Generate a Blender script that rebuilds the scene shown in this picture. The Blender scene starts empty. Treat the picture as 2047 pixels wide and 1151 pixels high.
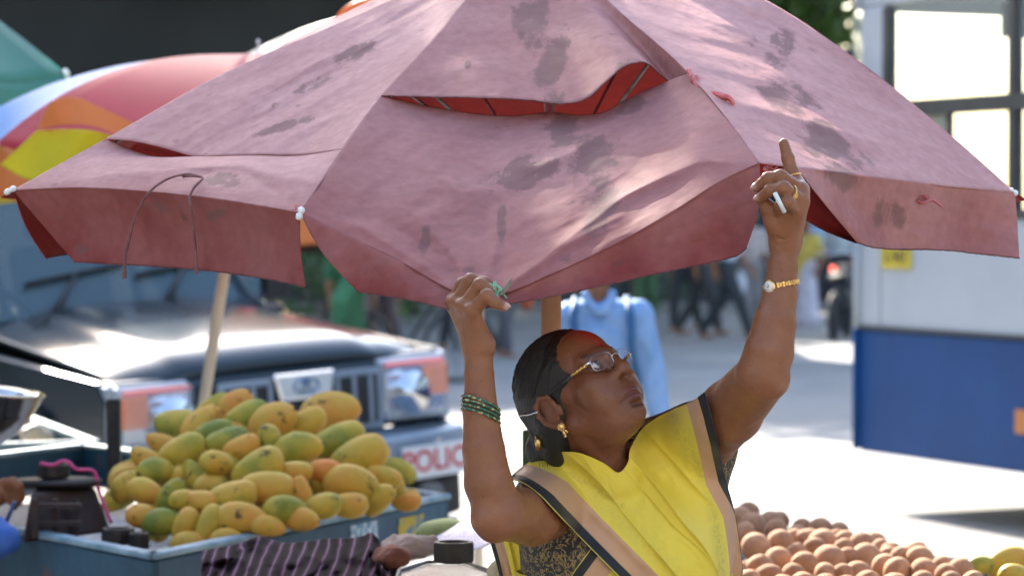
import bpy, bmesh, math, random
import numpy as np
from mathutils import Vector, Matrix

rnd = random.Random(7)
SC = bpy.context.scene
COL = SC.collection
R = math.radians

# ------------------------------------------------------------------ camera, sky, sun, exposure
F, CX, CY, CAMZ = 6200.0, 1023.5, 575.5, 1.6          # focal length in photo pixels, photo centre, eye height
PITCH = math.atan(145.0 / F)
cam_d = bpy.data.cameras.new('camera')
cam = bpy.data.objects.new('camera', cam_d); COL.objects.link(cam)
cam_d.sensor_width = 36.0; cam_d.lens = F / 2047.0 * 36.0
cam_d.clip_start = 0.1; cam_d.clip_end = 2000
cam.location = (0, 0, CAMZ); cam.rotation_euler = (R(90) - PITCH, 0, 0)
cam_d.dof.use_dof = True; cam_d.dof.focus_distance = 4.55; cam_d.dof.aperture_fstop = 6.6
SC.camera = cam

SUN_EL, SUN_AZ = R(30.2), R(-21)                            # azimuth from +Y (into the picture) towards +X
world = bpy.data.worlds.new('World'); SC.world = world; world.use_nodes = True
nt = world.node_tree; nt.nodes.clear()
sky = nt.nodes.new('ShaderNodeTexSky'); sky.sky_type = 'NISHITA'; sky.sun_disc = False
sky.sun_elevation = SUN_EL; sky.sun_rotation = SUN_AZ
sky.air_density = 1.0; sky.dust_density = 1.6; sky.ozone_density = 1.0
bg = nt.nodes.new('ShaderNodeBackground'); bg.inputs['Strength'].default_value = 0.14
wo = nt.nodes.new('ShaderNodeOutputWorld')
nt.links.new(sky.outputs[0], bg.inputs[0]); nt.links.new(bg.outputs[0], wo.inputs[0])
sun_d = bpy.data.lights.new('sun', 'SUN'); sun_d.energy = 5.0; sun_d.angle = R(0.55); sun_d.color = (1.0, 0.93, 0.82)
sun = bpy.data.objects.new('sun', sun_d); COL.objects.link(sun)
sdir = Vector((math.sin(SUN_AZ) * math.cos(SUN_EL), math.cos(SUN_AZ) * math.cos(SUN_EL), math.sin(SUN_EL)))
sun.rotation_euler = sdir.to_track_quat('Z', 'Y').to_euler()
sun.location = sdir * 60
SC.view_settings.view_transform = 'Standard'; SC.view_settings.look = 'None'
SC.view_settings.exposure = 2.3; SC.view_settings.gamma = 1.0; SC.view_settings.use_curve_mapping = False
SC.render.engine = 'CYCLES'
SC.cycles.use_denoising = True
SC.cycles.max_bounces = 10; SC.cycles.diffuse_bounces = 4; SC.cycles.glossy_bounces = 4
SC.cycles.transmission_bounces = 8; SC.cycles.transparent_max_bounces = 12
SC.cycles.sample_clamp_indirect = 8.0

# ------------------------------------------------------------------ helpers
cp, sp = math.cos(PITCH), math.sin(PITCH)
def W(px, py, d):
    """photo pixel + depth in metres -> world point(s)"""
    px = np.asarray(px, float); py = np.asarray(py, float); d = np.asarray(d, float)
    a = px - CX; b = CY - py
    dy = F * cp + b * sp; dz = -F * sp + b * cp
    s = d / dy
    return np.stack([a * s, d + 0 * a, CAMZ + dz * s], -1)
def WV(px, py, d): return Vector(W(px, py, d).tolist())
def PXM(d): return F / d                                  # pixels per metre at depth d

def catmull(pts, n):
    """smooth curve through control points (any dimension), n samples, roughly even in chord length"""
    P = np.asarray(pts, float)
    if len(P) == 2: return P[0] + (P[1] - P[0]) * np.linspace(0, 1, n)[:, None]
    L = np.concatenate([[0], np.cumsum(np.linalg.norm(np.diff(P, axis=0), axis=1) ** 1.0)])
    L /= L[-1]
    # monotone-ish cubic Hermite
    m = np.zeros_like(P)
    h = np.diff(L)[:, None]; dlt = np.diff(P, axis=0) / h
    m[1:-1] = (dlt[:-1] * h[1:] + dlt[1:] * h[:-1]) / (h[1:] + h[:-1])
    m[0] = dlt[0]; m[-1] = dlt[-1]
    t = np.linspace(0, 1, n); k = np.clip(np.searchsorted(L, t, side='right') - 1, 0, len(P) - 2)
    hh = h[k]; u = ((t - L[k]) / hh[:, 0])[:, None]
    return ((2*u**3-3*u**2+1)*P[k] + (u**3-2*u**2+u)*hh*m[k] + (-2*u**3+3*u**2)*P[k+1] + (u**3-u**2)*hh*m[k+1])

def seg_dist(px, py, poly):
    """distance of points to a polyline, and parameter (0..1) along it"""
    best = np.full(np.shape(px), 1e9); par = np.zeros(np.shape(px)); side = np.zeros(np.shape(px))
    P = np.asarray(poly, float); n = len(P) - 1
    for i in range(n):
        a, b = P[i], P[i+1]; ab = b - a; L2 = max(ab @ ab, 1e-9)
        t = np.clip(((px - a[0]) * ab[0] + (py - a[1]) * ab[1]) / L2, 0, 1)
        dx = px - a[0] - t * ab[0]; dy = py - a[1] - t * ab[1]
        dd = np.hypot(dx, dy); m = dd < best
        best = np.where(m, dd, best); par = np.where(m, (i + t) / n, par)
        side = np.where(m, np.sign(ab[0] * dy - ab[1] * dx), side)
    return best, par, side

def vnoise(x, y, z, seed=0):
    """vectorised smooth value noise in -1..1"""
    x = np.asarray(x, float); y = np.asarray(y, float) + 0 * x; z = np.asarray(z, float) + 0 * x
    def h(i, j, k):
        n = (i * 374761393 + j * 668265263 + k * 2147483647 + seed * 974711) & 0xffffffff
        n = ((n ^ (n >> 13)) * 1274126177) & 0xffffffff
        return ((n ^ (n >> 16)) & 0xffff) / 32767.5 - 1.0
    xi, yi, zi = np.floor(x).astype(np.int64), np.floor(y).astype(np.int64), np.floor(z).astype(np.int64)
    fx, fy, fz = x - xi, y - yi, z - zi
    sx, sy, sz = fx*fx*(3-2*fx), fy*fy*(3-2*fy), fz*fz*(3-2*fz)
    r = 0
    for a in (0, 1):
        for b in (0, 1):
            for c in (0, 1):
                r = r + h(xi+a, yi+b, zi+c) * (sx if a else 1-sx) * (sy if b else 1-sy) * (sz if c else 1-sz)
    return r
def fbm(x, y, z, oct=4, seed=0):
    r = 0; a = 1; s = 0
    for i in range(oct):
        r = r + a * vnoise(x * 2**i, y * 2**i, z * 2**i, seed + i * 17); s += a; a *= .5
    return r / s

# ---- objects
def tag(o, label=None, cat=None, group=None, kind=None):
    if label: o['label'] = label
    if cat: o['category'] = cat
    if group: o['group'] = group
    if kind: o['kind'] = kind
    return o
def thing(name, label, cat, loc=(0, 0, 0), rotz=0.0, group=None):
    o = bpy.data.objects.new(name, None); COL.objects.link(o)
    o.empty_display_size = .1; o.location = loc; o.rotation_euler = (0, 0, rotz)
    return tag(o, label, cat, group)
def link(name, me, parent=None):
    o = bpy.data.objects.new(name, me); COL.objects.link(o)
    if parent is not None: o.parent = parent
    return o
def mesh(name, verts, faces, mat, parent=None, smooth=True, local=False, mats=None, mi=None, attrs=None):
    """one mesh object. verts in world space unless local; parents are then only translated"""
    V = np.asarray(verts, float).reshape(-1, 3)
    if parent is not None and not local:
        p = parent; off = Vector((0, 0, 0))
        while p is not None: off = off + p.location; p = p.parent
        V = V - np.array(off)
    me = bpy.data.meshes.new(name)
    if isinstance(faces, np.ndarray):
        nf, k = faces.shape
        me.vertices.add(len(V)); me.vertices.foreach_set('co', V.astype(np.float32).ravel())
        me.loops.add(nf * k); me.loops.foreach_set('vertex_index', faces.astype(np.int32).ravel())
        me.polygons.add(nf); me.polygons.foreach_set('loop_start', np.arange(0, nf * k, k, dtype=np.int32))
        me.polygons.foreach_set('loop_total', np.full(nf, k, np.int32))
        me.update(calc_edges=True); me.validate()
    else:
        me.from_pydata(V.tolist(), [], [list(f) for f in faces]); me.update()
    for m in (mats or [mat]): me.materials.append(m)
    if mi is not None: me.polygons.foreach_set('material_index', np.asarray(mi, np.int32))
    if smooth: me.polygons.foreach_set('use_smooth', np.ones(len(me.polygons), bool))
    if attrs:
        for k, v in attrs.items():
            v = np.asarray(v, np.float32)
            if v.ndim == 1:
                a = me.attributes.new(k, 'FLOAT', 'POINT'); a.data.foreach_set('value', v)
            else:
                a = me.attributes.new(k, 'FLOAT_COLOR', 'POINT')
                if v.shape[1] == 3: v = np.concatenate([v, np.ones((len(v), 1), np.float32)], 1)
                a.data.foreach_set('color', v.ravel())
    return link(name, me, parent)
def grid_faces(nr, nc, wrap=False):
    i = np.arange(nr - 1)[:, None]; j = np.arange(nc if wrap else nc - 1)[None, :]
    j2 = (j + 1) % nc
    return np.stack([i * nc + j, i * nc + j2, (i + 1) * nc + j2, (i + 1) * nc + j], -1).reshape(-1, 4)
def mod_solid(o, t, offset=0.0, inner=None):
    m = o.modifiers.new('solid', 'SOLIDIFY'); m.thickness = t; m.offset = offset; m.use_even_offset = False
    if inner is not None:
        o.data.materials.append(inner); m.material_offset = len(o.data.materials) - 1; m.material_offset_rim = 0
    return m
def mod_bevel(o, w, seg=2, ang=35):
    m = o.modifiers.new('bevel', 'BEVEL'); m.width = w; m.segments = seg; m.limit_method = 'ANGLE'; m.angle_limit = R(ang)
    m.harden_normals = False
    return m
def mod_sub(o, n=1):
    m = o.modifiers.new('sub', 'SUBSURF'); m.levels = n; m.render_levels = n
    return m
def auto_smooth(o, ang=40):
    o.data.polygons.foreach_set('use_smooth', np.ones(len(o.data.polygons), bool))
    o.data.set_sharp_from_angle(angle=R(ang))

class MB:
    """collects simple shapes into one mesh"""
    def __init__(s): s.v = []; s.f = []
    def add(s, v, f):
        b = len(s.v); s.v += [tuple(map(float, p)) for p in v]; s.f += [tuple(int(i) + b for i in q) for q in f]; return s
    def box(s, c, d, M=None):
        x, y, z = d[0]/2, d[1]/2, d[2]/2
        v = [Vector(p) for p in ((-x,-y,-z),(x,-y,-z),(x,y,-z),(-x,y,-z),(-x,-y,z),(x,-y,z),(x,y,z),(-x,y,z))]
        if M is not None: v = [M @ p for p in v]
        v = [p + Vector(c) for p in v]
        return s.add(v, ((0,3,2,1),(4,5,6,7),(0,1,5,4),(1,2,6,5),(2,3,7,6),(3,0,4,7)))
    def hexa(s, p8):
        return s.add(p8, ((0,3,2,1),(4,5,6,7),(0,1,5,4),(1,2,6,5),(2,3,7,6),(3,0,4,7)))
    def tube(s, pts, rad, n=8, cap=True, closed=False):
        P = [Vector(p) for p in pts]; m = len(P)
        rad = [rad] * m if np.isscalar(rad) else list(rad)
        prev = None; rings = []
        for i in range(m):
            if closed: t = P[(i+1) % m] - P[i-1]
            else: t = P[min(i+1, m-1)] - P[max(i-1, 0)]
            if t.length < 1e-9: t = Vector((0, 0, 1))
            t.normalize()
            if prev is None:
                a = Vector((0, 0, 1)) if abs(t.z) < .9 else Vector((1, 0, 0)); n1 = t.cross(a).normalized()
            else:
                n1 = (prev - t * prev.dot(t))
                n1 = n1.normalized() if n1.length > 1e-6 else t.orthogonal().normalized()
            prev = n1; n2 = t.cross(n1)
            rings.append([P[i] + (n1 * math.cos(2*math.pi*k/n) + n2 * math.sin(2*math.pi*k/n)) * rad[i] for k in range(n)])
        v = [p for r in rings for p in r]; f = []
        for i in range(m if closed else m - 1):
            a, b = i * n, ((i+1) % m) * n
            for k in range(n): f.append((a+k, a+(k+1) % n, b+(k+1) % n, b+k))
        if cap and not closed:
            f.append(tuple(range(n-1, -1, -1))); f.append(tuple((m-1)*n + k for k in range(n)))
        return s.add(v, f)
    def lathe(s, prof, n=24, c=(0,0,0), M=None, cap=True):
        v = []; f = []
        for r, z in prof:
            for k in range(n):
                p = Vector((r*math.cos(2*math.pi*k/n), r*math.sin(2*math.pi*k/n), z))
                if M is not None: p = M @ p
                v.append(p + Vector(c))
        for i in range(len(prof)-1):
            for k in range(n): f.append((i*n+k, i*n+(k+1) % n, (i+1)*n+(k+1) % n, (i+1)*n+k))
        if cap:
            if prof[0][0] > 1e-5: f.append(tuple(range(n-1, -1, -1)))
            if prof[-1][0] > 1e-5: f.append(tuple((len(prof)-1)*n+k for k in range(n)))
        return s.add(v, f)
    def ell(s, c, r, n=16, m=10, M=None):
        v = []; f = []
        for i in range(m+1):
            a = math.pi * i / m
            for k in range(n):
                b = 2*math.pi*k/n
                p = Vector((r[0]*math.sin(a)*math.cos(b), r[1]*math.sin(a)*math.sin(b), -r[2]*math.cos(a)))
                if M is not None: p = M @ p
                v.append(p + Vector(c))
        for i in range(m):
            for k in range(n): f.append((i*n+k, i*n+(k+1) % n, (i+1)*n+(k+1) % n, (i+1)*n+k))
        return s.add(v, f)
    def build(s, name, mat, parent=None, smooth=False, local=False, bevel=0, seg=2, auto=None):
        o = mesh(name, s.v, s.f, mat, parent, smooth, local)
        if bevel: mod_bevel(o, bevel, seg)
        if auto: auto_smooth(o, auto)
        return o

def copy_tree(o, parent=None):
    c = o.copy(); COL.objects.link(c)
    if parent is not None: c.parent = parent
    for ch in o.children: copy_tree(ch, c)
    return c

# ---- materials
def new_mat(name):
    m = bpy.data.materials.new(name); m.use_nodes = True
    n = m.node_tree; b = n.nodes['Principled BSDF']
    return m, n, b
def node(n, t, **kw):
    x = n.nodes.new(t)
    for k, v in kw.items(): setattr(x, k, v)
    return x
def lk(n, a, b): n.links.new(a, b)
def rgba(c): return (c[0], c[1], c[2], 1.0)
def pm(name, c, c2=None, scale=8.0, rough=.6, metal=0.0, bump=0.0, bscale=None, spec=.5, coat=0.0, detail=5.0,
       stretch=None, lo=.35, hi=.65, rough2=None, coord='Object', c3=None, scale3=2.0, lo3=.55, hi3=.65, trans=0.0, sheen=0.0):
    """procedural principled material: two tones mixed by noise, optional third patchy tone, bump"""
    m, n, b = new_mat(name)
    b.inputs['Roughness'].default_value = rough; b.inputs['Metallic'].default_value = metal
    b.inputs['Specular IOR Level'].default_value = spec
    if coat: b.inputs['Coat Weight'].default_value = coat; b.inputs['Coat Roughness'].default_value = .04
    if sheen: b.inputs['Sheen Weight'].default_value = sheen
    tc = node(n, 'ShaderNodeTexCoord'); src = tc.outputs[coord]
    if stretch:
        mp = node(n, 'ShaderNodeMapping'); mp.inputs['Scale'].default_value = stretch
        lk(n, src, mp.inputs[0]); src = mp.outputs[0]
    nz = node(n, 'ShaderNodeTexNoise'); nz.inputs['Scale'].default_value = scale; nz.inputs['Detail'].default_value = detail
    lk(n, src, nz.inputs['Vector'])
    mr = node(n, 'ShaderNodeMapRange'); mr.inputs[1].default_value = lo; mr.inputs[2].default_value = hi
    lk(n, nz.outputs['Fac'], mr.inputs[0])
    if c2 is None: c2 = tuple(x * .82 for x in c)
    mx = node(n, 'ShaderNodeMix', data_type='RGBA'); mx.inputs[6].default_value = rgba(c); mx.inputs[7].default_value = rgba(c2)
    lk(n, mr.outputs[0], mx.inputs[0]); out = mx.outputs[2]
    if c3 is not None:
        n3 = node(n, 'ShaderNodeTexNoise'); n3.inputs['Scale'].default_value = scale3; n3.inputs['Detail'].default_value = 8
        n3.inputs['Roughness'].default_value = .65
        lk(n, src, n3.inputs['Vector'])
        m3 = node(n, 'ShaderNodeMapRange'); m3.inputs[1].default_value = lo3; m3.inputs[2].default_value = hi3
        lk(n, n3.outputs['Fac'], m3.inputs[0])
        x3 = node(n, 'ShaderNodeMix', data_type='RGBA'); x3.inputs[7].default_value = rgba(c3)
        lk(n, m3.outputs[0], x3.inputs[0]); lk(n, out, x3.inputs[6]); out = x3.outputs[2]
    lk(n, out, b.inputs['Base Color'])
    if rough2 is not None:
        r2 = node(n, 'ShaderNodeMapRange'); r2.inputs[3].default_value = rough; r2.inputs[4].default_value = rough2
        lk(n, mr.outputs[0], r2.inputs[0]); lk(n, r2.outputs[0], b.inputs['Roughness'])
    if bump:
        bz = node(n, 'ShaderNodeTexNoise'); bz.inputs['Scale'].default_value = bscale or scale * 4; bz.inputs['Detail'].default_value = 6
        lk(n, src, bz.inputs['Vector'])
        bp = node(n, 'ShaderNodeBump'); bp.inputs['Strength'].default_value = bump; bp.inputs['Distance'].default_value = .01
        lk(n, bz.outputs['Fac'], bp.inputs['Height']); lk(n, bp.outputs[0], b.inputs['Normal'])
    if trans:
        tr = node(n, 'ShaderNodeBsdfTranslucent'); lk(n, out, tr.inputs[0])
        ms = node(n, 'ShaderNodeMixShader'); ms.inputs[0].default_value = trans
        o = n.nodes['Material Output']; lk(n, b.outputs[0], ms.inputs[1]); lk(n, tr.outputs[0], ms.inputs[2]); lk(n, ms.outputs[0], o.inputs[0])
    return m
# ------------------------------------------------------------------ signed-distance sculpting (bodies are one continuous surface)
def A3(p): return np.asarray(p, float)
class Prim:
    pass
def rcone(a, b, ra, rb, k=.01, sub=False):
    p = Prim(); a, b = A3(a), A3(b); r = max(ra, rb)
    p.lo = np.minimum(a, b) - r; p.hi = np.maximum(a, b) + r; p.k = k; p.sub = sub
    ba = b - a; L2 = max(ba @ ba, 1e-12)
    def f(X):
        h = np.clip(((X - a) @ ba) / L2, 0, 1)
        return np.linalg.norm(X - a - h[..., None] * ba, axis=-1) - (ra + (rb - ra) * h)
    p.f = f; return p
def ellip(c, r, k=.01, M=None, sub=False):
    p = Prim(); c = A3(c); r = A3(r); R_ = np.eye(3) if M is None else A3(M)     # rows: local axes in world
    ext = np.sqrt(((R_ * r[:, None]) ** 2).sum(0)); p.lo = c - ext; p.hi = c + ext; p.k = k; p.sub = sub
    def f(X):
        q = (X - c) @ R_.T
        k0 = np.linalg.norm(q / r, axis=-1); k1 = np.linalg.norm(q / (r * r), axis=-1)
        return np.where(k1 > 1e-9, k0 * (k0 - 1) / np.maximum(k1, 1e-9), -r.min())
    p.f = f; return p
def chain(pts, rad, k=.006, ksub=None):
    return [rcone(pts[i], pts[i+1], rad[i], rad[i+1], k) for i in range(len(pts) - 1)]
def smin(a, b, k):
    h = np.clip(.5 + .5 * (b - a) / k, 0, 1)
    return b + (a - b) * h - k * h * (1 - h)
def sdf_eval(prims, X):
    d = np.full(X.shape[:-1], 1.0)
    for p in prims:
        v = p.f(X); d = -smin(-d, v, p.k) if p.sub else smin(d, v, p.k)
    return d
def sdf_grid(prims, h, pad=.012, lo=None, hi=None):
    if lo is None: lo = np.min([p.lo for p in prims if not p.sub], 0) - pad
    if hi is None: hi = np.max([p.hi for p in prims if not p.sub], 0) + pad
    lo, hi = A3(lo), A3(hi)
    n = np.ceil((hi - lo) / h).astype(int) + 1
    D = np.full(n, .06, np.float32)
    for p in prims:
        m = p.k + 3 * h + (.0 if p.sub else .006)
        i0 = np.clip(np.floor((p.lo - m - lo) / h).astype(int), 0, n); i1 = np.clip(np.ceil((p.hi + m - lo) / h).astype(int) + 1, 0, n)
        if np.any(i1 <= i0): continue
        ax = [lo[q] + h * np.arange(i0[q], i1[q]) for q in range(3)]
        X = np.stack(np.meshgrid(*ax, indexing='ij'), -1)
        v = p.f(X).astype(np.float32); sl = tuple(slice(i0[q], i1[q]) for q in range(3)); d = D[sl]
        D[sl] = -smin(-d, v, p.k) if p.sub else smin(d, v, p.k)
    return D, lo
def surface_nets(D, lo, h):
    S = D < 0
    c = [S[i:S.shape[0]-1+i, j:S.shape[1]-1+j, k:S.shape[2]-1+k] for i in (0, 1) for j in (0, 1) for k in (0, 1)]
    cnt = sum(x.astype(np.int8) for x in c)
    act = (cnt > 0) & (cnt < 8)
    I = np.argwhere(act)
    idx = np.full(act.shape, -1, np.int64); idx[tuple(I.T)] = np.arange(len(I))
    off = [(i, j, k) for i in (0, 1) for j in (0, 1) for k in (0, 1)]
    val = {o: D[I[:, 0]+o[0], I[:, 1]+o[1], I[:, 2]+o[2]] for o in off}
    acc = np.zeros((len(I), 3)); num = np.zeros(len(I))
    for a in off:
        for ax in range(3):
            if a[ax]: continue
            b = list(a); b[ax] = 1; b = tuple(b)
            va, vb = val[a], val[b]; m = (va < 0) != (vb < 0)
            t = np.where(m, va / np.where(m, va - vb, 1), 0)
            p = np.tile(np.array(a, float), (len(I), 1)); p[:, ax] += t
            acc[m] += p[m]; num[m] += 1
    V = lo + h * (I + acc / np.maximum(num, 1)[:, None])
    Fs = []
    for ax in range(3):
        u, w = (ax + 1) % 3, (ax + 2) % 3
        sl0 = [slice(None)] * 3; sl1 = [slice(None)] * 3
        sl0[ax] = slice(0, -1); sl1[ax] = slice(1, None)
        for q in (u, w):
            sl0[q] = slice(1, -1); sl1[q] = slice(1, -1)
        s0, s1 = S[tuple(sl0)], S[tuple(sl1)]
        e = np.argwhere(s0 != s1); flip = s0[tuple(e.T)]
        e = e.copy(); e[:, u] += 1; e[:, w] += 1
        def cell(du, dw):
            q = e.copy(); q[:, u] -= du; q[:, w] -= dw; return idx[tuple(q.T)]
        a, b, c_, d = cell(1, 1), cell(0, 1), cell(0, 0), cell(1, 0)
        f = np.stack([a, b, c_, d], 1); f[~flip] = f[~flip][:, ::-1]
        Fs.append(f)
    Fq = np.concatenate(Fs); Fq = Fq[(Fq >= 0).all(1)]
    return V, Fq
def relax(V, Fq, it=2, lam=.5):
    V = V.copy(); n = len(V)
    e = np.concatenate([Fq[:, [0, 1]], Fq[:, [1, 2]], Fq[:, [2, 3]], Fq[:, [3, 0]]])
    deg = np.bincount(e.ravel(), minlength=n)[:, None]
    for i in range(it):
        s = np.zeros_like(V)
        for q in range(3):
            s[:, q] = np.bincount(e[:, 0], V[e[:, 1], q], n) + np.bincount(e[:, 1], V[e[:, 0], q], n)
        V += lam * (s / np.maximum(deg, 1) - V)
    return V
def sculpt(prims, h, it=2, **kw):
    D, lo = sdf_grid(prims, h, **kw); V, f = surface_nets(D, lo, h)
    return relax(V, f, it), f
# ------------------------------------------------------------------ ground
M_asph = pm('dusty asphalt', (.22, .215, .205), (.165, .163, .16), scale=.35, rough=.85, bump=.25, bscale=60, c3=(.30, .285, .26), scale3=.9, lo3=.5, hi3=.75)
g = mesh('ground', [(-300, -40, 0), (300, -40, 0), (300, 500, 0), (-300, 500, 0)], [(0, 1, 2, 3)], M_asph, None, False); g['kind'] = 'structure'
# ------------------------------------------------------------------ far setting: wall, overpass, trees
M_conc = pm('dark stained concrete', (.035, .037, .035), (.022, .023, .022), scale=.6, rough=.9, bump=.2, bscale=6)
M_wall = pm('grimy boundary wall', (.075, .08, .075), (.045, .05, .047), scale=.8, rough=.9, c3=(.12, .13, .13), scale3=1.2)
M_bark = pm('tree bark', (.075, .055, .04), (.045, .033, .025), scale=6, stretch=(1, 1, .25), rough=.95, bump=.6, bscale=20)
M_leaf = pm('green leaf', (.055, .115, .022), (.09, .155, .035), scale=1.2, rough=.5, trans=.35)
M_leaf2 = pm('deep green leaf', (.03, .075, .02), (.055, .11, .03), scale=1.2, rough=.5, trans=.3)
wl = MB()
wl.box((-26, 62, 1.5), (66, .4, 3.0)); wl.box((-26, 62, 3.06), (66, .6, .14))
for i in range(17): wl.box((-58 + i * 4, 61.72, 1.5), (.35, .2, 3.0))
w_ = wl.build('boundary_wall', M_wall, None, False); tag(w_, 'long grimy boundary wall far behind the street crowd', 'wall')
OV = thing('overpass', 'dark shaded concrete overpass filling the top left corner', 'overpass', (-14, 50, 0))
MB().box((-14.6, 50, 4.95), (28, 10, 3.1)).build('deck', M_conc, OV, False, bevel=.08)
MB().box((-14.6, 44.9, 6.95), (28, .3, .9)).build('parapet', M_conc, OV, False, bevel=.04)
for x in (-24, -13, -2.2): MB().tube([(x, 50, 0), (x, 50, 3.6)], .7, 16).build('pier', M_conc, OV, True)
def leaf_cloud(centres, n_per, size, seed, flat=.7):
    rr = np.random.default_rng(seed); V = []; k = 0
    for (c, r) in centres:
        n = int(n_per * (r / .5) ** 2)
        u = rr.normal(size=(n, 3)); u /= np.linalg.norm(u, axis=1)[:, None]; p = np.array(c) + u * (r * rr.random((n, 1)) ** .45) * np.array((1, 1, flat))
        a = rr.normal(size=(n, 3)); a /= np.linalg.norm(a, axis=1)[:, None]; b = np.cross(a, rr.normal(size=(n, 3))); b /= np.linalg.norm(b, axis=1)[:, None]
        L = size * rr.uniform(.6, 1.3, (n, 1)); w = L * .42; c3 = np.cross(a, b)
        V.append(np.stack([p - a * L, p + b * w + c3 * L * .15, p + a * L, p - b * w + c3 * L * .15], 1))
    V = np.concatenate(V).reshape(-1, 3); return V, np.arange(len(V)).reshape(-1, 4)
def tree(x, y, h0, crown, mat, label, group, n_per, size, seed, trunk_r=.22, limbs=True):
    t = thing('roadside_tree', label, 'tree', (x, y, 0), group=group); rr = random.Random(seed)
    top = Vector((x + rr.uniform(-.3, .3), y, h0))
    tk = MB().tube([(x, y, -.05), (x + .05, y, .4), (x - .05, y, h0 * .5), top], [trunk_r * 1.5, trunk_r * 1.05, trunk_r * .85, trunk_r * .6], 12).build('trunk', M_bark, t, True)
    for c, r in crown[::2]:
        c = Vector(c); mid = top.lerp(c, .5) + Vector((0, 0, -.08 * (c - top).length))
        MB().tube([top - Vector((0, 0, .3)), mid, c], [trunk_r * .42, trunk_r * .25, .02], 7).build('limb', M_bark, tk, True)
    V, f = leaf_cloud(crown, n_per, size, seed)
    mesh('crown', V, f, mat, t, False)
    return t
def crown_blob(cx, cy, cz, rx, ry, rz, n, rr_, seed):
    r = random.Random(seed); out = []
    for i in range(n):
        a, b, k = r.uniform(0, 2*math.pi), r.uniform(-1, 1), r.uniform(.35, 1)
        q = math.sqrt(1 - b * b); out.append(((cx + rx * k * q * math.cos(a), cy + ry * k * q * math.sin(a), cz + rz * k * b), rr_ * r.uniform(.7, 1.25)))
    return out
TL = [(2.5, 56, 'broad green tree filling the gap right of the umbrella top'), (-6, 66, 'dark tree behind the overpass at the left'), (-16, 68, 'far tree standing left behind the overpass')]
for i, (x, y, lb) in enumerate(TL):
    tree(x, y, 4.2, crown_blob(x, y, 7.2, 4.6, 3.5, 3.8, 26, 1.5, 40 + i), M_leaf2 if i % 2 else M_leaf, lb, 'far trees', 75, .17, 60 + i, .28)
# crowns over the road that throw the shade on the far half of the street
for i, (x, y, lb) in enumerate([(-8.4, 42, 'nearer shade tree over the road at the left'), (8.8, 42, 'nearer shade tree over the road at the right'), (-9.8, 58, 'farther shade tree over the road at the left'), (10.5, 55, 'farther shade tree over the road at the right')]):
    tree(x, y, 5.2, crown_blob(x * .42, y, 8.2, 5.4, 4.6, 1.5, 44, 1.7, 80 + i), M_leaf, lb, 'shade trees over the road', 62, .20, 90 + i, .3)
# unseen near tree, leaf clusters set along sun rays to shade chosen spots
sv = np.array(sdir)
shade = []
for (p, t_, r) in [((.26, 4.80, 1.75), 8.9, .17), ((-.72, 5.02, 1.64), 8.5, .28), ((-.52, 5.05, 1.74), 8.8, .24), ((-.30, 4.85, 1.66), 8.4, .24), ((-.05, 4.62, 1.58), 8.6, .24), ((-.45, 5.75, .95), 9.0, .45), ((-.1, 5.5, 1.0), 9.1, .40),
                   ((-.75, 7.0, 1.0), 9.5, .5), ((-.4, 7.4, 1.05), 9.3, .40), ((-1.1, 7.6, 1.0), 9.2, .5), ((-1.2, 6.6, .95), 9.0, .4), ((-1.05, 8.5, 1.95), 7.2, .5), ((-.75, 8.4, 1.95), 7.4, .38), ((-1.4, 8.6, 1.92), 7.0, .4)]:
    shade.append((tuple(np.array(p) + sv * t_), r))
shade += crown_blob(-4.8, 14.6, 6.8, 1.8, 1.6, .9, 10, .7, 5)
tree(-7.4, 15.5, 4.2, shade, M_leaf, 'unseen near tree outside the frame, its branches placed to shade the stalls', None, 720, .055, 17, .2)

# shop fronts lining the street on both sides and behind the viewer
M_shop = pm('weathered plaster', (.30, .27, .23), (.22, .20, .17), scale=.7, rough=.9, c3=(.14, .13, .12), scale3=1.1, lo3=.55, hi3=.75)
M_shut = pm('dark shutter', (.05, .06, .06), (.035, .04, .045), scale=3, rough=.6)
def shop(x, y, w, d, h, face, label):
    T = thing('shop_building', label, 'building', (x, y, 0), face, 'buildings lining the street')
    MB().box((0, d / 2, h / 2), (w, d, h)).build('wall', M_shop, T, False, True)
    MB().box((0, -.5, 3.1), (w, 1.1, .12)).build('awning', M_shut, T, False, True)
    n = int(w // 3.2)
    for i in range(n):
        xx = -w / 2 + (i + .5) * w / n
        MB().box((xx, -.03, 1.35), (w / n * .8, .08, 2.6)).build('shutter', M_shut, T, False, True)
        for zz in np.arange(4.4, h - .8, 3.0): MB().box((xx, -.03, zz), (1.3, .08, 1.4)).build('window', M_shut, T, False, True)
for i, (y, lb) in enumerate([(2, 'nearest'), (14, 'second'), (26, 'third')]):
    shop(-13 - (i % 2), y, 11.6, 6, 9 + 2 * (i % 2), R(90), lb + ' shop building along the left of the street')
    if i < 2: shop(15 + (i % 2), y - 4, 11.6, 6, 8 + 2.5 * (i % 2), R(-90), lb + ' shop building along the right of the street')
for i in range(3): shop(-12.5 + i * 12.5, -12, 12, 6, 8.5 + 1.5 * (i % 2), R(180), ['left', 'middle', 'right'][i] + ' shop building behind the viewer')

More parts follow.
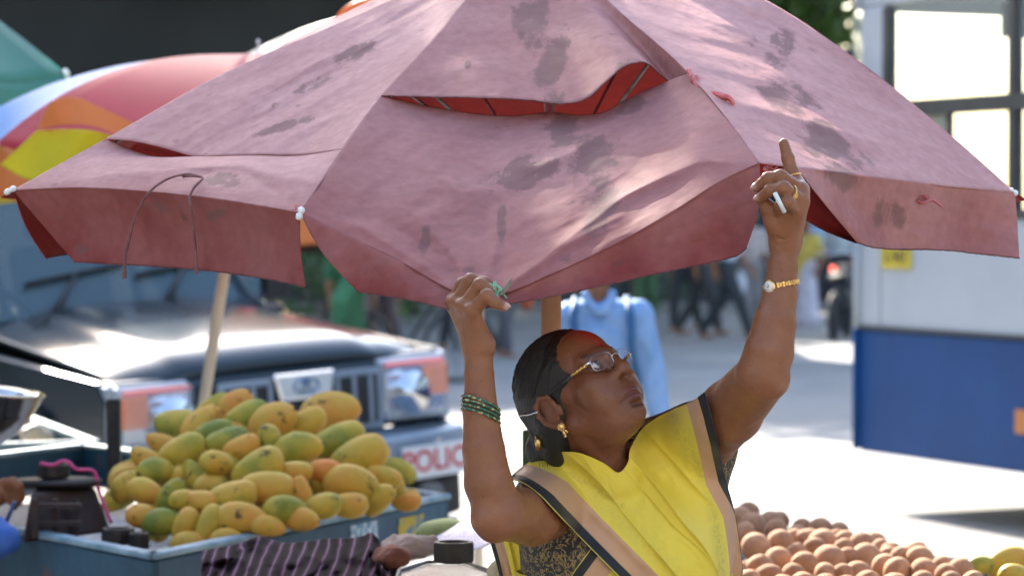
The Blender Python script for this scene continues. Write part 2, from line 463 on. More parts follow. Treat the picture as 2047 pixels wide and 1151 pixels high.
# dark awning stalls added as a backdrop, hiding the bright ground behind the crowd
M_kerb = pm('grey kerb stone', (.26, .25, .24), (.2, .19, .18), scale=2, rough=.9)
kb = mesh('far_kerb', [(-40, 51.8, 0), (40, 51.8, 0), (40, 52.1, 0), (-40, 52.1, 0), (-40, 51.8, .14), (40, 51.8, .14), (40, 52.1, .14), (-40, 52.1, .14)], [(0, 1, 5, 4), (4, 5, 6, 7), (1, 2, 6, 5), (2, 3, 7, 6), (3, 0, 4, 7)], M_kerb, None, False); kb['kind'] = 'structure'
ST = [((.02, .07, .04), 'dark green'), ((.03, .04, .05), 'black'), ((.09, .03, .03), 'maroon'), ((.02, .04, .10), 'navy'), ((.03, .06, .05), 'bottle green'), ((.05, .05, .045), 'charcoal'), ((.025, .05, .09), 'slate blue')]
for i, (c_, nm_) in enumerate(ST):
    x = -7.6 + i * 2.15; T = thing('backdrop_stall', nm_ + ' awning stall added as a dark backdrop along the far kerb', 'stall', (x, 54.5, 0), 0, 'added backdrop stalls')
    mt = pm('stall cloth %d' % i, c_, [q * .7 for q in c_], scale=3, rough=.8)
    MB().hexa([(-1.0, -.5, 2.0), (1.0, -.5, 2.0), (1.0, 1.2, 2.5), (-1.0, 1.2, 2.5), (-1.0, -.5, 2.06), (1.0, -.5, 2.06), (1.0, 1.2, 2.56), (-1.0, 1.2, 2.56)]).build('awning', mt, T, False, True)
    MB().box((0, 1.15, 1.25), (2.0, .06, 2.5)).build('back_sheet', mt, T, False, True); MB().box((0, -.1, .45), (1.9, .7, .9)).build('counter', M_shut, T, False, True)
    for sx in (-.95, .95): MB().tube([(sx, -.45, 0), (sx, -.45, 2.0)], .03, 6).build('post', M_shut, T, True, True)
# ------------------------------------------------------------------ police jeep (front normal is local -Y, local x runs left to right in the picture)
M_paint = pm('dark blue-grey car paint', (.016, .028, .034), (.013, .023, .029), scale=2, rough=.16, coat=.22, spec=.35)
M_pgreen = M_paint
M_black = pm('black plastic', (.015, .015, .016), (.025, .025, .025), rough=.4)
M_chrome = pm('chrome', (.85, .86, .88), (.78, .8, .82), rough=.08, metal=1)
M_silverp = pm('blue-grey silver trim', (.26, .31, .36), (.21, .26, .31), scale=3, rough=.3, coat=.6)
M_rub = pm('black rubber', (.012, .012, .013), (.02, .02, .02), rough=.7)
M_orng = pm('orange indicator lens', (.85, .22, .03), (.75, .16, .02), rough=.15, coat=1)
M_redrefl = pm('red lamp reflection', (.75, .05, .04), (.65, .04, .03), rough=.15, coat=1)
M_white = pm('white painted board', (.78, .78, .76), (.68, .68, .66), scale=6, rough=.5)
M_redt = pm('red lettering', (.60, .02, .03), (.5, .02, .03), rough=.5)
def window_glass(name, tint, rough=.02, alpha=.35):
    m, n, b = new_mat(name); b.inputs['Base Color'].default_value = rgba(tint); b.inputs['Roughness'].default_value = rough; b.inputs['Coat Weight'].default_value = 1; b.inputs['Coat Roughness'].default_value = .02
    tr = node(n, 'ShaderNodeBsdfTransparent'); tr.inputs[0].default_value = rgba([min(1, .6 + .5 * c) for c in tint]); ms = node(n, 'ShaderNodeMixShader'); ms.inputs[0].default_value = alpha
    o = n.nodes['Material Output']; lk(n, tr.outputs[0], ms.inputs[1]); lk(n, b.outputs[0], ms.inputs[2]); lk(n, ms.outputs[0], o.inputs[0])
    return m
M_wind = window_glass('windscreen glass', (.14, .22, .25), .02, .34)
M_lamp = window_glass('headlamp glass', (.8, .85, .88), .03, .12)
CAR = thing('police_jeep', 'dark blue-grey police jeep parked behind the mango heap, POLICE plate on its bumper', 'car', (-.895, 12.77, 0), R(37.3))
CAR.rotation_euler = (0, R(-3.5), R(37.3))
def cl_(mb, name, mat, parent=CAR, smooth=False, bevel=0, seg=3, auto=None): return mb.build(name, mat, parent, smooth, True, bevel, seg, auto)
# bonnet: domed sheet with a raised middle, rolling over at its front edge
u, v = np.meshgrid(np.linspace(-1, 1, 61), np.linspace(0, 1, 41), indexing='ij')
xx = u * (.765 - .06 * v); yy = .02 + 1.22 * v; zz = 1.015 + .15 * v - .075 * np.exp(-(yy - .02) / .07) - .05 * np.abs(u) ** 6 + .022 * (1 - u * u)
zz = zz + .016 / (1 + np.exp((np.abs(u) - .62) * 40))
hood = mesh('bonnet', np.stack([xx, yy, zz], -1).reshape(-1, 3), grid_faces(61, 41), M_paint, CAR, True, True); mod_solid(hood, .02, -1)
# body sides and nose
def prism(name, prof, x0, x1, mat, parent=CAR, bevel=.02, seg=3):
    """profile in (y,z) extruded along x"""
    n = len(prof); v = [(x0, y, z) for y, z in prof] + [(x1, y, z) for y, z in prof]
    f = [tuple(range(n)), tuple(range(2*n-1, n-1, -1))] + [(i, i + n, (i+1) % n + n, (i+1) % n) for i in range(n)]
    o = mesh(name, v, f, mat, parent, False, True); mod_bevel(o, bevel, seg); return o
for sx in (-1, 1):
    prof = [(.06, .45), (.34, .45), (.40, .66), (.52, .80), (.72, .84), (.92, .80), (1.04, .66), (1.10, .42), (3.95, .42), (3.98, 1.05), (1.25, 1.10), (.05, .99), (.0, .92)]
    prism('side_panel', prof, sx * .80, sx * .845, M_paint, bevel=.012)
    prism('wheel_arch', [(.30, .45), (.36, .70), (.50, .85), (.72, .90), (.94, .85), (1.08, .70), (1.14, .45), (1.07, .45), (1.01, .66), (.90, .78), (.72, .82), (.54, .78), (.43, .66), (.37, .45)], sx * .842, sx * .895, M_rub, bevel=.008)
    prism('body_moulding', [(1.2, .60), (3.9, .60), (3.9, .70), (1.2, .70)], sx * .846, sx * .872, M_silverp, bevel=.01)
    for yw in (.72, 3.15):
        ty = MB().lathe([(.19, -.10), (.30, -.11), (.345, -.08), (.355, 0), (.345, .08), (.30, .11), (.19, .10)], 28, (sx * .76, yw, .355), Matrix.Rotation(R(90), 3, 'Y'), cap=False)
        wh = cl_(ty, 'wheel', M_rub, smooth=True)
        cl_(MB().lathe([(.02, .06), (.10, .07), (.17, .05), (.20, .09), (.20, -.09)], 24, (sx * .76, yw, .355), Matrix.Rotation(R(90 * sx), 3, 'Y'), cap=False), 'rim', M_silverp, wh, True)
prism('nose_panel', [(.05, .68), (-.0, .70), (-.005, .95), (.03, .985), (.20, .99), (.20, .68)], -.80, .80, M_paint, bevel=.02)
prism('floor_pan', [(.15, .40), (3.95, .40), (3.95, .46), (.15, .46)], -.79, .79, M_rub, bevel=.005)
prism('firewall', [(1.18, .46), (1.26, .46), (1.26, 1.16), (1.18, 1.14)], -.79, .79, M_rub, bevel=.005)
# grille
GX = .06
prism('grille', [(-.012, .69), (-.012, .93), (-.04, .945), (-.045, .685)], GX - .40, GX + .40, M_silverp, bevel=.01)
cl_(MB().box((GX, -.049, .815), (.74, .01, .20)), 'grille_recess', M_rub)
for i in range(9):
    x = GX - .33 + i * .0825
    if abs(i - 4) < 1: continue
    cl_(MB().box((x, -.06, .815), (.017, .02, .198)), 'grille_slat', M_silverp, bevel=.006)
for sx in (-1, 1): cl_(MB().hexa([(GX + sx*.075 - .02, -.078, .69), (GX + sx*.075 + .02, -.078, .69), (GX + sx*.075 + .02, -.055, .69), (GX + sx*.075 - .02, -.055, .69), (GX + sx*.105 - .022, -.078, .86), (GX + sx*.105 + .022, -.078, .86), (GX + sx*.105 + .022, -.055, .86), (GX + sx*.105 - .022, -.055, .86)]), 'grille_bar', M_chrome, bevel=.005)
bd = cl_(MB().hexa([(GX - .125, -.082, .845), (GX + .125, -.082, .845), (GX + .125, -.05, .845), (GX - .125, -.05, .845), (GX - .15, -.075, .955), (GX + .15, -.075, .955), (GX + .15, -.045, .955), (GX - .15, -.045, .955)]), 'badge_plate', M_chrome, bevel=.01)
m = MB()
for a in np.linspace(0, 2*math.pi, 28, endpoint=False): pass
m.tube([(GX + .058 * math.cos(a), -.083, .90 + .034 * math.sin(a)) for a in np.linspace(0, 2*math.pi, 32, endpoint=False)], .005, 6, closed=True)
for dx in (-.018, 0, .018): m.tube([(GX + dx * 1.6, -.083, .872), (GX + dx * .5, -.083, .928)], .004, 6)
cl_(m, 'emblem', pm('blue-grey emblem', (.18, .28, .38), (.12, .2, .3), rough=.3, metal=.6), bd, True)
# headlamps
for sx in (-1, 1):
    a, b = (.46, .80); X = lambda q: sx * q
    prism('headlamp', [(-.005, .70), (-.03, .72), (-.03, .955), (-.0, .97), (.05, .97), (.05, .70)], X(a), X(b), M_silverp, bevel=.015)
    hl = CAR.children[-1] if False else [o for o in CAR.children if o.name.startswith('headlamp')][-1]
    cl_(MB().box((X(.63), -.034, .84), (.30, .012, .20)), 'lamp_housing', M_chrome, hl, bevel=.004)
    cl_(MB().lathe([(.025, .0), (.06, .02), (.085, .05), (.092, .055)], 24, (X(.58), -.038, .825), Matrix.Rotation(R(90), 3, 'X')), 'reflector', M_chrome, hl, True)
    cl_(MB().ell((X(.58), -.062, .825), (.026,)*3, 12, 8), 'bulb', M_lamp, hl, True)
    cl_(MB().box((X(.735), -.046, .865), (.12, .016, .13)), 'indicator', M_orng, hl, bevel=.006)
    cl_(MB().box((X(.63), -.048, .944), (.31, .012, .022)), 'reflection_strip', M_redrefl, hl, bevel=.004)  # thin red strip painted in for the red reflections in the lamp
    # clear cover
    v = [(X(a + .01), -.060, .715), (X(b - .03), -.075, .715), (X(b + .03), -.0, .715), (X(a + .01), -.060, .955), (X(b - .03), -.072, .955), (X(b + .03), -.0, .955)]
    o = mesh('lamp_glass', v, [(0, 1, 4, 3), (1, 2, 5, 4)], M_lamp, hl, False, True); mod_solid(o, .004, 0)
    prism('corner_panel', [(-.0, .69), (.0, .97), (.08, .99), (.08, .69)], X(.80), X(.838), M_silverp, bevel=.012)
# bumper: curved in plan
def bumper(name, z0, z1, dy, th, mat, x1=.90):
    xs = np.linspace(-x1, x1, 31); yf = -.20 + .17 * np.abs(xs / x1) ** 4 + dy
    v = []
    for x, y in zip(xs, yf): v += [(x, y, z0), (x, y - .0, z1), (x, y + th, z1 + .02), (x, y + th, z0)]
    f = []
    for i in range(30):
        for k in range(4): f.append((i*4+k, i*4+(k+1) % 4, (i+1)*4+(k+1) % 4, (i+1)*4+k))
    f += [(3, 2, 1, 0), (120, 121, 122, 123)]
    o = mesh(name, v, f, mat, CAR, True, True); mod_bevel(o, .025, 3, 50); auto_smooth(o, 50); return o
bmp = bumper('bumper', .46, .66, 0, .22, M_silverp); low = bumper('lower_bumper', .28, .455, .03, .20, M_rub, .88)
cl_(MB().box((.0, -.205, .56), (.60, .02, .07)), 'air_intake', M_rub, bmp, bevel=.005)
for sx in (-1, 1): cl_(MB().lathe([(.001, .03), (.05, .025), (.065, 0), (.065, -.03)], 20, (sx * .60, -.175, .39), Matrix.Rotation(R(90), 3, 'X')), 'fog_lamp', M_lamp, low, True)
pb = cl_(MB().box((.615, -.215, .545), (.40, .012, .135), Matrix.Rotation(R(4), 3, 'Z')), 'police_plate', M_white, bevel=.002, seg=1)
def text(name, s, size, mat, parent, loc, rot, extr=.001):
    c = bpy.data.curves.new(name, 'FONT'); c.body = s; c.size = size; c.align_x = 'CENTER'; c.align_y = 'CENTER'; c.extrude = extr; c.offset = size * .012
    tmp = bpy.data.objects.new('tmp', c); COL.objects.link(tmp)
    bpy.context.view_layer.update(); me = bpy.data.meshes.new_from_object(tmp.evaluated_get(bpy.context.evaluated_depsgraph_get()))
    bpy.data.objects.remove(tmp); me.materials.clear(); me.materials.append(mat)
    o = link(name, me, parent); o.location = loc; o.rotation_euler = rot; return o
text('lettering', 'POLICE', .125, M_redt, pb, (.615, -.2235, .545), (R(90), 0, R(4)), .0006)
# cabin
G = [(-.66, 1.27, 1.17), (.66, 1.27, 1.17), (.58, 1.78, 1.74), (-.58, 1.78, 1.74)]
o = mesh('windscreen', G, [(0, 1, 2, 3)], M_wind, CAR, False, True); mod_solid(o, .006, 0)
m = MB()
for sx in (-1, 1): m.tube([(sx * .70, 1.25, 1.13), (sx * .665, 1.30, 1.18), (sx * .60, 1.80, 1.765)], [.045, .04, .035], 10)
m.tube([(-.60, 1.80, 1.765), (.60, 1.80, 1.765)], .035, 10); m.tube([(-.69, 1.26, 1.155), (.69, 1.26, 1.155)], .03, 10)
cl_(m, 'windscreen_frame', M_paint, smooth=True)
prism('cowl', [(1.18, 1.12), (1.30, 1.165), (1.30, 1.05), (1.18, 1.05)], -.70, .70, M_paint, bevel=.01)
prism('roof', [(1.78, 1.75), (1.85, 1.80), (3.80, 1.82), (3.90, 1.74)], -.64, .64, M_paint, bevel=.03)
for sx in (-1, 1):
    for y in (2.45, 3.15, 3.88): cl_(MB().tube([(sx * .80, y, 1.04), (sx * .63, y, 1.78)], .035, 8), 'pillar', M_paint, smooth=True)
    o = mesh('side_window', [(sx*.79, 1.40, 1.08), (sx*.79, 3.85, 1.08), (sx*.635, 3.85, 1.74), (sx*.635, 1.86, 1.74)], [(0, 1, 2, 3)], M_wind, CAR, False, True); mod_solid(o, .005, 0)
M_seat = pm('pale seat cover', (.30, .34, .36), (.22, .25, .27), rough=.8)
for sx in (-.38, .38):
    st = prism('seat', [(2.2, .7), (2.45, .7), (2.62, 1.42), (2.50, 1.46), (2.35, 1.0)], sx - .25, sx + .25, M_seat, bevel=.06)
    cl_(MB().box((sx, 2.58, 1.56), (.28, .11, .20)), 'headrest', M_seat, st, bevel=.05)
cl_(MB().tube([(-.38 + .19 * math.cos(a), 1.75 + .07 * math.sin(a), 1.12 + .17 * math.sin(a)) for a in np.linspace(0, 2*math.pi, 28, endpoint=False)], .016, 8, closed=True), 'steering_wheel', M_rub, smooth=True)
prism('dashboard', [(1.30, 1.15), (1.55, 1.13), (1.6, .95), (1.3, .95)], -.68, .68, M_rub, bevel=.03)
for x0, x1 in ((-.36, -.04), (.20, .50)):
    m = MB(); m.tube([(x0, 1.235, 1.155), (x0, 1.215, 1.21), (x0 + .09, 1.30, 1.27), (x0 + .20, 1.395, 1.345)], [.028, .026, .012, .010], 8)
    m.tube([(x0 - .06, 1.38, 1.325), (x0 + .46, 1.43, 1.38)], .012, 6); m.box((x0, 1.22, 1.15), (.06, .06, .05)); cl_(m, 'wiper', M_rub, smooth=True)
for sx in (-1, 1):
    m = MB().box((sx * .98, 1.55, 1.28), (.12, .07, .24)); m.tube([(sx * .80, 1.5, 1.12), (sx * .96, 1.55, 1.20)], .018, 8); cl_(m, 'door_mirror', M_rub, bevel=.02)

# ------------------------------------------------------------------ bus
M_busw = pm('grey-white bus paint', (.44, .49, .53), (.39, .44, .48), scale=1.5, rough=.5, spec=.25, c3=(.40, .42, .43), scale3=3, lo3=.6, hi3=.75)
M_busb = pm('blue bus paint', (.005, .060, .215), (.004, .050, .18), scale=2, rough=.5, spec=.2, c3=(.012, .08, .2), scale3=2.5, lo3=.55, hi3=.8)
M_brightpane = pm('bright bus pane', (.72, .74, .66), (.60, .62, .56), scale=1.2, rough=.15, trans=.65, coat=.6)  # pale translucent pane, brightness seen through the bus put into its colour
M_pane = window_glass('bus window glass', (.75, .78, .74), .03, .16)
M_frame = pm('dark window frame', (.03, .04, .045), (.02, .028, .03), rough=.45)
M_floor = pm('bus floor', (.12, .12, .12), (.09, .09, .09), rough=.8)
bd_dir = math.atan2(-1.5, .645)
BUS = thing('bus', 'white and blue bus standing at the right edge of the street', 'bus', (1.93, 17.0, 0), bd_dir)
# local: x runs along the near side from the left corner, +y is into the bus (away from us), z up
BL, BW_ = 8.6, 2.4
def bb(c, d, name, mat, parent=BUS, bevel=0.0): return MB().box(c, d).build(name, mat, parent, False, True, bevel, 3)
for yy_, nm in ((0, 'near'), (BW_, 'far')):
    o = bb((BL / 2, yy_, .645), (BL, .05, .67), 'skirt_panel', M_busb, bevel=.015)
    o = bb((BL / 2, yy_, 1.285), (BL, .046, .608), 'side_panel', M_busw, bevel=.01)
    bb((BL / 2, yy_, 2.90), (BL, .046, .34), 'roof_edge', M_busw, bevel=.02)
    bb((BL / 2, yy_ + (-.004 if yy_ == 0 else .004), 2.17), (BL - .5, .06, .085), 'window_rail', M_frame)
    bb((BL / 2, yy_ + (-.004 if yy_ == 0 else .004), 1.605), (BL - .5, .06, .05), 'window_sill', M_frame)
    x = .28; bb((.12, yy_, 2.16), (.24, .05, 1.14), 'corner_pillar', M_busw, bevel=.015)
    bays = [.30, 1.55, 2.8, 4.05, 5.3, 6.55, 7.8]
    for i in range(6):
        x0, x1 = bays[i], bays[i + 1]
        bb((x0 - .03, yy_, 2.16), (.07, .05, 1.12), 'window_post', M_frame)
        if yy_ == 0:
            bb(((x0 + x1) / 2 - .03, 0, 2.47), (x1 - x0 - .07, .008, .52), 'window_pane', M_pane)
            bb((x0 + .29, .004, 1.88), (.58, .008, .50), 'window_pane', M_brightpane if i % 2 == 0 else M_pane)
            bb((x0 + .90, .004, 1.88), (.58, .008, .50), 'window_pane', M_pane); bb((x0 + .595, 0, 1.88), (.03, .03, .50), 'window_post', M_frame)
        else:
            bb(((x0 + x1) / 2 - .03, yy_, 2.17), (x1 - x0 - .07, .008, 1.0), 'window_pane', M_pane)
    bb((8.2, yy_, 2.16), (.8, .05, 1.14), 'corner_pillar', M_busw)
bb((BL / 2, BW_ / 2, 3.10), (BL, BW_ + .02, .08), 'roof', M_busw, bevel=.03)
bb((BL / 2, BW_ / 2, .80), (BL - .1, BW_ - .1, .06), 'floor', M_floor)
# rounded front end at the left
xs = np.linspace(-.5*math.pi, .5*math.pi, 17)
def endcap(z0, z1, name, mat, bulge=.16):
    v = []
    for a in xs: v += [(-bulge * math.cos(a), BW_/2 + (BW_/2 + .025) * math.sin(a), z0), (-bulge * math.cos(a), BW_/2 + (BW_/2 + .025) * math.sin(a), z1)]
    f = [(2*i, 2*i+1, 2*i+3, 2*i+2) for i in range(16)]
    o = mesh(name, v, f, mat, BUS, True, True); mod_solid(o, .04, 1); return o
endcap(.32, .981, 'end_panel', M_busb); endcap(.984, 1.60, 'end_panel', M_busw); endcap(2.72, 3.08, 'end_panel', M_busw); endcap(1.62, 2.70, 'windscreen', M_pane)
for x in (1.9, 6.4):
    for y in (.22, BW_ - .22):
        wh = MB().lathe([(.25, -.12), (.42, -.13), (.48, -.09), (.48, .09), (.42, .13), (.25, .12)], 28, (x, y, .48), Matrix.Rotation(R(90), 3, 'X'), cap=False).build('wheel', M_rub, BUS, True, True)
        MB().lathe([(.02, .10), (.12, .10), (.2, .05), (.26, .11), (.26, -.11)], 24, (x, y, .48), Matrix.Rotation(R(90), 3, 'X'), cap=False).build('rim', M_silverp, wh, True, True)
for k in range(5):
    for y in (.5, 1.2, 1.9): st = bb((1.4 + k * 1.3, y, 1.45), (.10, .5, .75), 'seat', M_seat, bevel=.04)
for x_ in (.22, 2.6, 4.9): bb((x_, -.0245, 1.285), (.006, .004, .60), 'panel_seam', pm('seam grey', (.25, .27, .29)))
bb((BL / 2, -.030, .990), (BL, .014, .022), 'rub_strip', M_frame)
bb((2.2, .55, 2.62), (2.6, .5, .18), 'luggage_rack', M_floor); bb((BL / 2, 1.2, 2.96), (BL - .2, 1.9, .04), 'ceiling', M_floor)
yp = bb((.40, -.03, 1.375), (.30, .012, .12), 'number_plate', pm('yellow plate', (.62, .50, .03), (.52, .42, .03), scale=9, rough=.5))
text('lettering', 'E-947', .098, M_black, yp, (.40, -.0375, 1.375), (R(90), 0, 0), .0005)
bb((1.72, -.032, .57), (.26, .02, .12), 'side_reflector', pm('amber reflector', (.5, .17, .03), (.4, .13, .03), rough=.3))
m = MB().tube([(-.05, -.03, 2.5), (-.22, -.25, 2.4), (-.25, -.28, 2.1)], .025, 8); m.ell((-.25, -.28, 1.85), (.05, .12, .22), 12, 8); m.build('door_mirror', M_rub, BUS, True, True)

# ------------------------------------------------------------------ yellow auto-rickshaw behind the jeep
M_auto = pm('yellow rickshaw paint', (.68, .34, .03), (.58, .28, .03), rough=.35, coat=.4)
M_hood = pm('dark rickshaw hood', (.03, .035, .03), (.02, .024, .02), rough=.7)
AR = thing('auto_rickshaw', 'yellow auto-rickshaw half hidden behind the police jeep', 'auto rickshaw', (-2.15, 21.5, 0), R(12))
def ap(c, d, name, mat, bevel=.05): return MB().box(c, d).build(name, mat, AR, False, True, bevel, 4)
prism2 = lambda name, prof, x0, x1, mat, bv: (lambda o: o)(prism(name, prof, x0, x1, mat, AR, bv))
prism2('body', [(0, .30), (0, .62), (.12, .95), (.35, 1.0), (.45, .45), (1.0, .42), (1.05, .9), (2.4, .9), (2.5, .35)], -.62, .62, M_auto, .06)
prism2('hood', [(.55, 1.62), (.75, 1.74), (2.3, 1.70), (2.48, 1.5), (2.5, .88), (2.42, .88), (2.38, 1.45), (2.25, 1.6), (.75, 1.66)], -.60, .60, M_hood, .02)
for sx in (-1, 1): MB().tube([(sx*.5, .3, .98), (sx*.52, .56, 1.62)], .025, 8).build('pillar', M_hood, AR, True, True)
o = mesh('windscreen', [(-.48, .30, 1.0), (.48, .30, 1.0), (.50, .56, 1.60), (-.50, .56, 1.60)], [(0, 1, 2, 3)], M_wind, AR, False, True); mod_solid(o, .006, 0)
for (x, y) in ((0, .15), (-.52, 2.0), (.52, 2.0)):
    MB().lathe([(.10, -.05), (.2, -.055), (.22, 0), (.2, .055), (.10, .05)], 20, (x, y, .22), Matrix.Rotation(R(90), 3, 'Y')).build('wheel', M_rub, AR, True, True)
for sx in (-1, 1): MB().lathe([(.001, .03), (.06, .025), (.08, 0), (.07, -.05)], 18, (sx*.32, -.0, .72), Matrix.Rotation(R(90), 3, 'X')).build('headlight', M_chrome, AR, True, True)
# ------------------------------------------------------------------ the big faded maroon umbrella
def cloth_mat(name, deep, faded, stainc, trans, trc, sheen=.25):
    m, n, b = new_mat(name)
    b.inputs['Roughness'].default_value = .72; b.inputs['Specular IOR Level'].default_value = .18
    b.inputs['Sheen Weight'].default_value = sheen; b.inputs['Sheen Roughness'].default_value = .45
    b.inputs['Sheen Tint'].default_value = (.85, .8, 1, 1)
    tc = node(n, 'ShaderNodeTexCoord')
    at = node(n, 'ShaderNodeAttribute', attribute_name='fade'); st = node(n, 'ShaderNodeAttribute', attribute_name='stain')
    nz = node(n, 'ShaderNodeTexNoise'); nz.inputs['Scale'].default_value = 5; nz.inputs['Detail'].default_value = 9; nz.inputs['Roughness'].default_value = .62
    lk(n, tc.outputs['Object'], nz.inputs['Vector'])
    ad = node(n, 'ShaderNodeMath', operation='MULTIPLY_ADD'); ad.inputs[1].default_value = .75; ad.inputs[2].default_value = -.375
    lk(n, nz.outputs['Fac'], ad.inputs[0])
    a2 = node(n, 'ShaderNodeMath', operation='ADD', use_clamp=True); lk(n, at.outputs['Fac'], a2.inputs[0]); lk(n, ad.outputs[0], a2.inputs[1])
    mx = node(n, 'ShaderNodeMix', data_type='RGBA'); mx.inputs[6].default_value = rgba(deep); mx.inputs[7].default_value = rgba(faded)
    lk(n, a2.outputs[0], mx.inputs[0])
    # thread-scale mottling
    nf = node(n, 'ShaderNodeTexNoise'); nf.inputs['Scale'].default_value = 60; nf.inputs['Detail'].default_value = 5
    lk(n, tc.outputs['Object'], nf.inputs['Vector'])
    mf = node(n, 'ShaderNodeMapRange'); mf.inputs[1].default_value = .3; mf.inputs[2].default_value = .75; mf.inputs[3].default_value = .86; mf.inputs[4].default_value = 1.1
    lk(n, nf.outputs['Fac'], mf.inputs[0])
    ml = node(n, 'ShaderNodeMix', data_type='RGBA', blend_type='MULTIPLY'); ml.inputs[0].default_value = 1
    lk(n, mx.outputs[2], ml.inputs[6]); lk(n, mf.outputs[0], ml.inputs[7])
    # stains: painted mask broken up by noise
    sn = node(n, 'ShaderNodeTexNoise'); sn.inputs['Scale'].default_value = 8; sn.inputs['Detail'].default_value = 10; sn.inputs['Roughness'].default_value = .72
    mpn = node(n, 'ShaderNodeMapping'); mpn.inputs['Scale'].default_value = (1.6, 1, .6); lk(n, tc.outputs['Object'], mpn.inputs[0]); lk(n, mpn.outputs[0], sn.inputs['Vector'])
    sa = node(n, 'ShaderNodeMath', operation='MULTIPLY_ADD'); sa.inputs[1].default_value = 2.6; sa.inputs[2].default_value = -1.38
    lk(n, sn.outputs['Fac'], sa.inputs[0])
    s2 = node(n, 'ShaderNodeMath', operation='ADD'); lk(n, st.outputs['Fac'], s2.inputs[0]); lk(n, sa.outputs[0], s2.inputs[1])
    s3 = node(n, 'ShaderNodeMapRange'); s3.inputs[1].default_value = .42; s3.inputs[2].default_value = .60; s3.inputs[4].default_value = .66
    lk(n, s2.outputs[0], s3.inputs[0])
    sx = node(n, 'ShaderNodeMix', data_type='RGBA'); sx.inputs[7].default_value = rgba(stainc)
    lk(n, s3.outputs[0], sx.inputs[0]); lk(n, ml.outputs[2], sx.inputs[6])
    # small dark specks
    vs = node(n, 'ShaderNodeTexNoise'); vs.inputs['Scale'].default_value = 22; vs.inputs['Detail'].default_value = 3
    lk(n, tc.outputs['Object'], vs.inputs['Vector'])
    vm = node(n, 'ShaderNodeMapRange'); vm.inputs[1].default_value = .70; vm.inputs[2].default_value = .76; vm.inputs[4].default_value = .5
    lk(n, vs.outputs['Fac'], vm.inputs[0])
    vx = node(n, 'ShaderNodeMix', data_type='RGBA'); vx.inputs[7].default_value = rgba([c * .6 for c in stainc])
    lk(n, vm.outputs[0], vx.inputs[0]); lk(n, sx.outputs[2], vx.inputs[6])
    lk(n, vx.outputs[2], b.inputs['Base Color'])
    # fine crumple and weave
    bz = node(n, 'ShaderNodeTexNoise'); bz.inputs['Scale'].default_value = 26; bz.inputs['Detail'].default_value = 5; bz.inputs['Distortion'].default_value = .6
    mb = node(n, 'ShaderNodeMapping'); mb.inputs['Scale'].default_value = (1.0, .8, .7); mb.inputs['Rotation'].default_value = (.3, -.5, .2)
    lk(n, tc.outputs['Object'], mb.inputs[0]); lk(n, mb.outputs[0], bz.inputs['Vector'])
    bp = node(n, 'ShaderNodeBump'); bp.inputs['Strength'].default_value = .15; bp.inputs['Distance'].default_value = .012
    rg = node(n, 'ShaderNodeTexNoise'); rg.noise_type = 'RIDGED_MULTIFRACTAL'; rg.inputs['Scale'].default_value = 4.2; rg.inputs['Detail'].default_value = 4; rg.inputs['Distortion'].default_value = .4
    mr_ = node(n, 'ShaderNodeMapping'); mr_.inputs['Rotation'].default_value = (.2, .55, .1); mr_.inputs['Scale'].default_value = (.7, 1, 1.5); lk(n, tc.outputs['Object'], mr_.inputs[0]); lk(n, mr_.outputs[0], rg.inputs['Vector'])
    b0 = node(n, 'ShaderNodeBump'); b0.inputs['Strength'].default_value = .26; b0.inputs['Distance'].default_value = .016; lk(n, rg.outputs['Fac'], b0.inputs['Height']); lk(n, b0.outputs[0], bp.inputs['Normal'])
    lk(n, bz.outputs['Fac'], bp.inputs['Height']); lk(n, bp.outputs[0], b.inputs['Normal'])
    tr = node(n, 'ShaderNodeBsdfTranslucent'); tr.inputs[0].default_value = rgba(trc); lk(n, bp.outputs[0], tr.inputs['Normal'])
    ms = node(n, 'ShaderNodeMixShader'); ms.inputs[0].default_value = trans
    o = n.nodes['Material Output']; lk(n, b.outputs[0], ms.inputs[1]); lk(n, tr.outputs[0], ms.inputs[2]); lk(n, ms.outputs[0], o.inputs[0])
    return m
M_out = cloth_mat('faded maroon cloth', (.23, .038, .032), (.74, .425, .395), (.17, .11, .10), .30, (.66, .16, .14), sheen=.0)
M_in = cloth_mat('red cloth underside', (.27, .03, .028), (.33, .045, .04), (.28, .03, .028), .16, (.55, .08, .07), sheen=.0)
M_hem = pm('rolled dark hem', (.085, .022, .022), (.16, .05, .05), scale=90, rough=.8)
M_bead = pm('white plastic bead', (.78, .78, .76), (.6, .58, .55), rough=.35)
M_cord = pm('maroon cord', (.13, .045, .045), (.2, .09, .085), scale=60, rough=.8)
M_rib = pm('grey steel rib', (.3, .3, .3), (.2, .16, .13), scale=30, rough=.4, metal=.9)
M_wood = pm('pale wooden pole', (.62, .40, .24), (.5, .31, .18), scale=6, stretch=(6, 6, .5), rough=.6, bump=.1)
M_thr = pm('green thread', (.16, .42, .26), (.25, .55, .38), scale=80, rough=.8)
M_fray = pm('frayed red edge', (.62, .09, .09), (.75, .3, .28), scale=70, rough=.8, trans=.3)

NT = 90
APX = (1085, -135, 5.46)
def rib(pts, d1, n=NT):
    P = np.array([APX[:2]] + list(pts), float)
    c = catmull(P, n)
    L = np.concatenate([[0], np.cumsum(np.hypot(*np.diff(c, axis=0).T))]); L /= L[-1]
    return np.concatenate([c, (APX[2] + (d1 - APX[2]) * L)[:, None]], 1)
RL2 = rib([(680, 45), (450, 145), (215, 275), (25, 380)], 5.10)
RL1 = rib([(921, 11), (871, 72), (760, 195), (600, 425)], 4.64)
RR1 = rib([(1219, 5), (1375, 145), (1462, 248), (1518, 326)], 4.56)
RR2 = rib([(1530, 0), (1700, 110), (1900, 270), (2030, 385)], 5.10)

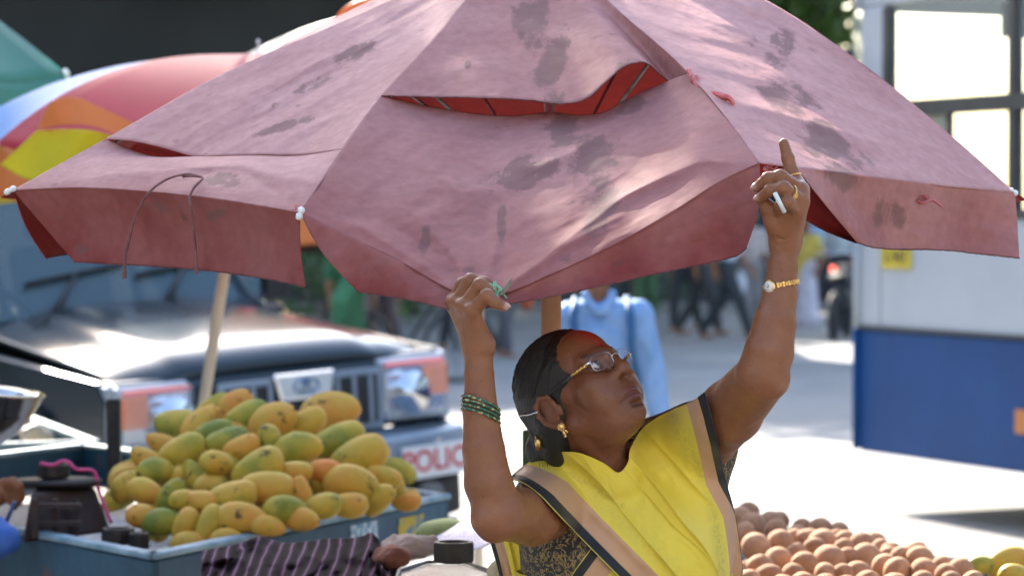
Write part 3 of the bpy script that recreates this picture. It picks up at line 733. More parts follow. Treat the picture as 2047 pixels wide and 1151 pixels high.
def at_t(rb, t):
    x = np.clip(np.asarray(t, float), 0, 1) * (len(rb) - 1); i = np.minimum(x.astype(int), len(rb) - 2); f = (x - i)[..., None]
    return rb[i] * (1 - f) + rb[i + 1] * f
def curve_s(pts, s):
    c = catmull(pts, 200); x = np.clip(s, 0, 1) * 199; i = np.minimum(x.astype(int), 198); f = (x - i)[..., None]
    return c[i] * (1 - f) + c[i + 1] * f
def base_panel(A, B, rim, t, s, sag, sagd):
    a, b = at_t(A, t), at_t(B, t); P = a + (b - a) * s[..., None]
    P[..., 1] += sag * 4 * s * (1 - s) * t; P[..., 2] += sagd * 4 * s * (1 - s) * t
    if rim is not None:
        l = A[-1] + (B[-1] - A[-1]) * s[..., None]
        l[..., 1] += sag * 4 * s * (1 - s); l[..., 2] += sagd * 4 * s * (1 - s)
        P = P + (curve_s(rim, s) - l) * (np.clip(t, 0, 1) ** 2.2)[..., None]
    return P
def folds(P, fl, taper=True):
    """ridges (amp>0 comes towards the viewer side) along polylines given in the cloth's own drawing plane"""
    dd = np.zeros(P.shape[:2])
    for poly, w, amp, *rest in fl:
        asym = rest[0] if rest else 1.0
        dist, par, side = seg_dist(P[..., 0], P[..., 1], poly)
        ww = np.where(side > 0, w, w * asym)
        prof = np.exp(-(dist / ww) ** 1.4)
        dd += 1.5 * amp * prof * (np.sin(np.clip(par, 0.02, .98) * math.pi) ** .5 if taper else 1)
    P[..., 2] -= dd
    return P
def crumple(P, ang, amp, long=220., short=34., seed=1, edge=None):
    c, s_ = math.cos(ang), math.sin(ang)
    u = P[..., 0] * c + P[..., 1] * s_; v = -P[..., 0] * s_ + P[..., 1] * c
    n = fbm(u / long, v / short, 0 * u, 4, seed)
    n = n + .60 * (1 - 2 * np.abs(fbm(u / (long * .8), v / (short * 1.4), 0 * u + 5, 3, seed + 5)))
    P[..., 2] -= amp * n * (edge if edge is not None else 1)
    return P

UMB = thing('market_umbrella', 'large faded maroon market umbrella with torn slits, lifted by the woman in yellow', 'umbrella', (0.05, 5.46, 0))
def blob(P, cx, cy, rx, ry, rot=0.0, soft=.5):
    c, s_ = math.cos(rot), math.sin(rot); x = P[..., 0] - cx; y = P[..., 1] - cy
    u = (x * c + y * s_) / rx; v = (-x * s_ + y * c) / ry
    return np.clip(1.0 + soft - np.sqrt(u*u + v*v) * (1 + soft * .0), 0, 1) * .75
STAINS = [(1060, 345, 105, 32, -.25), (1180, 330, 60, 75, .9), (1195, 400, 55, 75, -.1), (1190, 455, 40, 40, 0), (1002, 440, 12, 60, 0),
          (1130, 250, 40, 60, .3), (1105, 150, 35, 110, .15), (1060, 40, 50, 70, 0), (1260, 215, 45, 18, -.6), (850, 480, 14, 40, .2),
          (940, 540, 45, 12, 0), (1580, 190, 70, 35, .4), (1655, 285, 45, 60, -.5), (1690, 350, 60, 45, .3), (1560, 95, 40, 60, .4),
          (640, 160, 90, 14, -.5), (700, 110, 60, 20, -.5), (560, 255, 60, 10, -.3), (440, 355, 60, 20, .1), (320, 415, 60, 14, .2),
          (430, 430, 22, 12, -.3), (1780, 430, 60, 40, .2), (160, 500, 30, 14, 0), (1240, 150, 40, 20, -.5), (935, 130, 10, 12, 0)]
def stain_of(P):
    st = np.zeros(P.shape[:2])
    for b_ in STAINS: st = np.maximum(st, blob(P, *b_))
    return st
def cloth(name, P, fade, parent, thick=.0009, mat=None, inner=None, flip=True, hem=False):
    nr, nc = P.shape[:2]
    V = W(P[..., 0], P[..., 1], P[..., 2]).reshape(-1, 3)
    f = grid_faces(nr, nc)
    if flip: f = f[:, ::-1].copy()
    fade = np.broadcast_to(fade, (nr, nc))  # sun fading, plus sky light put into the tone of the side panels
    o = mesh(name, V, f, mat or M_out, parent, True, attrs={'fade': fade.ravel(), 'stain': stain_of(P).ravel()})
    mod_solid(o, thick, -1.0, inner or M_in)
    if name == 'valance' or hem:
        e = P[-1].copy(); n_ = len(e); e[:, 2] -= .0006; e[:, 1] += .6 * vnoise(np.arange(n_) * .9, 0 * e[:, 0], 0 * e[:, 0], 5)
        MB().tube(W(e[:, 0], e[:, 1], e[:, 2]), .0011, 5).build('hem', M_hem, o, True)
    return o
def TS(nt_, ns_, t0=0., t1=1.):
    return np.meshgrid(np.linspace(t0, t1, nt_), np.linspace(0, 1, ns_), indexing='ij')
def to_edge(P, E, k=2.0, at_end=True):
    """bend a patch so that its last (or first) row follows the curve E(s)"""
    nr, nc = P.shape[:2]; s = np.linspace(0, 1, nc); w = np.linspace(0, 1, nr)
    if not at_end: w = 1 - w
    row = P[-1] if at_end else P[0]
    E = [tuple(row[0])] + list(E[1:-1]) + [tuple(row[-1])]; tgt = curve_s(E, s)
    return P + (w ** k)[:, None, None] * (tgt - row)[None]

# --- centre panel: upper half above the slit, lower half pulled down by the hands
rimC = [(600, 425, 4.64), (700, 474, 4.585), (800, 522, 4.525), (900, 578, 4.47), (945, 596, 4.45), (1000, 588, 4.45), (1100, 548, 4.46), (1200, 503, 4.475),
        (1350, 420, 4.505), (1450, 357, 4.53), (1518, 326, 4.56)]
def t_at(rb, px, py): return float(np.argmin(np.hypot(rb[:, 0] - px, rb[:, 1] - py))) / (len(rb) - 1)
tL = t_at(RL1, 765, 194); tR = t_at(RR1, 1376, 147)
t, s = TS(70, 150); t2 = t * (tL + (tR - tL) * s)
P = base_panel(RL1, RR1, None, t2, s, 20, .02)
P = to_edge(P, [(765, 193, 4.98), (840, 194, 4.955), (950, 196, 4.93), (1060, 201, 4.91), (1130, 208, 4.895), (1172, 198, 4.885), (1212, 164, 4.885),
                (1256, 130, 4.90), (1290, 126, 4.92), (1320, 150, 4.95), (1345, 168, 4.965), (1376, 147, 4.985)], 2.4)
P = folds(P, [([(1060, 20), (1110, 110), (1150, 205)], 26, .006), ([(1330, 120), (1200, 90), (1040, 60)], 20, .006), ([(800, 170), (950, 130), (1060, 140)], 18, .004)])
P = crumple(P, .15, .0065, 200, 46, 3, np.sin(s * math.pi) ** .4)
upC = cloth('canopy_panel', P, .60 - .12 * s + 0 * t, UMB, hem=True); tag(upC, 'sun-faded pink centre panel with a long torn slit')
t, s = TS(130, 190); t0 = tL + (tR - tL) * s; t2 = t0 + (1 - t0) * t
P = base_panel(RL1, RR1, rimC, t2, s, 16, .02)
P = to_edge(P, [(765, 199, 5.00), (850, 211, 4.985), (960, 228, 4.97), (1030, 231, 4.96), (1100, 224, 4.955), (1160, 230, 4.95), (1200, 226, 4.955),
                (1250, 200, 4.965), (1320, 168, 4.98), (1376, 147, 4.99)], 3.0, at_end=False)
P = folds(P, [([(1372, 150), (1260, 205), (1150, 300), (1080, 330), (970, 335)], 34, .017, .55),
              ([(1500, 330), (1400, 320), (1250, 390), (1080, 520), (990, 585)], 26, .014, .6),
              ([(1440, 240), (1300, 300), (1180, 420), (1060, 540)], 30, -.010),
              ([(620, 430), (760, 440), (900, 520), (940, 590)], 22, -.008), ([(640, 428), (720, 452), (850, 532), (925, 588)], 14, .008),
              ([(880, 360), (930, 385), (1010, 365)], 22, .009, .5), ([(700, 300), (850, 330), (930, 390), (960, 560)], 30, .006),
              ([(1260, 420), (1150, 480), (985, 590)], 14, .007), ([(820, 420), (900, 500), (950, 590)], 12, .006), ([(1000, 430), (985, 520), (960, 592)], 12, .005)])
P = crumple(P, -.45, .0080, 210, 48, 11, np.sin(s * math.pi) ** .4)
mid = cloth('canopy_panel', P, .50 - .20 * t ** 1.5 + .05 * s, UMB); tag(mid, 'lower centre panel with dark grey stains, pulled down by the hands')
# its valance: two hanging triangles each side of the gripping hand
botC = [(715, 583, 4.55), (770, 591, 4.52), (830, 601, 4.475), (900, 618, 4.44), (940, 622, 4.435), (985, 612, 4.435), (1060, 600, 4.44), (1200, 572, 4.455),
        (1330, 543, 4.48), (1430, 522, 4.505), (1478, 508, 4.52), (1492, 496, 4.525)]
t, s = TS(60, 190)
a = curve_s(rimC, s); b = curve_s(botC, s)
P = a + (b - a) * t[..., None]
P[..., 2] += (.008 * np.sin(t * math.pi) * np.clip(np.abs(s - .36) * 3, 0, 1))
ls = np.clip(1 - s / .10, 0, 1); P[..., 0] -= 14 * ls * np.sin(t * math.pi); rs = np.clip((s - .93) / .07, 0, 1); P[..., 0] += 12 * rs * np.sin(t * math.pi)
P = crumple(P, -.4, .0055, 190, 46, 21, np.sin(t * math.pi * .9) ** .5)
o = cloth('valance', P, .30 - .16 * t + 0 * s, mid)

# --- left panel
rimL = [(25, 380, 5.10), (150, 375, 5.0), (300, 383, 4.87), (450, 400, 4.75), (600, 425, 4.64)]
t1L, t1R = t_at(RL2, 215, 277), t_at(RL1, 688, 300)
t, s = TS(100, 130); t2 = t * (t1L + (t1R - t1L) * s)
P = base_panel(RL2, RL1, None, t2, s, 26, .03)
P = to_edge(P, [(215, 276, 5.17), (260, 281, 5.135), (310, 291, 5.095), (350, 302, 5.06), (383, 311, 5.035), (440, 311, 5.005), (520, 309, 4.955), (600, 309, 4.90), (688, 300, 4.83)], 2.6)
P = crumple(P, -.50, .0120, 300, 32, 31, (np.sin(s * math.pi) ** .5))
P = folds(P, [([(330, 250), (560, 160), (760, 60)], 16, .008), ([(420, 290), (600, 200), (790, 100)], 14, -.007)])
o = cloth('canopy_panel', P, .92 - .08 * t + 0 * s, UMB); tag(o, 'sunlit lavender-pink left panel with a short torn slit')
t, s = TS(60, 130); t0 = t1L + (t1R - t1L) * s; t2 = t0 + (1 - t0) * t
P = base_panel(RL2, RL1, rimL, t2, s, 14, .02)
P = to_edge(P, [(215, 280, 5.18), (255, 296, 5.16), (300, 311, 5.125), (345, 315, 5.085), (383, 313, 5.05), (440, 312, 5.012), (520, 310, 4.96), (600, 310, 4.905), (688, 301, 4.835)], 3.0, at_end=False)
P = folds(P, [([(60, 372), (250, 345), (480, 330), (640, 370)], 14, .010), ([(200, 330), (330, 335), (500, 350), (590, 410)], 14, -.008), ([(350, 350), (400, 352), (430, 345)], 10, -.008)])
P = crumple(P, .05, .0070, 240, 30, 41, np.sin(s * math.pi) ** .5)
lowL = cloth('canopy_panel', P, .80 - .30 * t ** 2 + 0 * s, UMB); tag(lowL, 'lower left panel with a knotted brown cord')
t, s = TS(50, 130)
botL = [(148, 523, 5.06), (230, 528, 5.0), (320, 533, 4.93), (450, 545, 4.82), (530, 557, 4.74), (611, 574, 4.66)]
a = curve_s(rimL, s); b = curve_s(botL, s); P = a + (b - a) * t[..., None]
P[..., 2] += .02 * np.sin(t * math.pi) - .03 * t; P[..., 0] -= 8 * np.clip((s - .9) / .1, 0, 1) * np.sin(t * math.pi) * .6
P = crumple(P, 1.3, .004, 150, 50, 51, np.sin(t * math.pi * .8) ** .6)
cloth('valance', P, .16 - .06 * t + 0 * s, lowL)

# --- right panel
rimR = [(1518, 326, 4.56), (1600, 336, 4.62), (1750, 355, 4.78), (1900, 373, 4.95), (2030, 385, 5.10)]
t, s = TS(150, 130)
P = base_panel(RR1, RR2, rimR, t, s, 20, .03)
P = folds(P, [([(1390, 170), (1480, 205), (1640, 250), (1800, 300)], 20, .012, .6), ([(1230, 20), (1340, 60), (1480, 90)], 14, .008), ([(1270, 50), (1360, 95), (1500, 130)], 13, .008),
              ([(1310, 90), (1400, 130), (1560, 170)], 13, .008), ([(1480, 250), (1640, 290), (1820, 345)], 26, -.008), ([(1640, 90), (1800, 240), (1960, 350)], 22, -.008),
              ([(1560, 300), (1700, 330), (1860, 360)], 16, .006)])
P = crumple(P, .38, .0115, 270, 34, 61, np.sin(s * math.pi) ** .5)
rp = cloth('canopy_panel', P, .94 - .22 * t ** 2 + 0 * s, UMB); tag(rp, 'sunlit pink right panel with dirt streaks')  # paler tone also carries the sky light on this side
botR = [(1712, 484, 4.74), (1738, 493, 4.77), (1780, 498, 4.83), (1850, 499, 4.90), (1900, 501, 4.95), (1960, 508, 5.01), (2038, 516, 5.07)]
t, s = TS(60, 130)
a = curve_s([(1592, 334, 4.60), (1680, 346, 4.70), (1800, 361, 4.83), (1920, 376, 4.97), (2030, 385, 5.10)], s); b = curve_s(botR, s); P = a + (b - a) * t[..., None]
ls = np.clip(1 - s / .18, 0, 1); P[..., 0] -= 10 * ls * np.sin(t * math.pi); P[..., 1] -= 10 * ls * np.sin(t * math.pi)
P[..., 2] -= .03 * np.sin(t * math.pi) * ls
P[..., 2] += .02 * np.sin(t * math.pi) * (1 - ls)
P[..., 2] -= .014 * np.sin((s * 4.2 + .2) * math.pi) * t
P = crumple(P, .25, .0080, 130, 46, 71, np.sin(t * math.pi * .85) ** .6)
rv = cloth('valance', P, .52 - .12 * t + 0 * s, rp)
# curled-back corner of that valance: its red side faces us
t, s = TS(24, 40)
a = curve_s([(1524, 332, 4.60), (1590, 334, 4.625), (1630, 362, 4.66), (1672, 415, 4.70), (1716, 486, 4.76)], s)
b = curve_s([(1540, 372, 4.66), (1572, 405, 4.68), (1612, 440, 4.71), (1660, 466, 4.74), (1712, 486, 4.765)], s)
P = a + (b - a) * t[..., None]; P[..., 2] += .03 * np.sin(t * math.pi)
o = cloth('valance', P, .1 + 0 * t, rp, mat=M_in, inner=M_out)

# --- the five panels of the far side
def back_panel(ra, rb_, hang=.05):
    n1, n2 = 40, 24
    t, s = TS(n1, n2); A_ = ra[np.linspace(0, len(ra) - 1, n1).astype(int)][:, None]; B_ = rb_[np.linspace(0, len(rb_) - 1, n1).astype(int)][:, None]
    P = A_ + (B_ - A_) * s[..., None]; P[..., 2] -= .03 * 4 * s * (1 - s) * t
    P[..., 2] += .004 * fbm(P[..., 0] * 6, P[..., 1] * 6, 0 * t, 3, 5) * np.sin(s * math.pi)
    f = grid_faces(n1, n2); ax, bx = ra[-1], rb_[-1]
    v = P.reshape(-1, 3)
    nn = np.cross(v[f[400, 1]] - v[f[400, 0]], v[f[400, 2]] - v[f[400, 0]])
    if nn[2] < 0: f = f[:, ::-1].copy()
    o = mesh('canopy_panel', v, f, M_out, UMB, True, attrs={'fade': np.full(n1*n2, .8), 'stain': np.zeros(n1*n2)}); mod_solid(o, .0009, -1, M_in)
    out = (ax + bx) / 2 - np.array([.05, 5.46, 1.7]); out[2] = 0; out /= np.linalg.norm(out)
    t, s = TS(14, n2); e = P[-1][None]; v = (e + t[..., None] * (np.array([0, 0, -hang]) + out * .02)).reshape(-1, 3); f = grid_faces(14, n2)
    nn = np.cross(v[f[40, 1]] - v[f[40, 0]], v[f[40, 2]] - v[f[40, 0]])
    if nn @ out < 0: f = f[:, ::-1].copy()
    q = mesh('valance', v, f, M_out, o, True, attrs={'fade': np.full(len(v), .2), 'stain': np.zeros(len(v))}); mod_solid(q, .0009, -1, M_in)
L2w, R2w = W(25, 380, 5.10), W(2030, 385, 5.10)
BK = [L2w, np.array([-.74, 5.90, 1.735]), np.array([-.32, 6.30, 1.75]), np.array([.42, 6.30, 1.75]), np.array([.78, 5.90, 1.725]), R2w]
A0 = np.array(WV(*APX)); kk = np.linspace(0, 1, NT)[:, None]
def brib(c): return A0 + (np.array(c) - A0) * kk + np.array([0, 0, .035]) * np.sin(kk * math.pi)
BR = [W(RL2[:, 0], RL2[:, 1], RL2[:, 2])] + [brib(c) for c in BK[1:-1]] + [W(RR2[:, 0], RR2[:, 1], RR2[:, 2])]
for i in range(5): back_panel(BR[i], BR[i + 1], .012 if i in (0, 4) else .05)
# the neighbouring valance that shows its red side beyond the left corner
t, s = TS(24, 24)
a = curve_s([(30, 384, 5.115), (58, 384, 5.25), (90, 384, 5.40)], s); b = curve_s([(92, 516, 5.115), (112, 512, 5.22), (150, 506, 5.38)], s)
P = a + (b - a) * t[..., None]; P[..., 0] -= 10 * np.sin(t * math.pi) * (1 - s)
cloth('valance', P, .1 + 0 * t, UMB, mat=M_in, inner=M_out)

# --- frame under the cloth
apw = WV(*APX)
MB().tube([(apw.x + .02, 5.46, 0.02), (apw.x + .014, 5.46, 1.66)], .0185, 14).build('pole', M_wood, UMB, True)
MB().tube([(apw.x + .014, 5.46, 1.655), (apw.x + .01, 5.46, apw.z - .01)], .010, 12).build('upper_tube', pm('red painted tube', (.25, .03, .03), (.18, .02, .02), rough=.4), UMB, True)
MB().lathe([(.004, 0), (.03, .005), (.034, .03), (.02, .05), (.012, .09), (.002, .1)], 16, (apw.x, 5.46, apw.z - .012)).build('finial', M_rib, UMB, True)
hub = Vector((apw.x + .012, 5.46, apw.z - .47))
MB().lathe([(.019, -.02), (.034, -.02), (.034, .02), (.019, .02)], 16, hub).build('hub', M_rib, UMB, True)
tips = []
for rb in (RL2, RL1, RR1, RR2):
    Q = W(rb[:, 0], rb[:, 1], rb[:, 2]); Q[:, 2] -= .012; Q[:, 1] += .045
    MB().tube(Q[2::6], .0035, 6).build('rib', M_rib, UMB, True)
    MB().tube([hub, Q[len(Q) // 2]], .003, 6).build('strut', M_rib, UMB, True)
for c in BK[1:-1]:
    c = Vector(c); q = [apw.lerp(c, k / 10) + Vector((0, 0, .035 * math.sin(k / 10 * math.pi) - .01)) for k in range(11)]
    MB().tube(q, .0022, 6).build('rib', M_rib, UMB, True); MB().tube([hub, q[5]], .003, 6).build('strut', M_rib, UMB, True)
def bead(px, py, d, ang, L=.022, r=.0052):
    c = WV(px, py, d); M = Matrix.Rotation(ang, 3, 'Y')
    MB().lathe([(.001, -L * .5), (r * .8, -L * .42), (r, -L * .1), (r * .55, 0), (r * .9, L * .12), (r, L * .35), (r * .5, L * .5), (.001, L * .52)], 12, c, M).build('rib_tip', M_bead, UMB, True)
bead(20, 381, 5.095, R(62)); bead(600, 427, 4.60, R(20), .020, .0056); bead(2026, 384, 5.10, R(-60), .016)
# cord tied through the left panel
def cord(pts, r, mat=M_cord, name='tie_cord', parent=UMB, n=60, flat=0):
    c = catmull(pts, n); k = np.linspace(0, 1, n); Q = W(c[:, 0], c[:, 1], c[:, 2] - .035 * np.clip((k - .18) * 4, 0, 1))
    rr = r * (1 + .25 * vnoise(k * 25, 0 * k, 0 * k, 3)) * (1 + flat * np.clip((k - .9) * 10, 0, 1))
    return MB().tube(Q, list(rr), 7).build(name, mat, parent, True)
cord([(402, 353, 4.86), (380, 349, 4.855), (352, 352, 4.86), (320, 366, 4.85), (290, 395, 4.86), (268, 440, 4.87), (258, 480, 4.885), (251, 510, 4.89), (248, 555, 4.90)], .0019, flat=1.6)
cord([(365, 354, 4.86), (388, 352, 4.845), (405, 356, 4.835), (392, 370, 4.82), (380, 392, 4.82), (384, 430, 4.83), (388, 470, 4.84), (391, 500, 4.845), (393, 546, 4.85)], .0019, flat=1.0)
# frayed bits
def fray(cx, cy, d, n, ln, seed, w=.0007, spread=2.6, a0=-1.5):
    rr = random.Random(seed); m = MB()
    for i in range(n):
        a = a0 + rr.uniform(-spread, spread); l = ln * rr.uniform(.4, 1)
        p0 = (cx + rr.uniform(-6, 6), cy + rr.uniform(-5, 5), d)
        p2 = (p0[0] + math.cos(a) * l, p0[1] + math.sin(a) * l, d - rr.uniform(0, .012)); pm_ = ((p0[0]+p2[0])/2 + rr.uniform(-3, 3), (p0[1]+p2[1])/2, d - .006)
        c = catmull([p0, pm_, p2], 5); m.tube(W(c[:, 0], c[:, 1], c[:, 2]), [w, w, w * .8, w * .6, w * .2], 4)
    return m.build('frayed_thread', M_fray, UMB, True)
fray(1540, 341, 4.53, 46, 16, 1); fray(1384, 155, 4.87, 34, 16, 2, a0=0.8, spread=.9); fray(764, 194, 4.97, 8, 9, 3, a0=2.6, spread=.6); fray(1850, 397, 4.885, 22, 11, 4, spread=1.5); fray(594, 416, 4.62, 6, 11, 5, a0=-2.4, spread=.5); fray(212, 278, 5.15, 7, 9, 6, a0=2.9, spread=.6)
def ribbon(pts, wpx, name, mat, inner=None):
    c = catmull(pts, 24); tn = np.gradient(c[:, :2], axis=0); tn /= np.linalg.norm(tn, axis=1)[:, None] + 1e-9
    k = np.linspace(0, 1, 24); w = wpx * (.25 + np.sin(k * math.pi * .8 + .4)) ; off = np.stack([-tn[:, 1], tn[:, 0]], 1) * w[:, None]
    P = np.stack([np.concatenate([c[:, :2] - off, c[:, 2:]], 1), np.concatenate([c[:, :2] + off * .2, c[:, 2:] - .006], 1), np.concatenate([c[:, :2] + off, c[:, 2:] + .003], 1)], 1)
    V = W(P[..., 0], P[..., 1], P[..., 2]).reshape(-1, 3)
    o = mesh(name, V, grid_faces(24, 3), mat, UMB, True); mod_solid(o, .0004, 0); return o
ribbon([(1374, 138, 4.89), (1392, 168, 4.85), (1415, 188, 4.82), (1440, 192, 4.80), (1462, 200, 4.79), (1466, 220, 4.79)], 6, 'torn_strip', M_fray)
ribbon([(1816, 372, 4.885), (1826, 395, 4.885), (1846, 405, 4.88), (1862, 400, 4.88), (1884, 414, 4.875)], 3, 'torn_strip', M_fray)
# ------------------------------------------------------------------ the woman in the yellow saree
PER = thing('person', 'woman in yellow saree and glasses looking up, both arms raised to the umbrella', 'person', WV(1240, 1151, 4.68) * 1.0)
PER.location.z = 0
yaw, el, roll, HS = R(48), R(33.5), R(6.5), .875
hf = Vector((math.cos(el) * math.sin(yaw), -math.cos(el) * math.cos(yaw), math.sin(el)))
hu = Vector((-math.sin(el) * math.sin(yaw), math.sin(el) * math.cos(yaw), math.cos(el)))
hr = hf.cross(hu)
hr, hu = hr * math.cos(roll) - hu * math.sin(roll), hu * math.cos(roll) + hr * math.sin(roll)
HC = WV(1164, 807, 4.60)
HR = np.array([hr, hf, hu])                                  # rows: local axes
def H(r, f, u): return np.array(HC) + HS * (r * HR[0] + f * HR[1] + u * HR[2])
def toH(X): return (np.asarray(X) - np.array(HC)) @ HR.T / HS
def hell(c, r, k=.01, sub=False, rot=None):
    M = HR if rot is None else A3(rot) @ HR
    return ellip(H(*c), np.array(r) * HS, k * HS, M, sub)
def hcone(a, b, ra, rb, k=.01, sub=False): return rcone(H(*a), H(*b), ra * HS, rb * HS, k * HS, sub)
def rot3(ax, a): return np.array(Matrix.Rotation(a, 3, ax))

head = [hell((0, -.004, .046), (.0715, .090, .080), .01),
        hell((0, .044, .058), (.058, .046, .052), .02),                      # forehead
        hell((0, .040, -.018), (.056, .054, .070), .022),                    # face mass
        hell((0, .030, -.054), (.044, .050, .030), .02)]
for s_ in (-1, 1):
    head += [hell((s_*.043, .066, .002), (.024, .026, .020), .022),          # cheekbone
             hell((s_*.036, .064, -.028), (.026, .026, .028), .022),         # cheek
             hcone((s_*.052, .004, -.034), (s_*.020, .070, -.070), .019, .013, .018)]
head += [hell((0, .0865, -.069), (.023, .016, .016), .014),                   # chin
         hell((0, .042, -.074), (.034, .036, .018), .02),                    # under the chin
         hell((0, .0835, -.036), (.031, .021, .029), .016)]                   # muzzle
for s_ in (-1, 1):
    head += [hcone((s_*.010, .0955, .046), (s_*.046, .0765, .046), .0085, .0075, .012)]   # brow
    head += [hell((s_*.030, .100, .028), (.019, .015, .0105), .012, True)]   # socket
    head += [hell((s_*.031, .0765, .029), (.0165, .0150, .0128), .004)]      # lids
head += [hcone((0, .0945, .037), (0, .1090, .008), .0076, .0115, .010),      # nose bridge
         hell((0, .1105, .0030), (.0140, .0115, .0115), .008)]
for s_ in (-1, 1):
    head += [hell((s_*.0160, .1010, -.0010), (.0090, .0115, .0095), .006),
             hcone((s_*.026, .0905, -.004), (s_*.034, .083, -.032), .007, .008, .014)]          # cheek fold
for s_ in (-1, 1):
    head += [hell((s_*.0085, .1080, -.0095), (.0048, .0064, .0050), .003, True)]
    # lips
    head += [hcone((0, .1000, -.0345), (s_*.0125, .0975, -.0350), .0044, .0042, .006), hcone((s_*.0125, .0975, -.0350), (s_*.0270, .0885, -.0440), .0042, .0025, .006),
             hcone((0, .0985, -.0462), (s_*.0120, .0960, -.0462), .0044, .0040, .006), hcone((s_*.0120, .0960, -.0462), (s_*.0260, .0880, -.0460), .0040, .0025, .006)]
for s_ in (-1, 1): head += [hcone((0, .1045, -.0402), (s_*.014, .1015, -.0410), .0016, .0015, .003, True), hcone((s_*.014, .1015, -.0410), (s_*.0295, .0915, -.0485), .0015, .0014, .003, True)]
head += [hcone((-.010, .099, -.0585), (.010, .099, -.0585), .004, .004, .008, True)]        # dent above the chin
# eye slits
for s_ in (-1, 1): head += [hell((s_*.0315, .0930, .0285), (.0135, .0085, .0048), .0015, True)]
# ears
for s_ in (-1, 1):
    tilt = rot3('Y', s_ * R(-16)) @ rot3('X', R(-14))
    e0 = np.array((s_*.0755, -.012, .000))
    def E(a, b, o=0.0): return tuple(e0 + np.array((s_ * (o + .004 * (-a) / .02 + .004), a, b)))
    ring = [E(.011, -.006), E(.016, .012), E(.012, .026), E(-.002, .032), E(-.015, .024), E(-.019, .008), E(-.014, -.010), E(-.004, -.022), E(.006, -.028)]
    head += [hell((s_*.0745, -.012, .004), (.0060, .0165, .0270), .006)]
    head += [hcone(ring[i], ring[i+1], .0042, .0042, .004) for i in range(len(ring) - 1)]
    head += [hell((s_*.0785, -.003, -.027), (.0050, .0085, .0090), .006)]              # lobe
    head += [hell((s_*.0835, -.004, .002), (.0060, .0080, .0110), .004, True), hell((s_*.0835, -.004, .018), (.0040, .0060, .0060), .003, True)]
    head += [hcone((s_*.0725, .008, .002), (s_*.0735, .007, -.010), .0045, .004, .004)]  # tragus
# neck and shoulders
nb = W(1208, 985, 4.665)
shR, shL = W(1112, 1005, 4.645), W(1393, 884, 4.675)
body = head + [rcone(H(0, -.020, -.035), nb, .042, .045, .02), rcone(H(0, .012, -.066), W(1226, 965, 4.635), .021, .024, .02)]
for q in (-1, 1):     # cords of the neck
    body += [rcone(H(q*.036, -.008, -.050), W(1236 + q*-14, 965, 4.602 - (q > 0) * .006), .009, .008, .014)]
neckp = body[len(head):]
na_, nd_ = H(0, -.020, -.035), nb - H(0, -.020, -.035)
for fr_ in (.30, .44, .57, .70):
    c_ = na_ + nd_ * fr_; sd_ = np.cross(nd_, (0, 1, 0)); sd_ /= np.linalg.norm(sd_); fw_ = np.cross(sd_, nd_); fw_ /= np.linalg.norm(fw_); fw_ = fw_ if fw_[1] < 0 else -fw_
    arc = [c_ + (.0432 + .004 * fr_) * (math.cos(t_) * fw_ + math.sin(t_) * sd_) + np.array((0, 0, .004 * math.sin(3 * t_ + fr_ * 9))) for t_ in np.linspace(-1.2, 1.2, 9)]
    body += [rcone(arc[i], arc[i+1], .0016, .0016, .004, True) for i in range(8)]
torso = [rcone(shR, nb, .050, .042, .04), rcone(nb, W(1305, 905, 4.70), .040, .040, .04), rcone(W(1305, 905, 4.70), shL, .040, .054, .04),
         ellip(W(1250, 1090, 4.695), (.138, .096, .140), .05), ellip(W(1250, 1235, 4.70), (.138, .112, .19), .06),
         ellip(W(1178, 1125, 4.630), (.066, .060, .066), .05), ellip(W(1335, 1100, 4.645), (.066, .060, .066), .05),
         rcone(shL, W(1375, 1080, 4.69), .044, .046, .04), rcone(shR, W(1135, 1120, 4.69), .048, .05, .05)]
body += torso
# her right arm (left in the picture)
aR = [shR, W(1060, 1030, 4.525), W(1000, 1026, 4.415)]
body += chain(aR, [.048, .0425, .0378], .012)
body += chain([W(998, 1024, 4.415), W(976, 965, 4.41), W(967, 900, 4.412), W(961, 825, 4.418), W(958, 750, 4.424), W(956, 694, 4.428)],
              [.0355, .0342, .0300, .0252, .0208, .0203], .004)
body += [rcone(W(972, 1040, 4.395), W(984, 1052, 4.40), .020, .02, .02)]                 # elbow point
body += [ellip(W(979, 691, 4.415), (.0085, .009, .011), .010)]                           # wrist bone
wrR = W(956, 690, 4.428)
mcp = [W(906, 606, 4.458), W(915, 605, 4.438), W(930, 612, 4.418), W(946, 621, 4.404)]    # index .. little
for p_, r_ in zip(mcp, (.0120, .0122, .0118, .0108)): body += [rcone(wrR, p_, .0175, r_, .012)]
body += [rcone(mcp[i], mcp[i+1], .0112, .0112, .006) for i in range(3)]
fR = [[mcp[0], W(926, 569, 4.450), W(952, 570, 4.452), W(970, 584, 4.458)],
      [mcp[1], W(941, 562, 4.424), W(968, 566, 4.422), W(989, 580, 4.430)],
      [mcp[2], W(960, 570, 4.402), W(978, 584, 4.402), W(990, 599, 4.412)],
      [mcp[3], W(973, 591, 4.386), W(990, 604, 4.384), W(1008, 613, 4.388)]]
fr = [(.0116, .0106, .0094, .0078), (.0118, .0108, .0096, .0080), (.0114, .0104, .0093, .0078), (.0106, .0098, .0088, .0072)]
for ch, rr_ in zip(fR, fr):
    body += [rcone(ch[0], ch[1], rr_[0], rr_[1], .0022), rcone(ch[1], ch[2], rr_[1], rr_[2], .0014), rcone(ch[2], ch[3], rr_[2], rr_[3], .0014)]
    body += [ellip(ch[1], (rr_[1]*1.12,)*3, .0022), ellip(ch[2], (rr_[2]*1.07,)*3, .002)]
for p_ in mcp: body += [ellip(p_ + np.array((-.003, -.003, .001)), (.0100,)*3, .005)]
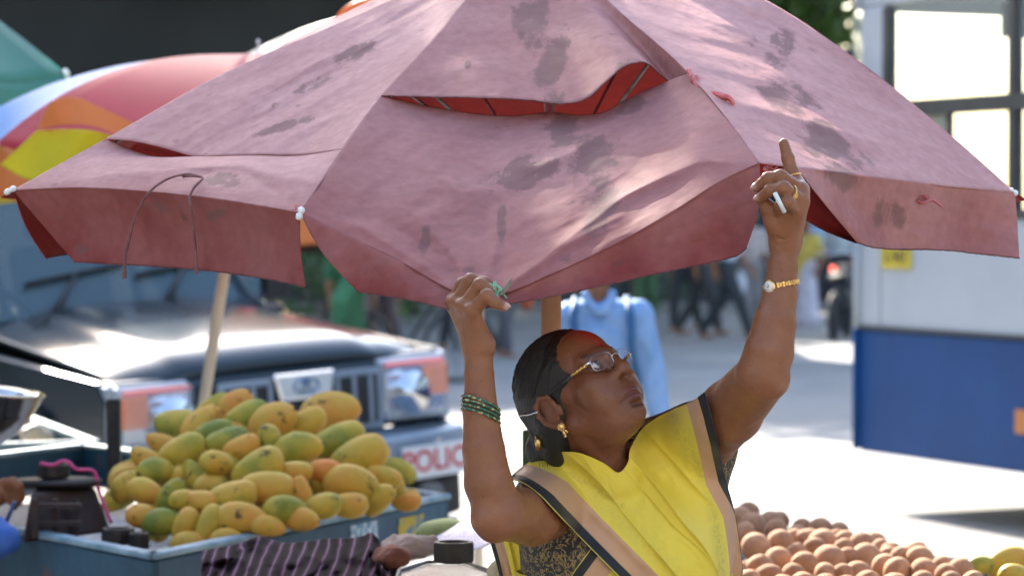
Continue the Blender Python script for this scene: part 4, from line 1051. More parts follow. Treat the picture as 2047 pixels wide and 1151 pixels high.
body += chain([W(940, 668, 4.455), W(922, 632, 4.485), W(938, 606, 4.487), W(962, 592, 4.478)], (.015, .0125, .0105, .0085), .008)
for i in range(3):   # wrist creases
    body += [rcone(W(942, 676 + 7*i, 4.400), W(974, 672 + 9*i, 4.397), .0014, .0014, .003, True)]
# her left arm (right in the picture)
aL = [shL, W(1462, 822, 4.56), W(1524, 752, 4.455)]
body += chain(aL, [.052, .0455, .0385], .012)
body += chain([W(1522, 748, 4.45), W(1537, 705, 4.448), W(1549, 645, 4.455), W(1559, 590, 4.465), W(1565, 535, 4.473), W(1569, 487, 4.478)],
              [.0370, .0355, .0305, .0245, .0210, .0196], .004)
body += [rcone(W(1540, 757, 4.44), W(1548, 760, 4.445), .018, .016, .018)]
wrL = W(1570, 484, 4.478)
m2 = [W(1590, 366, 4.470), W(1600, 381, 4.452), W(1600, 402, 4.442), W(1594, 420, 4.440)]
for p_, r_ in zip(m2, (.0125, .0122, .0120, .0112)): body += [rcone(wrL, p_, .0175, r_, .012)]
body += [rcone(m2[i], m2[i+1], .0115, .0115, .006) for i in range(3)]
body += [rcone(W(1556, 452, 4.460), W(1575, 420, 4.446), .0165, .0145, .012)]
fL = [[m2[0], W(1583, 345, 4.474), W(1575, 316, 4.478), W(1567, 287, 4.482)],
      [m2[1], W(1560, 354, 4.428), W(1535, 357, 4.432), W(1513, 375, 4.446)],
      [m2[2], W(1566, 376, 4.414), W(1540, 380, 4.422), W(1518, 397, 4.440)],
      [m2[3], W(1574, 404, 4.412), W(1560, 412, 4.424), W(1556, 424, 4.440)]]
fr2 = [(.0118, .0104, .0094, .0074), (.0116, .0104, .0092, .0076), (.0112, .0101, .0090, .0074), (.0106, .0096, .0086, .0074)]
for ch, rr_ in zip(fL, fr2):
    body += [rcone(ch[0], ch[1], rr_[0], rr_[1], .0022), rcone(ch[1], ch[2], rr_[1], rr_[2], .0014), rcone(ch[2], ch[3], rr_[2], rr_[3], .0014)]
    body += [ellip(ch[1], (rr_[1]*1.11,)*3, .0022), ellip(ch[2], (rr_[2]*1.06,)*3, .002)]
body += chain([W(1558, 468, 4.470), W(1544, 438, 4.456), W(1534, 414, 4.450), W(1526, 401, 4.450)], (.0150, .0120, .0098, .0078), .008)
# tendons, knuckle creases, veins, elbow folds
for p_ in mcp[1:]:
    q_ = wrR + (p_ - wrR) * .35; body += [rcone(q_ + np.array((-.004, -.0125, 0)), p_ + np.array((-.004, -.0085, -.004)), .0022, .0026, .004)]
for ch, rr_ in list(zip(fR, fr)) + list(zip(fL[1:], fr2[1:])):
    for j in (1, 2):
        ax_ = ch[j+1] - ch[j-1]; ax_ = ax_ / np.linalg.norm(ax_); sd_ = np.cross(ax_, (0, 1, 0)); sd_ /= np.linalg.norm(sd_) + 1e-9
        for q_ in (-.0022, .0022):
            c_ = ch[j] + ax_ * q_ + np.array((0, -1, 0)) * rr_[j] * 1.05 + np.array((0, 0, 1)) * rr_[j] * .35
            body += [rcone(c_ - sd_ * .004, c_ + sd_ * .004, .0007, .0007, .0014, True)]
for i in range(2): body += [rcone(W(1556, 470 + 8*i, 4.452), W(1580, 466 + 8*i, 4.454), .0013, .0013, .003, True)]

V, f_ = sculpt(body, .002, 1, lo=np.array(W(885, 1240, 4.3)) * [1, 1, 1] + [0, 0, 0], hi=None)
# pigment: head-local painting (vermilion parting and brow mark, darker lips, paler nails); darker tone in the eye hollows and over the chin
Hc = toH(V); hn = np.zeros(len(V))
def near(c, r): q = (Hc - np.array(c)) / np.array(r); return np.clip(1.35 - np.linalg.norm(q, axis=1), 0, 1)
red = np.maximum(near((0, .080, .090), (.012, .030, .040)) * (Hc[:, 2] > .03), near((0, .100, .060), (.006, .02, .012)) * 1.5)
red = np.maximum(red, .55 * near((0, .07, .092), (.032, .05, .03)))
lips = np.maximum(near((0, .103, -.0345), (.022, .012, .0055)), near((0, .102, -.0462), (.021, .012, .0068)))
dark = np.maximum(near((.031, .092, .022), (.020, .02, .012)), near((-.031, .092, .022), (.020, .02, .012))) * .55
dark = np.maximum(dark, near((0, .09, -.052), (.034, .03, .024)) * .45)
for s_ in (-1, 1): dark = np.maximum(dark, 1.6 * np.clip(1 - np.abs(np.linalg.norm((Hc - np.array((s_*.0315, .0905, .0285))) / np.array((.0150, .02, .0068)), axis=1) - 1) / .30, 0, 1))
brow = np.zeros(len(V))
for s_ in (-1, 1):
    a_, b_ = np.array((s_*.012, .100, .044)), np.array((s_*.046, .083, .048)); ab = b_ - a_
    h_ = np.clip(((Hc - a_) @ ab) / (ab @ ab), 0, 1); dd = np.linalg.norm(Hc - a_ - h_[:, None] * ab, axis=1)
    brow = np.maximum(brow, np.clip(1.5 - dd / .0050, 0, 1) * .75)
nail = np.zeros(len(V))
for ch in (fL[1], fL[2], fR[3]):
    t_ = ch[3] + np.array((-.004, -.004, .003)) if ch is not fR[3] else ch[3] + np.array((.004, -.005, .0))
    nail = np.maximum(nail, np.clip(1.5 - np.linalg.norm(V - t_, axis=1) / .0055, 0, 1))
isarm = (V[:, 1] < 4.56) & (np.linalg.norm(Hc, axis=1) > .15)
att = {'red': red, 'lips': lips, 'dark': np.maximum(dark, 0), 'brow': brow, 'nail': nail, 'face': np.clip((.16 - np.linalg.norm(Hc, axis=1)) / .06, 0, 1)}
def skin_mat(name, c1, c2, c3):
    m, n, b = new_mat(name)
    b.inputs['Roughness'].default_value = .38; b.inputs['Specular IOR Level'].default_value = .32
    b.inputs['Subsurface Weight'].default_value = .10; b.inputs['Subsurface Radius'].default_value = (1, .35, .2); b.inputs['Subsurface Scale'].default_value = .006
    tc = node(n, 'ShaderNodeTexCoord')
    nz = node(n, 'ShaderNodeTexNoise'); nz.inputs['Scale'].default_value = 22; nz.inputs['Detail'].default_value = 8; nz.inputs['Roughness'].default_value = .65
    lk(n, tc.outputs['Object'], nz.inputs['Vector'])
    mr = node(n, 'ShaderNodeMapRange'); mr.inputs[1].default_value = .32; mr.inputs[2].default_value = .68; lk(n, nz.outputs['Fac'], mr.inputs[0])
    mx = node(n, 'ShaderNodeMix', data_type='RGBA'); mx.inputs[6].default_value = rgba(c1); mx.inputs[7].default_value = rgba(c2); lk(n, mr.outputs[0], mx.inputs[0])
    out = mx.outputs[2]
    sv = node(n, 'ShaderNodeTexNoise'); sv.inputs['Scale'].default_value = 95; sv.inputs['Detail'].default_value = 2; lk(n, tc.outputs['Object'], sv.inputs['Vector'])
    sm = node(n, 'ShaderNodeMapRange'); sm.inputs[1].default_value = .73; sm.inputs[2].default_value = .78; sm.inputs[4].default_value = .75; lk(n, sv.outputs['Fac'], sm.inputs[0])
    def lay(col, fac, out):
        x = node(n, 'ShaderNodeMix', data_type='RGBA'); x.inputs[7].default_value = rgba(col); lk(n, fac, x.inputs[0]); lk(n, out, x.inputs[6]); return x.outputs[2]
    out = lay([v * .4 for v in c1], sm.outputs[0], out)
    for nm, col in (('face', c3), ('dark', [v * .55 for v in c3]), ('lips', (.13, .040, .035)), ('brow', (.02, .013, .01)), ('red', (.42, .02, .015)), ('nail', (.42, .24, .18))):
        a = node(n, 'ShaderNodeAttribute', attribute_name=nm)
        fac = a.outputs['Fac']
        if nm == 'face': k_ = node(n, 'ShaderNodeMath', operation='MULTIPLY'); k_.inputs[1].default_value = .7; lk(n, fac, k_.inputs[0]); fac = k_.outputs[0]
        if nm in ('red', 'brow'):
            q = node(n, 'ShaderNodeTexNoise'); q.inputs['Scale'].default_value = 90; q.inputs['Detail'].default_value = 5; lk(n, tc.outputs['Object'], q.inputs['Vector'])
            z = node(n, 'ShaderNodeMath', operation='MULTIPLY_ADD', use_clamp=True); z.inputs[1].default_value = 1.0; lk(n, q.outputs['Fac'], z.inputs[0]); z.inputs[2].default_value = .25
            y = node(n, 'ShaderNodeMath', operation='MULTIPLY', use_clamp=True); lk(n, fac, y.inputs[0]); lk(n, z.outputs[0], y.inputs[1]); fac = y.outputs[0]
        out = lay(col, fac, out)
    lk(n, out, b.inputs['Base Color'])
    rv = node(n, 'ShaderNodeMapRange'); rv.inputs[1].default_value = .35; rv.inputs[2].default_value = .65; rv.inputs[3].default_value = .30; rv.inputs[4].default_value = .52; lk(n, nz.outputs['Fac'], rv.inputs[0]); lk(n, rv.outputs[0], b.inputs['Roughness'])
    bz = node(n, 'ShaderNodeTexNoise'); bz.inputs['Scale'].default_value = 300; bz.inputs['Detail'].default_value = 4; lk(n, tc.outputs['Object'], bz.inputs['Vector'])
    b2 = node(n, 'ShaderNodeTexNoise'); b2.inputs['Scale'].default_value = 70; b2.inputs['Detail'].default_value = 5; lk(n, tc.outputs['Object'], b2.inputs['Vector'])
    ad = node(n, 'ShaderNodeMath', operation='MULTIPLY_ADD'); ad.inputs[1].default_value = .35; lk(n, bz.outputs['Fac'], ad.inputs[0]); lk(n, b2.outputs['Fac'], ad.inputs[2])
    bp = node(n, 'ShaderNodeBump'); bp.inputs['Strength'].default_value = .38; bp.inputs['Distance'].default_value = .004
    lk(n, ad.outputs[0], bp.inputs['Height']); lk(n, bp.outputs[0], b.inputs['Normal'])
    return m
M_skin = skin_mat('brown skin', (.255, .102, .046), (.205, .078, .034), (.150, .054, .025))
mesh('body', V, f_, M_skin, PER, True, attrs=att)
# eyes, hair, jewellery, clothes
M_eye = pm('eye white', (.55, .50, .46), (.50, .42, .40), rough=.15)
M_iris = pm('dark iris', (.02, .012, .008), (.03, .018, .01), rough=.1)
for s_ in (-1, 1):
    ey = MB().ell(H(s_*.0312, .0790, .0285), (.0118*HS,)*3, 20, 14).build('eye', M_eye, PER, True)
    gz = Vector(H(s_*.0312, .0790, .0285)) + (hf * .85 + hu * .25 - hr * .25).normalized() * .0082 * HS
    MB().ell(gz, (.0062*HS,)*3, 14, 10).build('iris', M_iris, ey, True)
# hair: a combed-back cap gathered at the nape
hair = [hell((0, -.010, .050), (.0785, .0985, .0855), .01), hell((0, -.040, .012), (.070, .062, .062), .03)]
hs = hair + [hell((0, .152, .022), (.125, .094, .135), .006, True)]
for s_ in (-1, 1):
    hs += [hell((s_*.084, .040, -.022), (.046, .044, .050), .010, True), hell((s_*.088, -.006, -.002), (.022, .022, .033), .007, True)]
hs += [hell((0, .070, -.095), (.090, .110, .080), .012, True)]
nape = toH(W(1092, 898, 4.645)); n2 = toH(W(1102, 965, 4.75)); n3 = toH(W(1122, 1040, 4.85))
hs += [hcone((0, -.056, -.015), tuple(nape), .052, .034, .02), hcone(tuple(nape), tuple(n2), .034, .030, .01), hcone(tuple(n2), tuple(n3), .030, .022, .01)]
hs += [hcone((.058, -.036, -.010), tuple(toH(W(1116, 908, 4.600))), .024, .024, .02), hcone((-.058, -.036, -.010), tuple(nape), .024, .02, .02)]
V, f_ = sculpt(hs, .0024, 2)
q = toH(V)
al = (-.80 * q[:, 1] - .60 * q[:, 2]); wv = (-.60 * q[:, 1] + .80 * q[:, 2])
rad = q - np.array((0, -.01, .045)); rad /= np.linalg.norm(rad, axis=1)[:, None] + 1e-9
dsp = .0012 * fbm(q[:, 0] * 170, wv * 170, al * 12, 3, 3) + .0016 * fbm(q[:, 0] * 60, wv * 60, al * 9, 2, 8)
V = V + (rad @ HR) * dsp[:, None]
def hair_mat(name):
    m, n, b = new_mat(name); b.inputs['Roughness'].default_value = .40; b.inputs['Specular IOR Level'].default_value = .40
    a = node(n, 'ShaderNodeAttribute', attribute_name='strand')
    mp = node(n, 'ShaderNodeMapping'); mp.inputs['Scale'].default_value = (1, 1, .05); lk(n, a.outputs['Vector'], mp.inputs[0])
    nz = node(n, 'ShaderNodeTexNoise'); nz.inputs['Scale'].default_value = 520; nz.inputs['Detail'].default_value = 4; lk(n, mp.outputs[0], nz.inputs['Vector'])
    cr = node(n, 'ShaderNodeMix', data_type='RGBA'); cr.inputs[6].default_value = (.008, .007, .006, 1); cr.inputs[7].default_value = (.020, .017, .014, 1)
    lk(n, nz.outputs['Fac'], cr.inputs[0]); lk(n, cr.outputs[2], b.inputs['Base Color'])
    bp = node(n, 'ShaderNodeBump'); bp.inputs['Strength'].default_value = .55; bp.inputs['Distance'].default_value = .003
    lk(n, nz.outputs['Fac'], bp.inputs['Height']); lk(n, bp.outputs[0], b.inputs['Normal'])
    return m
M_hair = hair_mat('black hair')
hair_o = mesh('hair', V, f_, M_hair, PER, True, attrs={'strand': np.stack([q[:, 0], wv, al], 1)})
# combed strands lying on the cap, from the hairline to the nape
m = MB(); rr = random.Random(8); cc_ = np.array((0, -.010, .050)); er = np.array((.0785, .0985, .0855))
for i in range(900):
    lat = rr.uniform(-1.35, 1.35)
    s0 = np.array((math.sin(lat) * .92, .62 * math.cos(lat * .75) - .10, .78 * math.cos(lat) + .06)); s0 /= np.linalg.norm(s0)
    e0_ = np.array((math.sin(lat) * .55, -.75, -.55 - .15 * rr.random())); e0_ /= np.linalg.norm(e0_)
    k0 = rr.uniform(0, .45) if i < 620 else rr.uniform(-.10, .02); k1 = min(1, k0 + (rr.uniform(.3, .6) if i < 620 else rr.uniform(.10, .25))); pts = []
    for k in np.linspace(k0, k1, 8):
        d_ = s0 * (1 - k) + e0_ * k; d_ /= np.linalg.norm(d_); pts.append(H(*(cc_ + d_ * er * (1.002 + .012 * rr.random()))))
    m.tube(pts, [x * (1 if i < 620 else .6) for x in (.0002, .0006, .0007, .0007, .0007, .0006, .0005, .0002)], 4)
m.build('hair_strand', M_hair, hair_o, True)
# loose strands at hairline and nape
m = MB(); rr = random.Random(4)
for i in range(26):
    p = [np.array((rr.uniform(-.03, .06), -.085, -.01 + rr.uniform(-.03, .05)))]
    for k in range(5): p.append(p[-1] + np.array((rr.uniform(-.004, .006), rr.uniform(-.008, .003), -.016)))
    m.tube([H(*x) for x in p], [.0003]*5 + [.0001], 3)
m.build('loose_strand', M_hair, hair_o, True)
M_silver = pm('silver metal', (.75, .75, .76), (.55, .55, .56), scale=40, rough=.25, metal=1)
M_gold = pm('gold', (.85, .55, .20), (.6, .36, .12), scale=90, rough=.28, metal=1, bump=.2, bscale=200)
cl = MB().tube([W(1040, 832, 4.60), W(1055, 829, 4.575), W(1073, 824, 4.555)], .0016, 6); cl.ell(W(1073, 824, 4.555), (.0024,)*3, 8, 6); cl.build('hair_pin', M_silver, hair_o, True)
cl = MB().tube([W(1074, 872, 4.585), W(1076, 884, 4.575), W(1076, 897, 4.582)], [.004, .0055, .004], 8); cl.build('hair_clip', M_gold, hair_o, True)
# glasses
M_lens = window_glass('spectacle lens', (.9, .85, .9), .02, .03)
gl = None
def lens_pts(s_):
    c = np.array((s_*.0330, .1035, .0265)); ex = np.array((s_*.96, -.26, 0)) ; ex /= np.linalg.norm(ex); ez = np.array((0, .12, .99))
    out = []
    for a in np.linspace(0, 2*math.pi, 28, endpoint=False):
        ca, sa = math.cos(a), math.sin(a); x = math.copysign(abs(ca)**.45, ca) * .0235; z = math.copysign(abs(sa)**.55, sa) * .0135
        out.append(c + ex * x + ez * z)
    return c, np.array(out)
fm = MB()
lensd = []
for s_ in (-1, 1):
    c, L = lens_pts(s_); lensd.append((c, L))
    fm.tube([H(*p) for p in L], .00055 * HS, 6, closed=True)
fm.tube([H(.0105, .1085, .029), H(.004, .1115, .032), H(-.004, .1115, .032), H(-.0105, .1085, .029)], .0011*HS, 6)
gl = fm.build('glasses', M_silver, PER, True); tag(gl, 'rimless-style rectangular glasses with gold patterned temples')
for c, L in lensd:
    n_ = np.array((0, .004, 0)); vv = [H(*p) for p in L * 1.0] + [H(*(p - np.array((0, .0016, 0)))) for p in L] + [H(*(c + np.array((0, .0008, 0)))), H(*(c - np.array((0, .0008, 0))))]
    k = len(L); fc = [(i, (i+1) % k, 2*k) for i in range(k)] + [((i+1) % k + k, i + k, 2*k+1) for i in range(k)] + [(i, i+k, (i+1) % k + k, (i+1) % k) for i in range(k)]
    mesh('lens', vv, fc, M_lens, gl, True)
for s_ in (-1, 1):
    a, b, c, d = (s_*.0570, .098, .0315), (s_*.0690, .060, .0300), (s_*.0755, .010, .0285), (s_*.0760, -.016, .022)
    MB().tube([H(*a), H(s_*.0610, .090, .0315)], .0030*HS, 8).build('hinge', M_silver, gl, True)
    t_ = MB(); P0, P1 = np.array(a), np.array(b)
    t_.tube([H(*(P0 + (P1 - P0) * k)) for k in (.15, .4, .7, 1.0)], [.0030*HS, .0034*HS, .0034*HS, .0028*HS], 8)
    for k in range(7): t_.ell(H(*(P0 + (P1 - P0) * (.2 + .11 * k) + np.array((s_*.0026, 0, .0012 * (-1)**k)))), (.0017*HS,)*3, 6, 5)
    t_.build('temple', M_gold, gl, True)
    MB().tube([H(*b), H(s_*.073, .035, .0293), H(*c), H(*d)], [.0026*HS, .0024*HS, .0024*HS, .002*HS], 8).build('temple_tip', M_black, gl, True)
# ear rings
for s_ in (-1, 1):
    e_ = MB(); c = Vector(H(s_*.0835, -.0005, -.031))
    e_.ell(c, (.0052, .0034, .0052), 12, 8)
    for k in range(8): e_.ell(c + Vector((.0048 * math.cos(k*.785), -.002, .0048 * math.sin(k*.785))), (.0016,)*3, 6, 4)
    e_.tube([c + Vector((.002, 0, -.004)), c + Vector((.0055, -.001, -.012))], [.0016, .0028], 7); e_.tube([c + Vector((.004, 0, -.003)), c + Vector((.0095, 0, -.0085))], [.0014, .0022], 7)
    e_.ell(c + Vector((.006, -.001, -.0135)), (.0026,)*3, 8, 6)
    e_.build('earring', M_gold, PER, True)
# bangles on her right forearm
M_bang = pm('green glass bangle', (.012, .09, .05), (.5, .36, .12), scale=160, rough=.15, lo=.52, hi=.60)
ax0, ax1 = Vector(W(960, 815, 4.418)), Vector(W(962, 840, 4.416)); axd = Vector((.38, .25, 1)).normalized()
e1 = axd.cross(Vector((0, 1, 0))).normalized(); e2 = axd.cross(e1)
for i in range(4):
    c = Vector(W(961, 806 + 8.4*i, 4.417)); r_ = .0285 + .0005 * (i % 2)
    MB().tube([c + e1 * r_ * math.cos(a) + e2 * r_ * math.sin(a) for a in np.linspace(0, 2*math.pi, 40, endpoint=False)], .0021, 7, closed=True).build('bangle', M_bang, PER, True)
# wrist watch
wc = Vector(W(1562, 569, 4.4685)); axd = (Vector(W(1569, 487, 4.478)) - Vector(W(1556, 610, 4.46))).normalized()
axd = (axd + Vector((-.30, -.15, 0))).normalized(); e1 = axd.cross(Vector((0, 1, 0))).normalized(); e2 = axd.cross(e1)
if e1.x < 0: e1 = -e1; e2 = -e2
if e2.y > 0: e2 = -e2                                           # e2 towards the camera
def wp(a, r_=.0262, dz=0): return wc + e1 * (r_ * math.cos(a)) + e2 * (r_ * math.sin(a)) + axd * dz
case_a = R(132); cdir = (e1 * math.cos(case_a) + e2 * math.sin(case_a)); M_ = Matrix((cdir.cross(axd).normalized(), axd, cdir)).transposed()
wt = MB().lathe([(.001, -.0035), (.0085, -.0035), (.0098, -.001), (.0098, .0018), (.0084, .0028)], 24, wc + cdir * .0275, M_).build('watch', M_gold, PER, True); tag(wt, 'small gold wrist watch with pale dial')
M_dial = pm('pale watch dial', (.75, .70, .62), (.7, .64, .56), rough=.2)
MB().lathe([(.0005, .0032), (.0080, .0032), (.0080, .0024)], 24, wc + cdir * .0275, M_).build('dial', M_dial, wt, True)
dm = MB()
dm.tube([wc + cdir * .0309, wc + cdir * .0309 + axd * .005], .0004, 5); dm.tube([wc + cdir * .0309, wc + cdir * .0309 + cdir.cross(axd) * .0035], .0004, 5)
dm.build('watch_hand', M_black, wt, True)
lkm = MB(); na = 34
for k in range(na):
    a = case_a + R(22) + (2*math.pi - R(44)) * (k + .5) / na
    tz = wp(a) - wc; ta = (-e1 * math.sin(a) + e2 * math.cos(a)); M2 = Matrix((ta, axd, tz.normalized())).transposed()
    lkm.box(wp(a, .0258), (.0036, .0076 if k % 2 else .0058, .0022), M2)
lkm.build('link_band', M_gold, wt, False, bevel=.0004, seg=1)
# finger rings
def fring(a, b, k, r_, seal=True):
    a, b = Vector(a), Vector(b); c = a.lerp(b, k); ax = (b - a).normalized(); n1 = ax.cross(Vector((0, 1, 0))).normalized(); n2_ = ax.cross(n1)
    m_ = MB().tube([c + n1 * r_ * math.cos(t_) + n2_ * r_ * math.sin(t_) for t_ in np.linspace(0, 2*math.pi, 24, endpoint=False)], .0016, 6, closed=True)
    if seal:
        n2_ = n2_ if n2_.y < 0 else -n2_
        for t_ in np.linspace(0, 4*math.pi, 22): m_.ell(c + n2_ * (r_ + .001) + (n1 * math.cos(t_) + ax * math.sin(t_)) * (.0008 + .00033 * t_), (.0012,)*3, 6, 4)
    return m_.build('finger_ring', M_gold, PER, True)
fring(fL[2][0], fL[2][1], .62, .0115); fring(fL[0][0], fL[0][1], .62, .0112, False)

# ---- clothes: blouse, saree
def offset_sculpt(prims, h, off, **kw):
    D, lo = sdf_grid(prims, h, pad=off + .012, **kw); V, f = surface_nets(D - off, lo, h); return relax(V, f, 2), f
def blouse_mat():
    m, n, b = new_mat('black and gold brocade'); b.inputs['Roughness'].default_value = .55
    tc = node(n, 'ShaderNodeTexCoord'); nz = node(n, 'ShaderNodeTexNoise'); nz.inputs['Scale'].default_value = 70; nz.inputs['Detail'].default_value = 3; nz.inputs['Distortion'].default_value = 2.2
    lk(n, tc.outputs['Object'], nz.inputs['Vector'])
    cr = node(n, 'ShaderNodeValToRGB'); e = cr.color_ramp.elements; e[0].position = .46; e[0].color = (.008, .007, .006, 1); e[1].position = .60; e[1].color = (.30, .20, .06, 1)
    x = e.new(.54); x.color = (.20, .13, .04, 1); y = e.new(.50); y.color = (.012, .01, .008, 1); z = e.new(.64); z.color = (.02, .016, .01, 1)
    lk(n, nz.outputs['Fac'], cr.inputs[0]); lk(n, cr.outputs[0], b.inputs['Base Color'])
    bp = node(n, 'ShaderNodeBump'); bp.inputs['Strength'].default_value = .4; bp.inputs['Distance'].default_value = .004; lk(n, nz.outputs['Fac'], bp.inputs['Height']); lk(n, bp.outputs[0], b.inputs['Normal'])
    return m
M_bl = blouse_mat()
V, f_ = offset_sculpt(torso, .005, .004)
V = V + .0  # smooth shell
zc = V[:, 2]
mesh('blouse', V, f_, M_bl, PER, True)
def trace(prims, px, py, off, d0=4.28, n=70):
    """front surface of the body along the sight line, used as the place where cloth rests"""
    o = W(px, py, np.full(np.shape(px), d0)); dr = o - np.array((0, 0, CAMZ)); dr /= np.linalg.norm(dr, axis=-1)[..., None]
    X = o.copy(); best = np.full(px.shape, 9.); bx = X.copy()
    for i in range(n):
        d = sdf_eval(prims, X) - off
        m_ = np.abs(d) < best; best = np.where(m_, np.abs(d), best); bx = np.where(m_[..., None], X, bx)
        X = X + dr * np.clip(d, -.02, .05)[..., None] * .9
        X[..., 1] = np.minimum(X[..., 1], 5.0)
    return bx[..., 1]
def coons(Lc, Rc, Tc, Bc, nt_, ns_):
    t, s = TS(nt_, ns_)
    a, b = curve_s(Lc, t), curve_s(Rc, t); c, d = curve_s(Tc, s), curve_s(Bc, s)
    p00, p01, p10, p11 = [np.array(x, float) for x in (Tc[0], Tc[-1], Bc[0], Bc[-1])]
    T_, S_ = t[..., None], s[..., None]
    return (1-S_)*a + S_*b + (1-T_)*c + T_*d - ((1-S_)*(1-T_)*p00 + S_*(1-T_)*p01 + (1-S_)*T_*p10 + S_*T_*p11), t, s
def saree_mat():
    m, n, b = new_mat('yellow saree cloth'); b.inputs['Roughness'].default_value = .5; b.inputs['Sheen Weight'].default_value = .15
    tc = node(n, 'ShaderNodeTexCoord'); nz = node(n, 'ShaderNodeTexNoise'); nz.inputs['Scale'].default_value = 9; nz.inputs['Detail'].default_value = 6; lk(n, tc.outputs['Object'], nz.inputs['Vector'])
    mx = node(n, 'ShaderNodeMix', data_type='RGBA'); mx.inputs[6].default_value = (.90, .68, .045, 1); mx.inputs[7].default_value = (.80, .66, .07, 1); lk(n, nz.outputs['Fac'], mx.inputs[0])
    sh = node(n, 'ShaderNodeAttribute', attribute_name='sheer')
    sn = node(n, 'ShaderNodeTexNoise'); sn.inputs['Scale'].default_value = 75; sn.inputs['Detail'].default_value = 3; sn.inputs['Distortion'].default_value = 2; lk(n, tc.outputs['Object'], sn.inputs['Vector'])
    sr = node(n, 'ShaderNodeMapRange'); sr.inputs[1].default_value = .45; sr.inputs[2].default_value = .55; sr.inputs[3].default_value = .75; sr.inputs[4].default_value = .3; lk(n, sn.outputs['Fac'], sr.inputs[0])
    sm = node(n, 'ShaderNodeMath', operation='MULTIPLY'); lk(n, sh.outputs['Fac'], sm.inputs[0]); lk(n, sr.outputs[0], sm.inputs[1])
    m2_ = node(n, 'ShaderNodeMix', data_type='RGBA'); m2_.inputs[7].default_value = (.22, .20, .055, 1); lk(n, sm.outputs[0], m2_.inputs[0]); lk(n, mx.outputs[2], m2_.inputs[6])
    out = m2_.outputs[2]
    bd = node(n, 'ShaderNodeAttribute', attribute_name='band')
    cn = node(n, 'ShaderNodeTexNoise'); cn.inputs['Scale'].default_value = 30; cn.inputs['Detail'].default_value = 6; lk(n, tc.outputs['Object'], cn.inputs['Vector'])
    pe = node(n, 'ShaderNodeMix', data_type='RGBA'); pe.inputs[6].default_value = (.66, .38, .20, 1); pe.inputs[7].default_value = (.55, .30, .16, 1); lk(n, cn.outputs['Fac'], pe.inputs[0])
    def band(lo_, hi_, col, out):
        a = node(n, 'ShaderNodeMath', operation='GREATER_THAN'); a.inputs[1].default_value = lo_; lk(n, bd.outputs['Fac'], a.inputs[0])
        c = node(n, 'ShaderNodeMath', operation='LESS_THAN'); c.inputs[1].default_value = hi_; lk(n, bd.outputs['Fac'], c.inputs[0])
        mm = node(n, 'ShaderNodeMath', operation='MULTIPLY'); lk(n, a.outputs[0], mm.inputs[0]); lk(n, c.outputs[0], mm.inputs[1])
        x = node(n, 'ShaderNodeMix', data_type='RGBA'); lk(n, mm.outputs[0], x.inputs[0]); lk(n, out, x.inputs[6])
        if isinstance(col, tuple): x.inputs[7].default_value = rgba(col)
        else: lk(n, col, x.inputs[7])
        return x.outputs[2], mm.outputs[0]
    out, _ = band(-1, .035, (.62, .50, .10), out); out, _ = band(.035, .335, (.008, .008, .009), out); out, _ = band(.335, .36, (.5, .32, .12), out); out, pf = band(.36, 1.0, pe.outputs[2], out)
    lk(n, out, b.inputs['Base Color'])
    ra = node(n, 'ShaderNodeMath', operation='MULTIPLY_ADD'); ra.inputs[1].default_value = -.14; ra.inputs[2].default_value = .52; lk(n, pf, ra.inputs[0]); lk(n, ra.outputs[0], b.inputs['Roughness'])
    bz = node(n, 'ShaderNodeTexNoise'); bz.inputs['Scale'].default_value = 120; bz.inputs['Detail'].default_value = 4; lk(n, tc.outputs['Object'], bz.inputs['Vector'])
    bp = node(n, 'ShaderNodeBump'); bp.inputs['Strength'].default_value = .12; bp.inputs['Distance'].default_value = .004; lk(n, bz.outputs['Fac'], bp.inputs['Height']); lk(n, bp.outputs[0], b.inputs['Normal'])
    tr = node(n, 'ShaderNodeBsdfTranslucent'); lk(n, out, tr.inputs[0]); ms = node(n, 'ShaderNodeMixShader'); ms.inputs[0].default_value = .22
    o = n.nodes['Material Output']; lk(n, b.outputs[0], ms.inputs[1]); lk(n, tr.outputs[0], ms.inputs[2]); lk(n, ms.outputs[0], o.inputs[0])
    return m
M_sar = saree_mat()
LE = [(1016, 956), (1040, 962), (1075, 986), (1110, 1022), (1150, 1064), (1200, 1115), (1250, 1165), (1310, 1226)]
RE = [(1408, 783), (1420, 825), (1434, 880), (1453, 965), (1467, 1015), (1477, 1070), (1483, 1120), (1483, 1226)]
TE = [(1016, 956), (1040, 935), (1075, 914), (1110, 905), (1160, 906), (1205, 924), (1240, 943), (1252, 930), (1262, 893), (1285, 855), (1310, 836), (1345, 818), (1385, 800), (1408, 783)]
BE = [(1310, 1226), (1400, 1228), (1482, 1226)]
Pq, t, s = coons(LE, RE, TE, BE, 230, 260)
cover = torso + neckp + chain(aL, [.054, .0480, .0405], .012) + [rcone(shR, W(1060, 1030, 4.525), .050, .0445, .01)]
dep = trace(cover, Pq[..., 0], Pq[..., 1], .012)
for _ in range(14):      # let the cloth bridge hollows
    k_ = np.pad(dep, 1, mode='edge'); av = (k_[:-2, 1:-1] + k_[2:, 1:-1] + k_[1:-1, :-2] + k_[1:-1, 2:]) / 4; dep = np.minimum(dep, av * .8 + dep * .2) * .5 + av * .5
dL, pL, _ = seg_dist(Pq[..., 0], Pq[..., 1], catmull(LE, 80)); dR, pR, _ = seg_dist(Pq[..., 0], Pq[..., 1], catmull(RE, 80))
cf = (.73 * (Pq[..., 0] - 1018) - .68 * (Pq[..., 1] - 957)) / 300. + .05 * fbm(Pq[..., 0] / 160, Pq[..., 1] / 160, 0 * s, 2, 4)
af = (.68 * (Pq[..., 0] - 1018) + .73 * (Pq[..., 1] - 957)) / 300.
fold = 0 * s
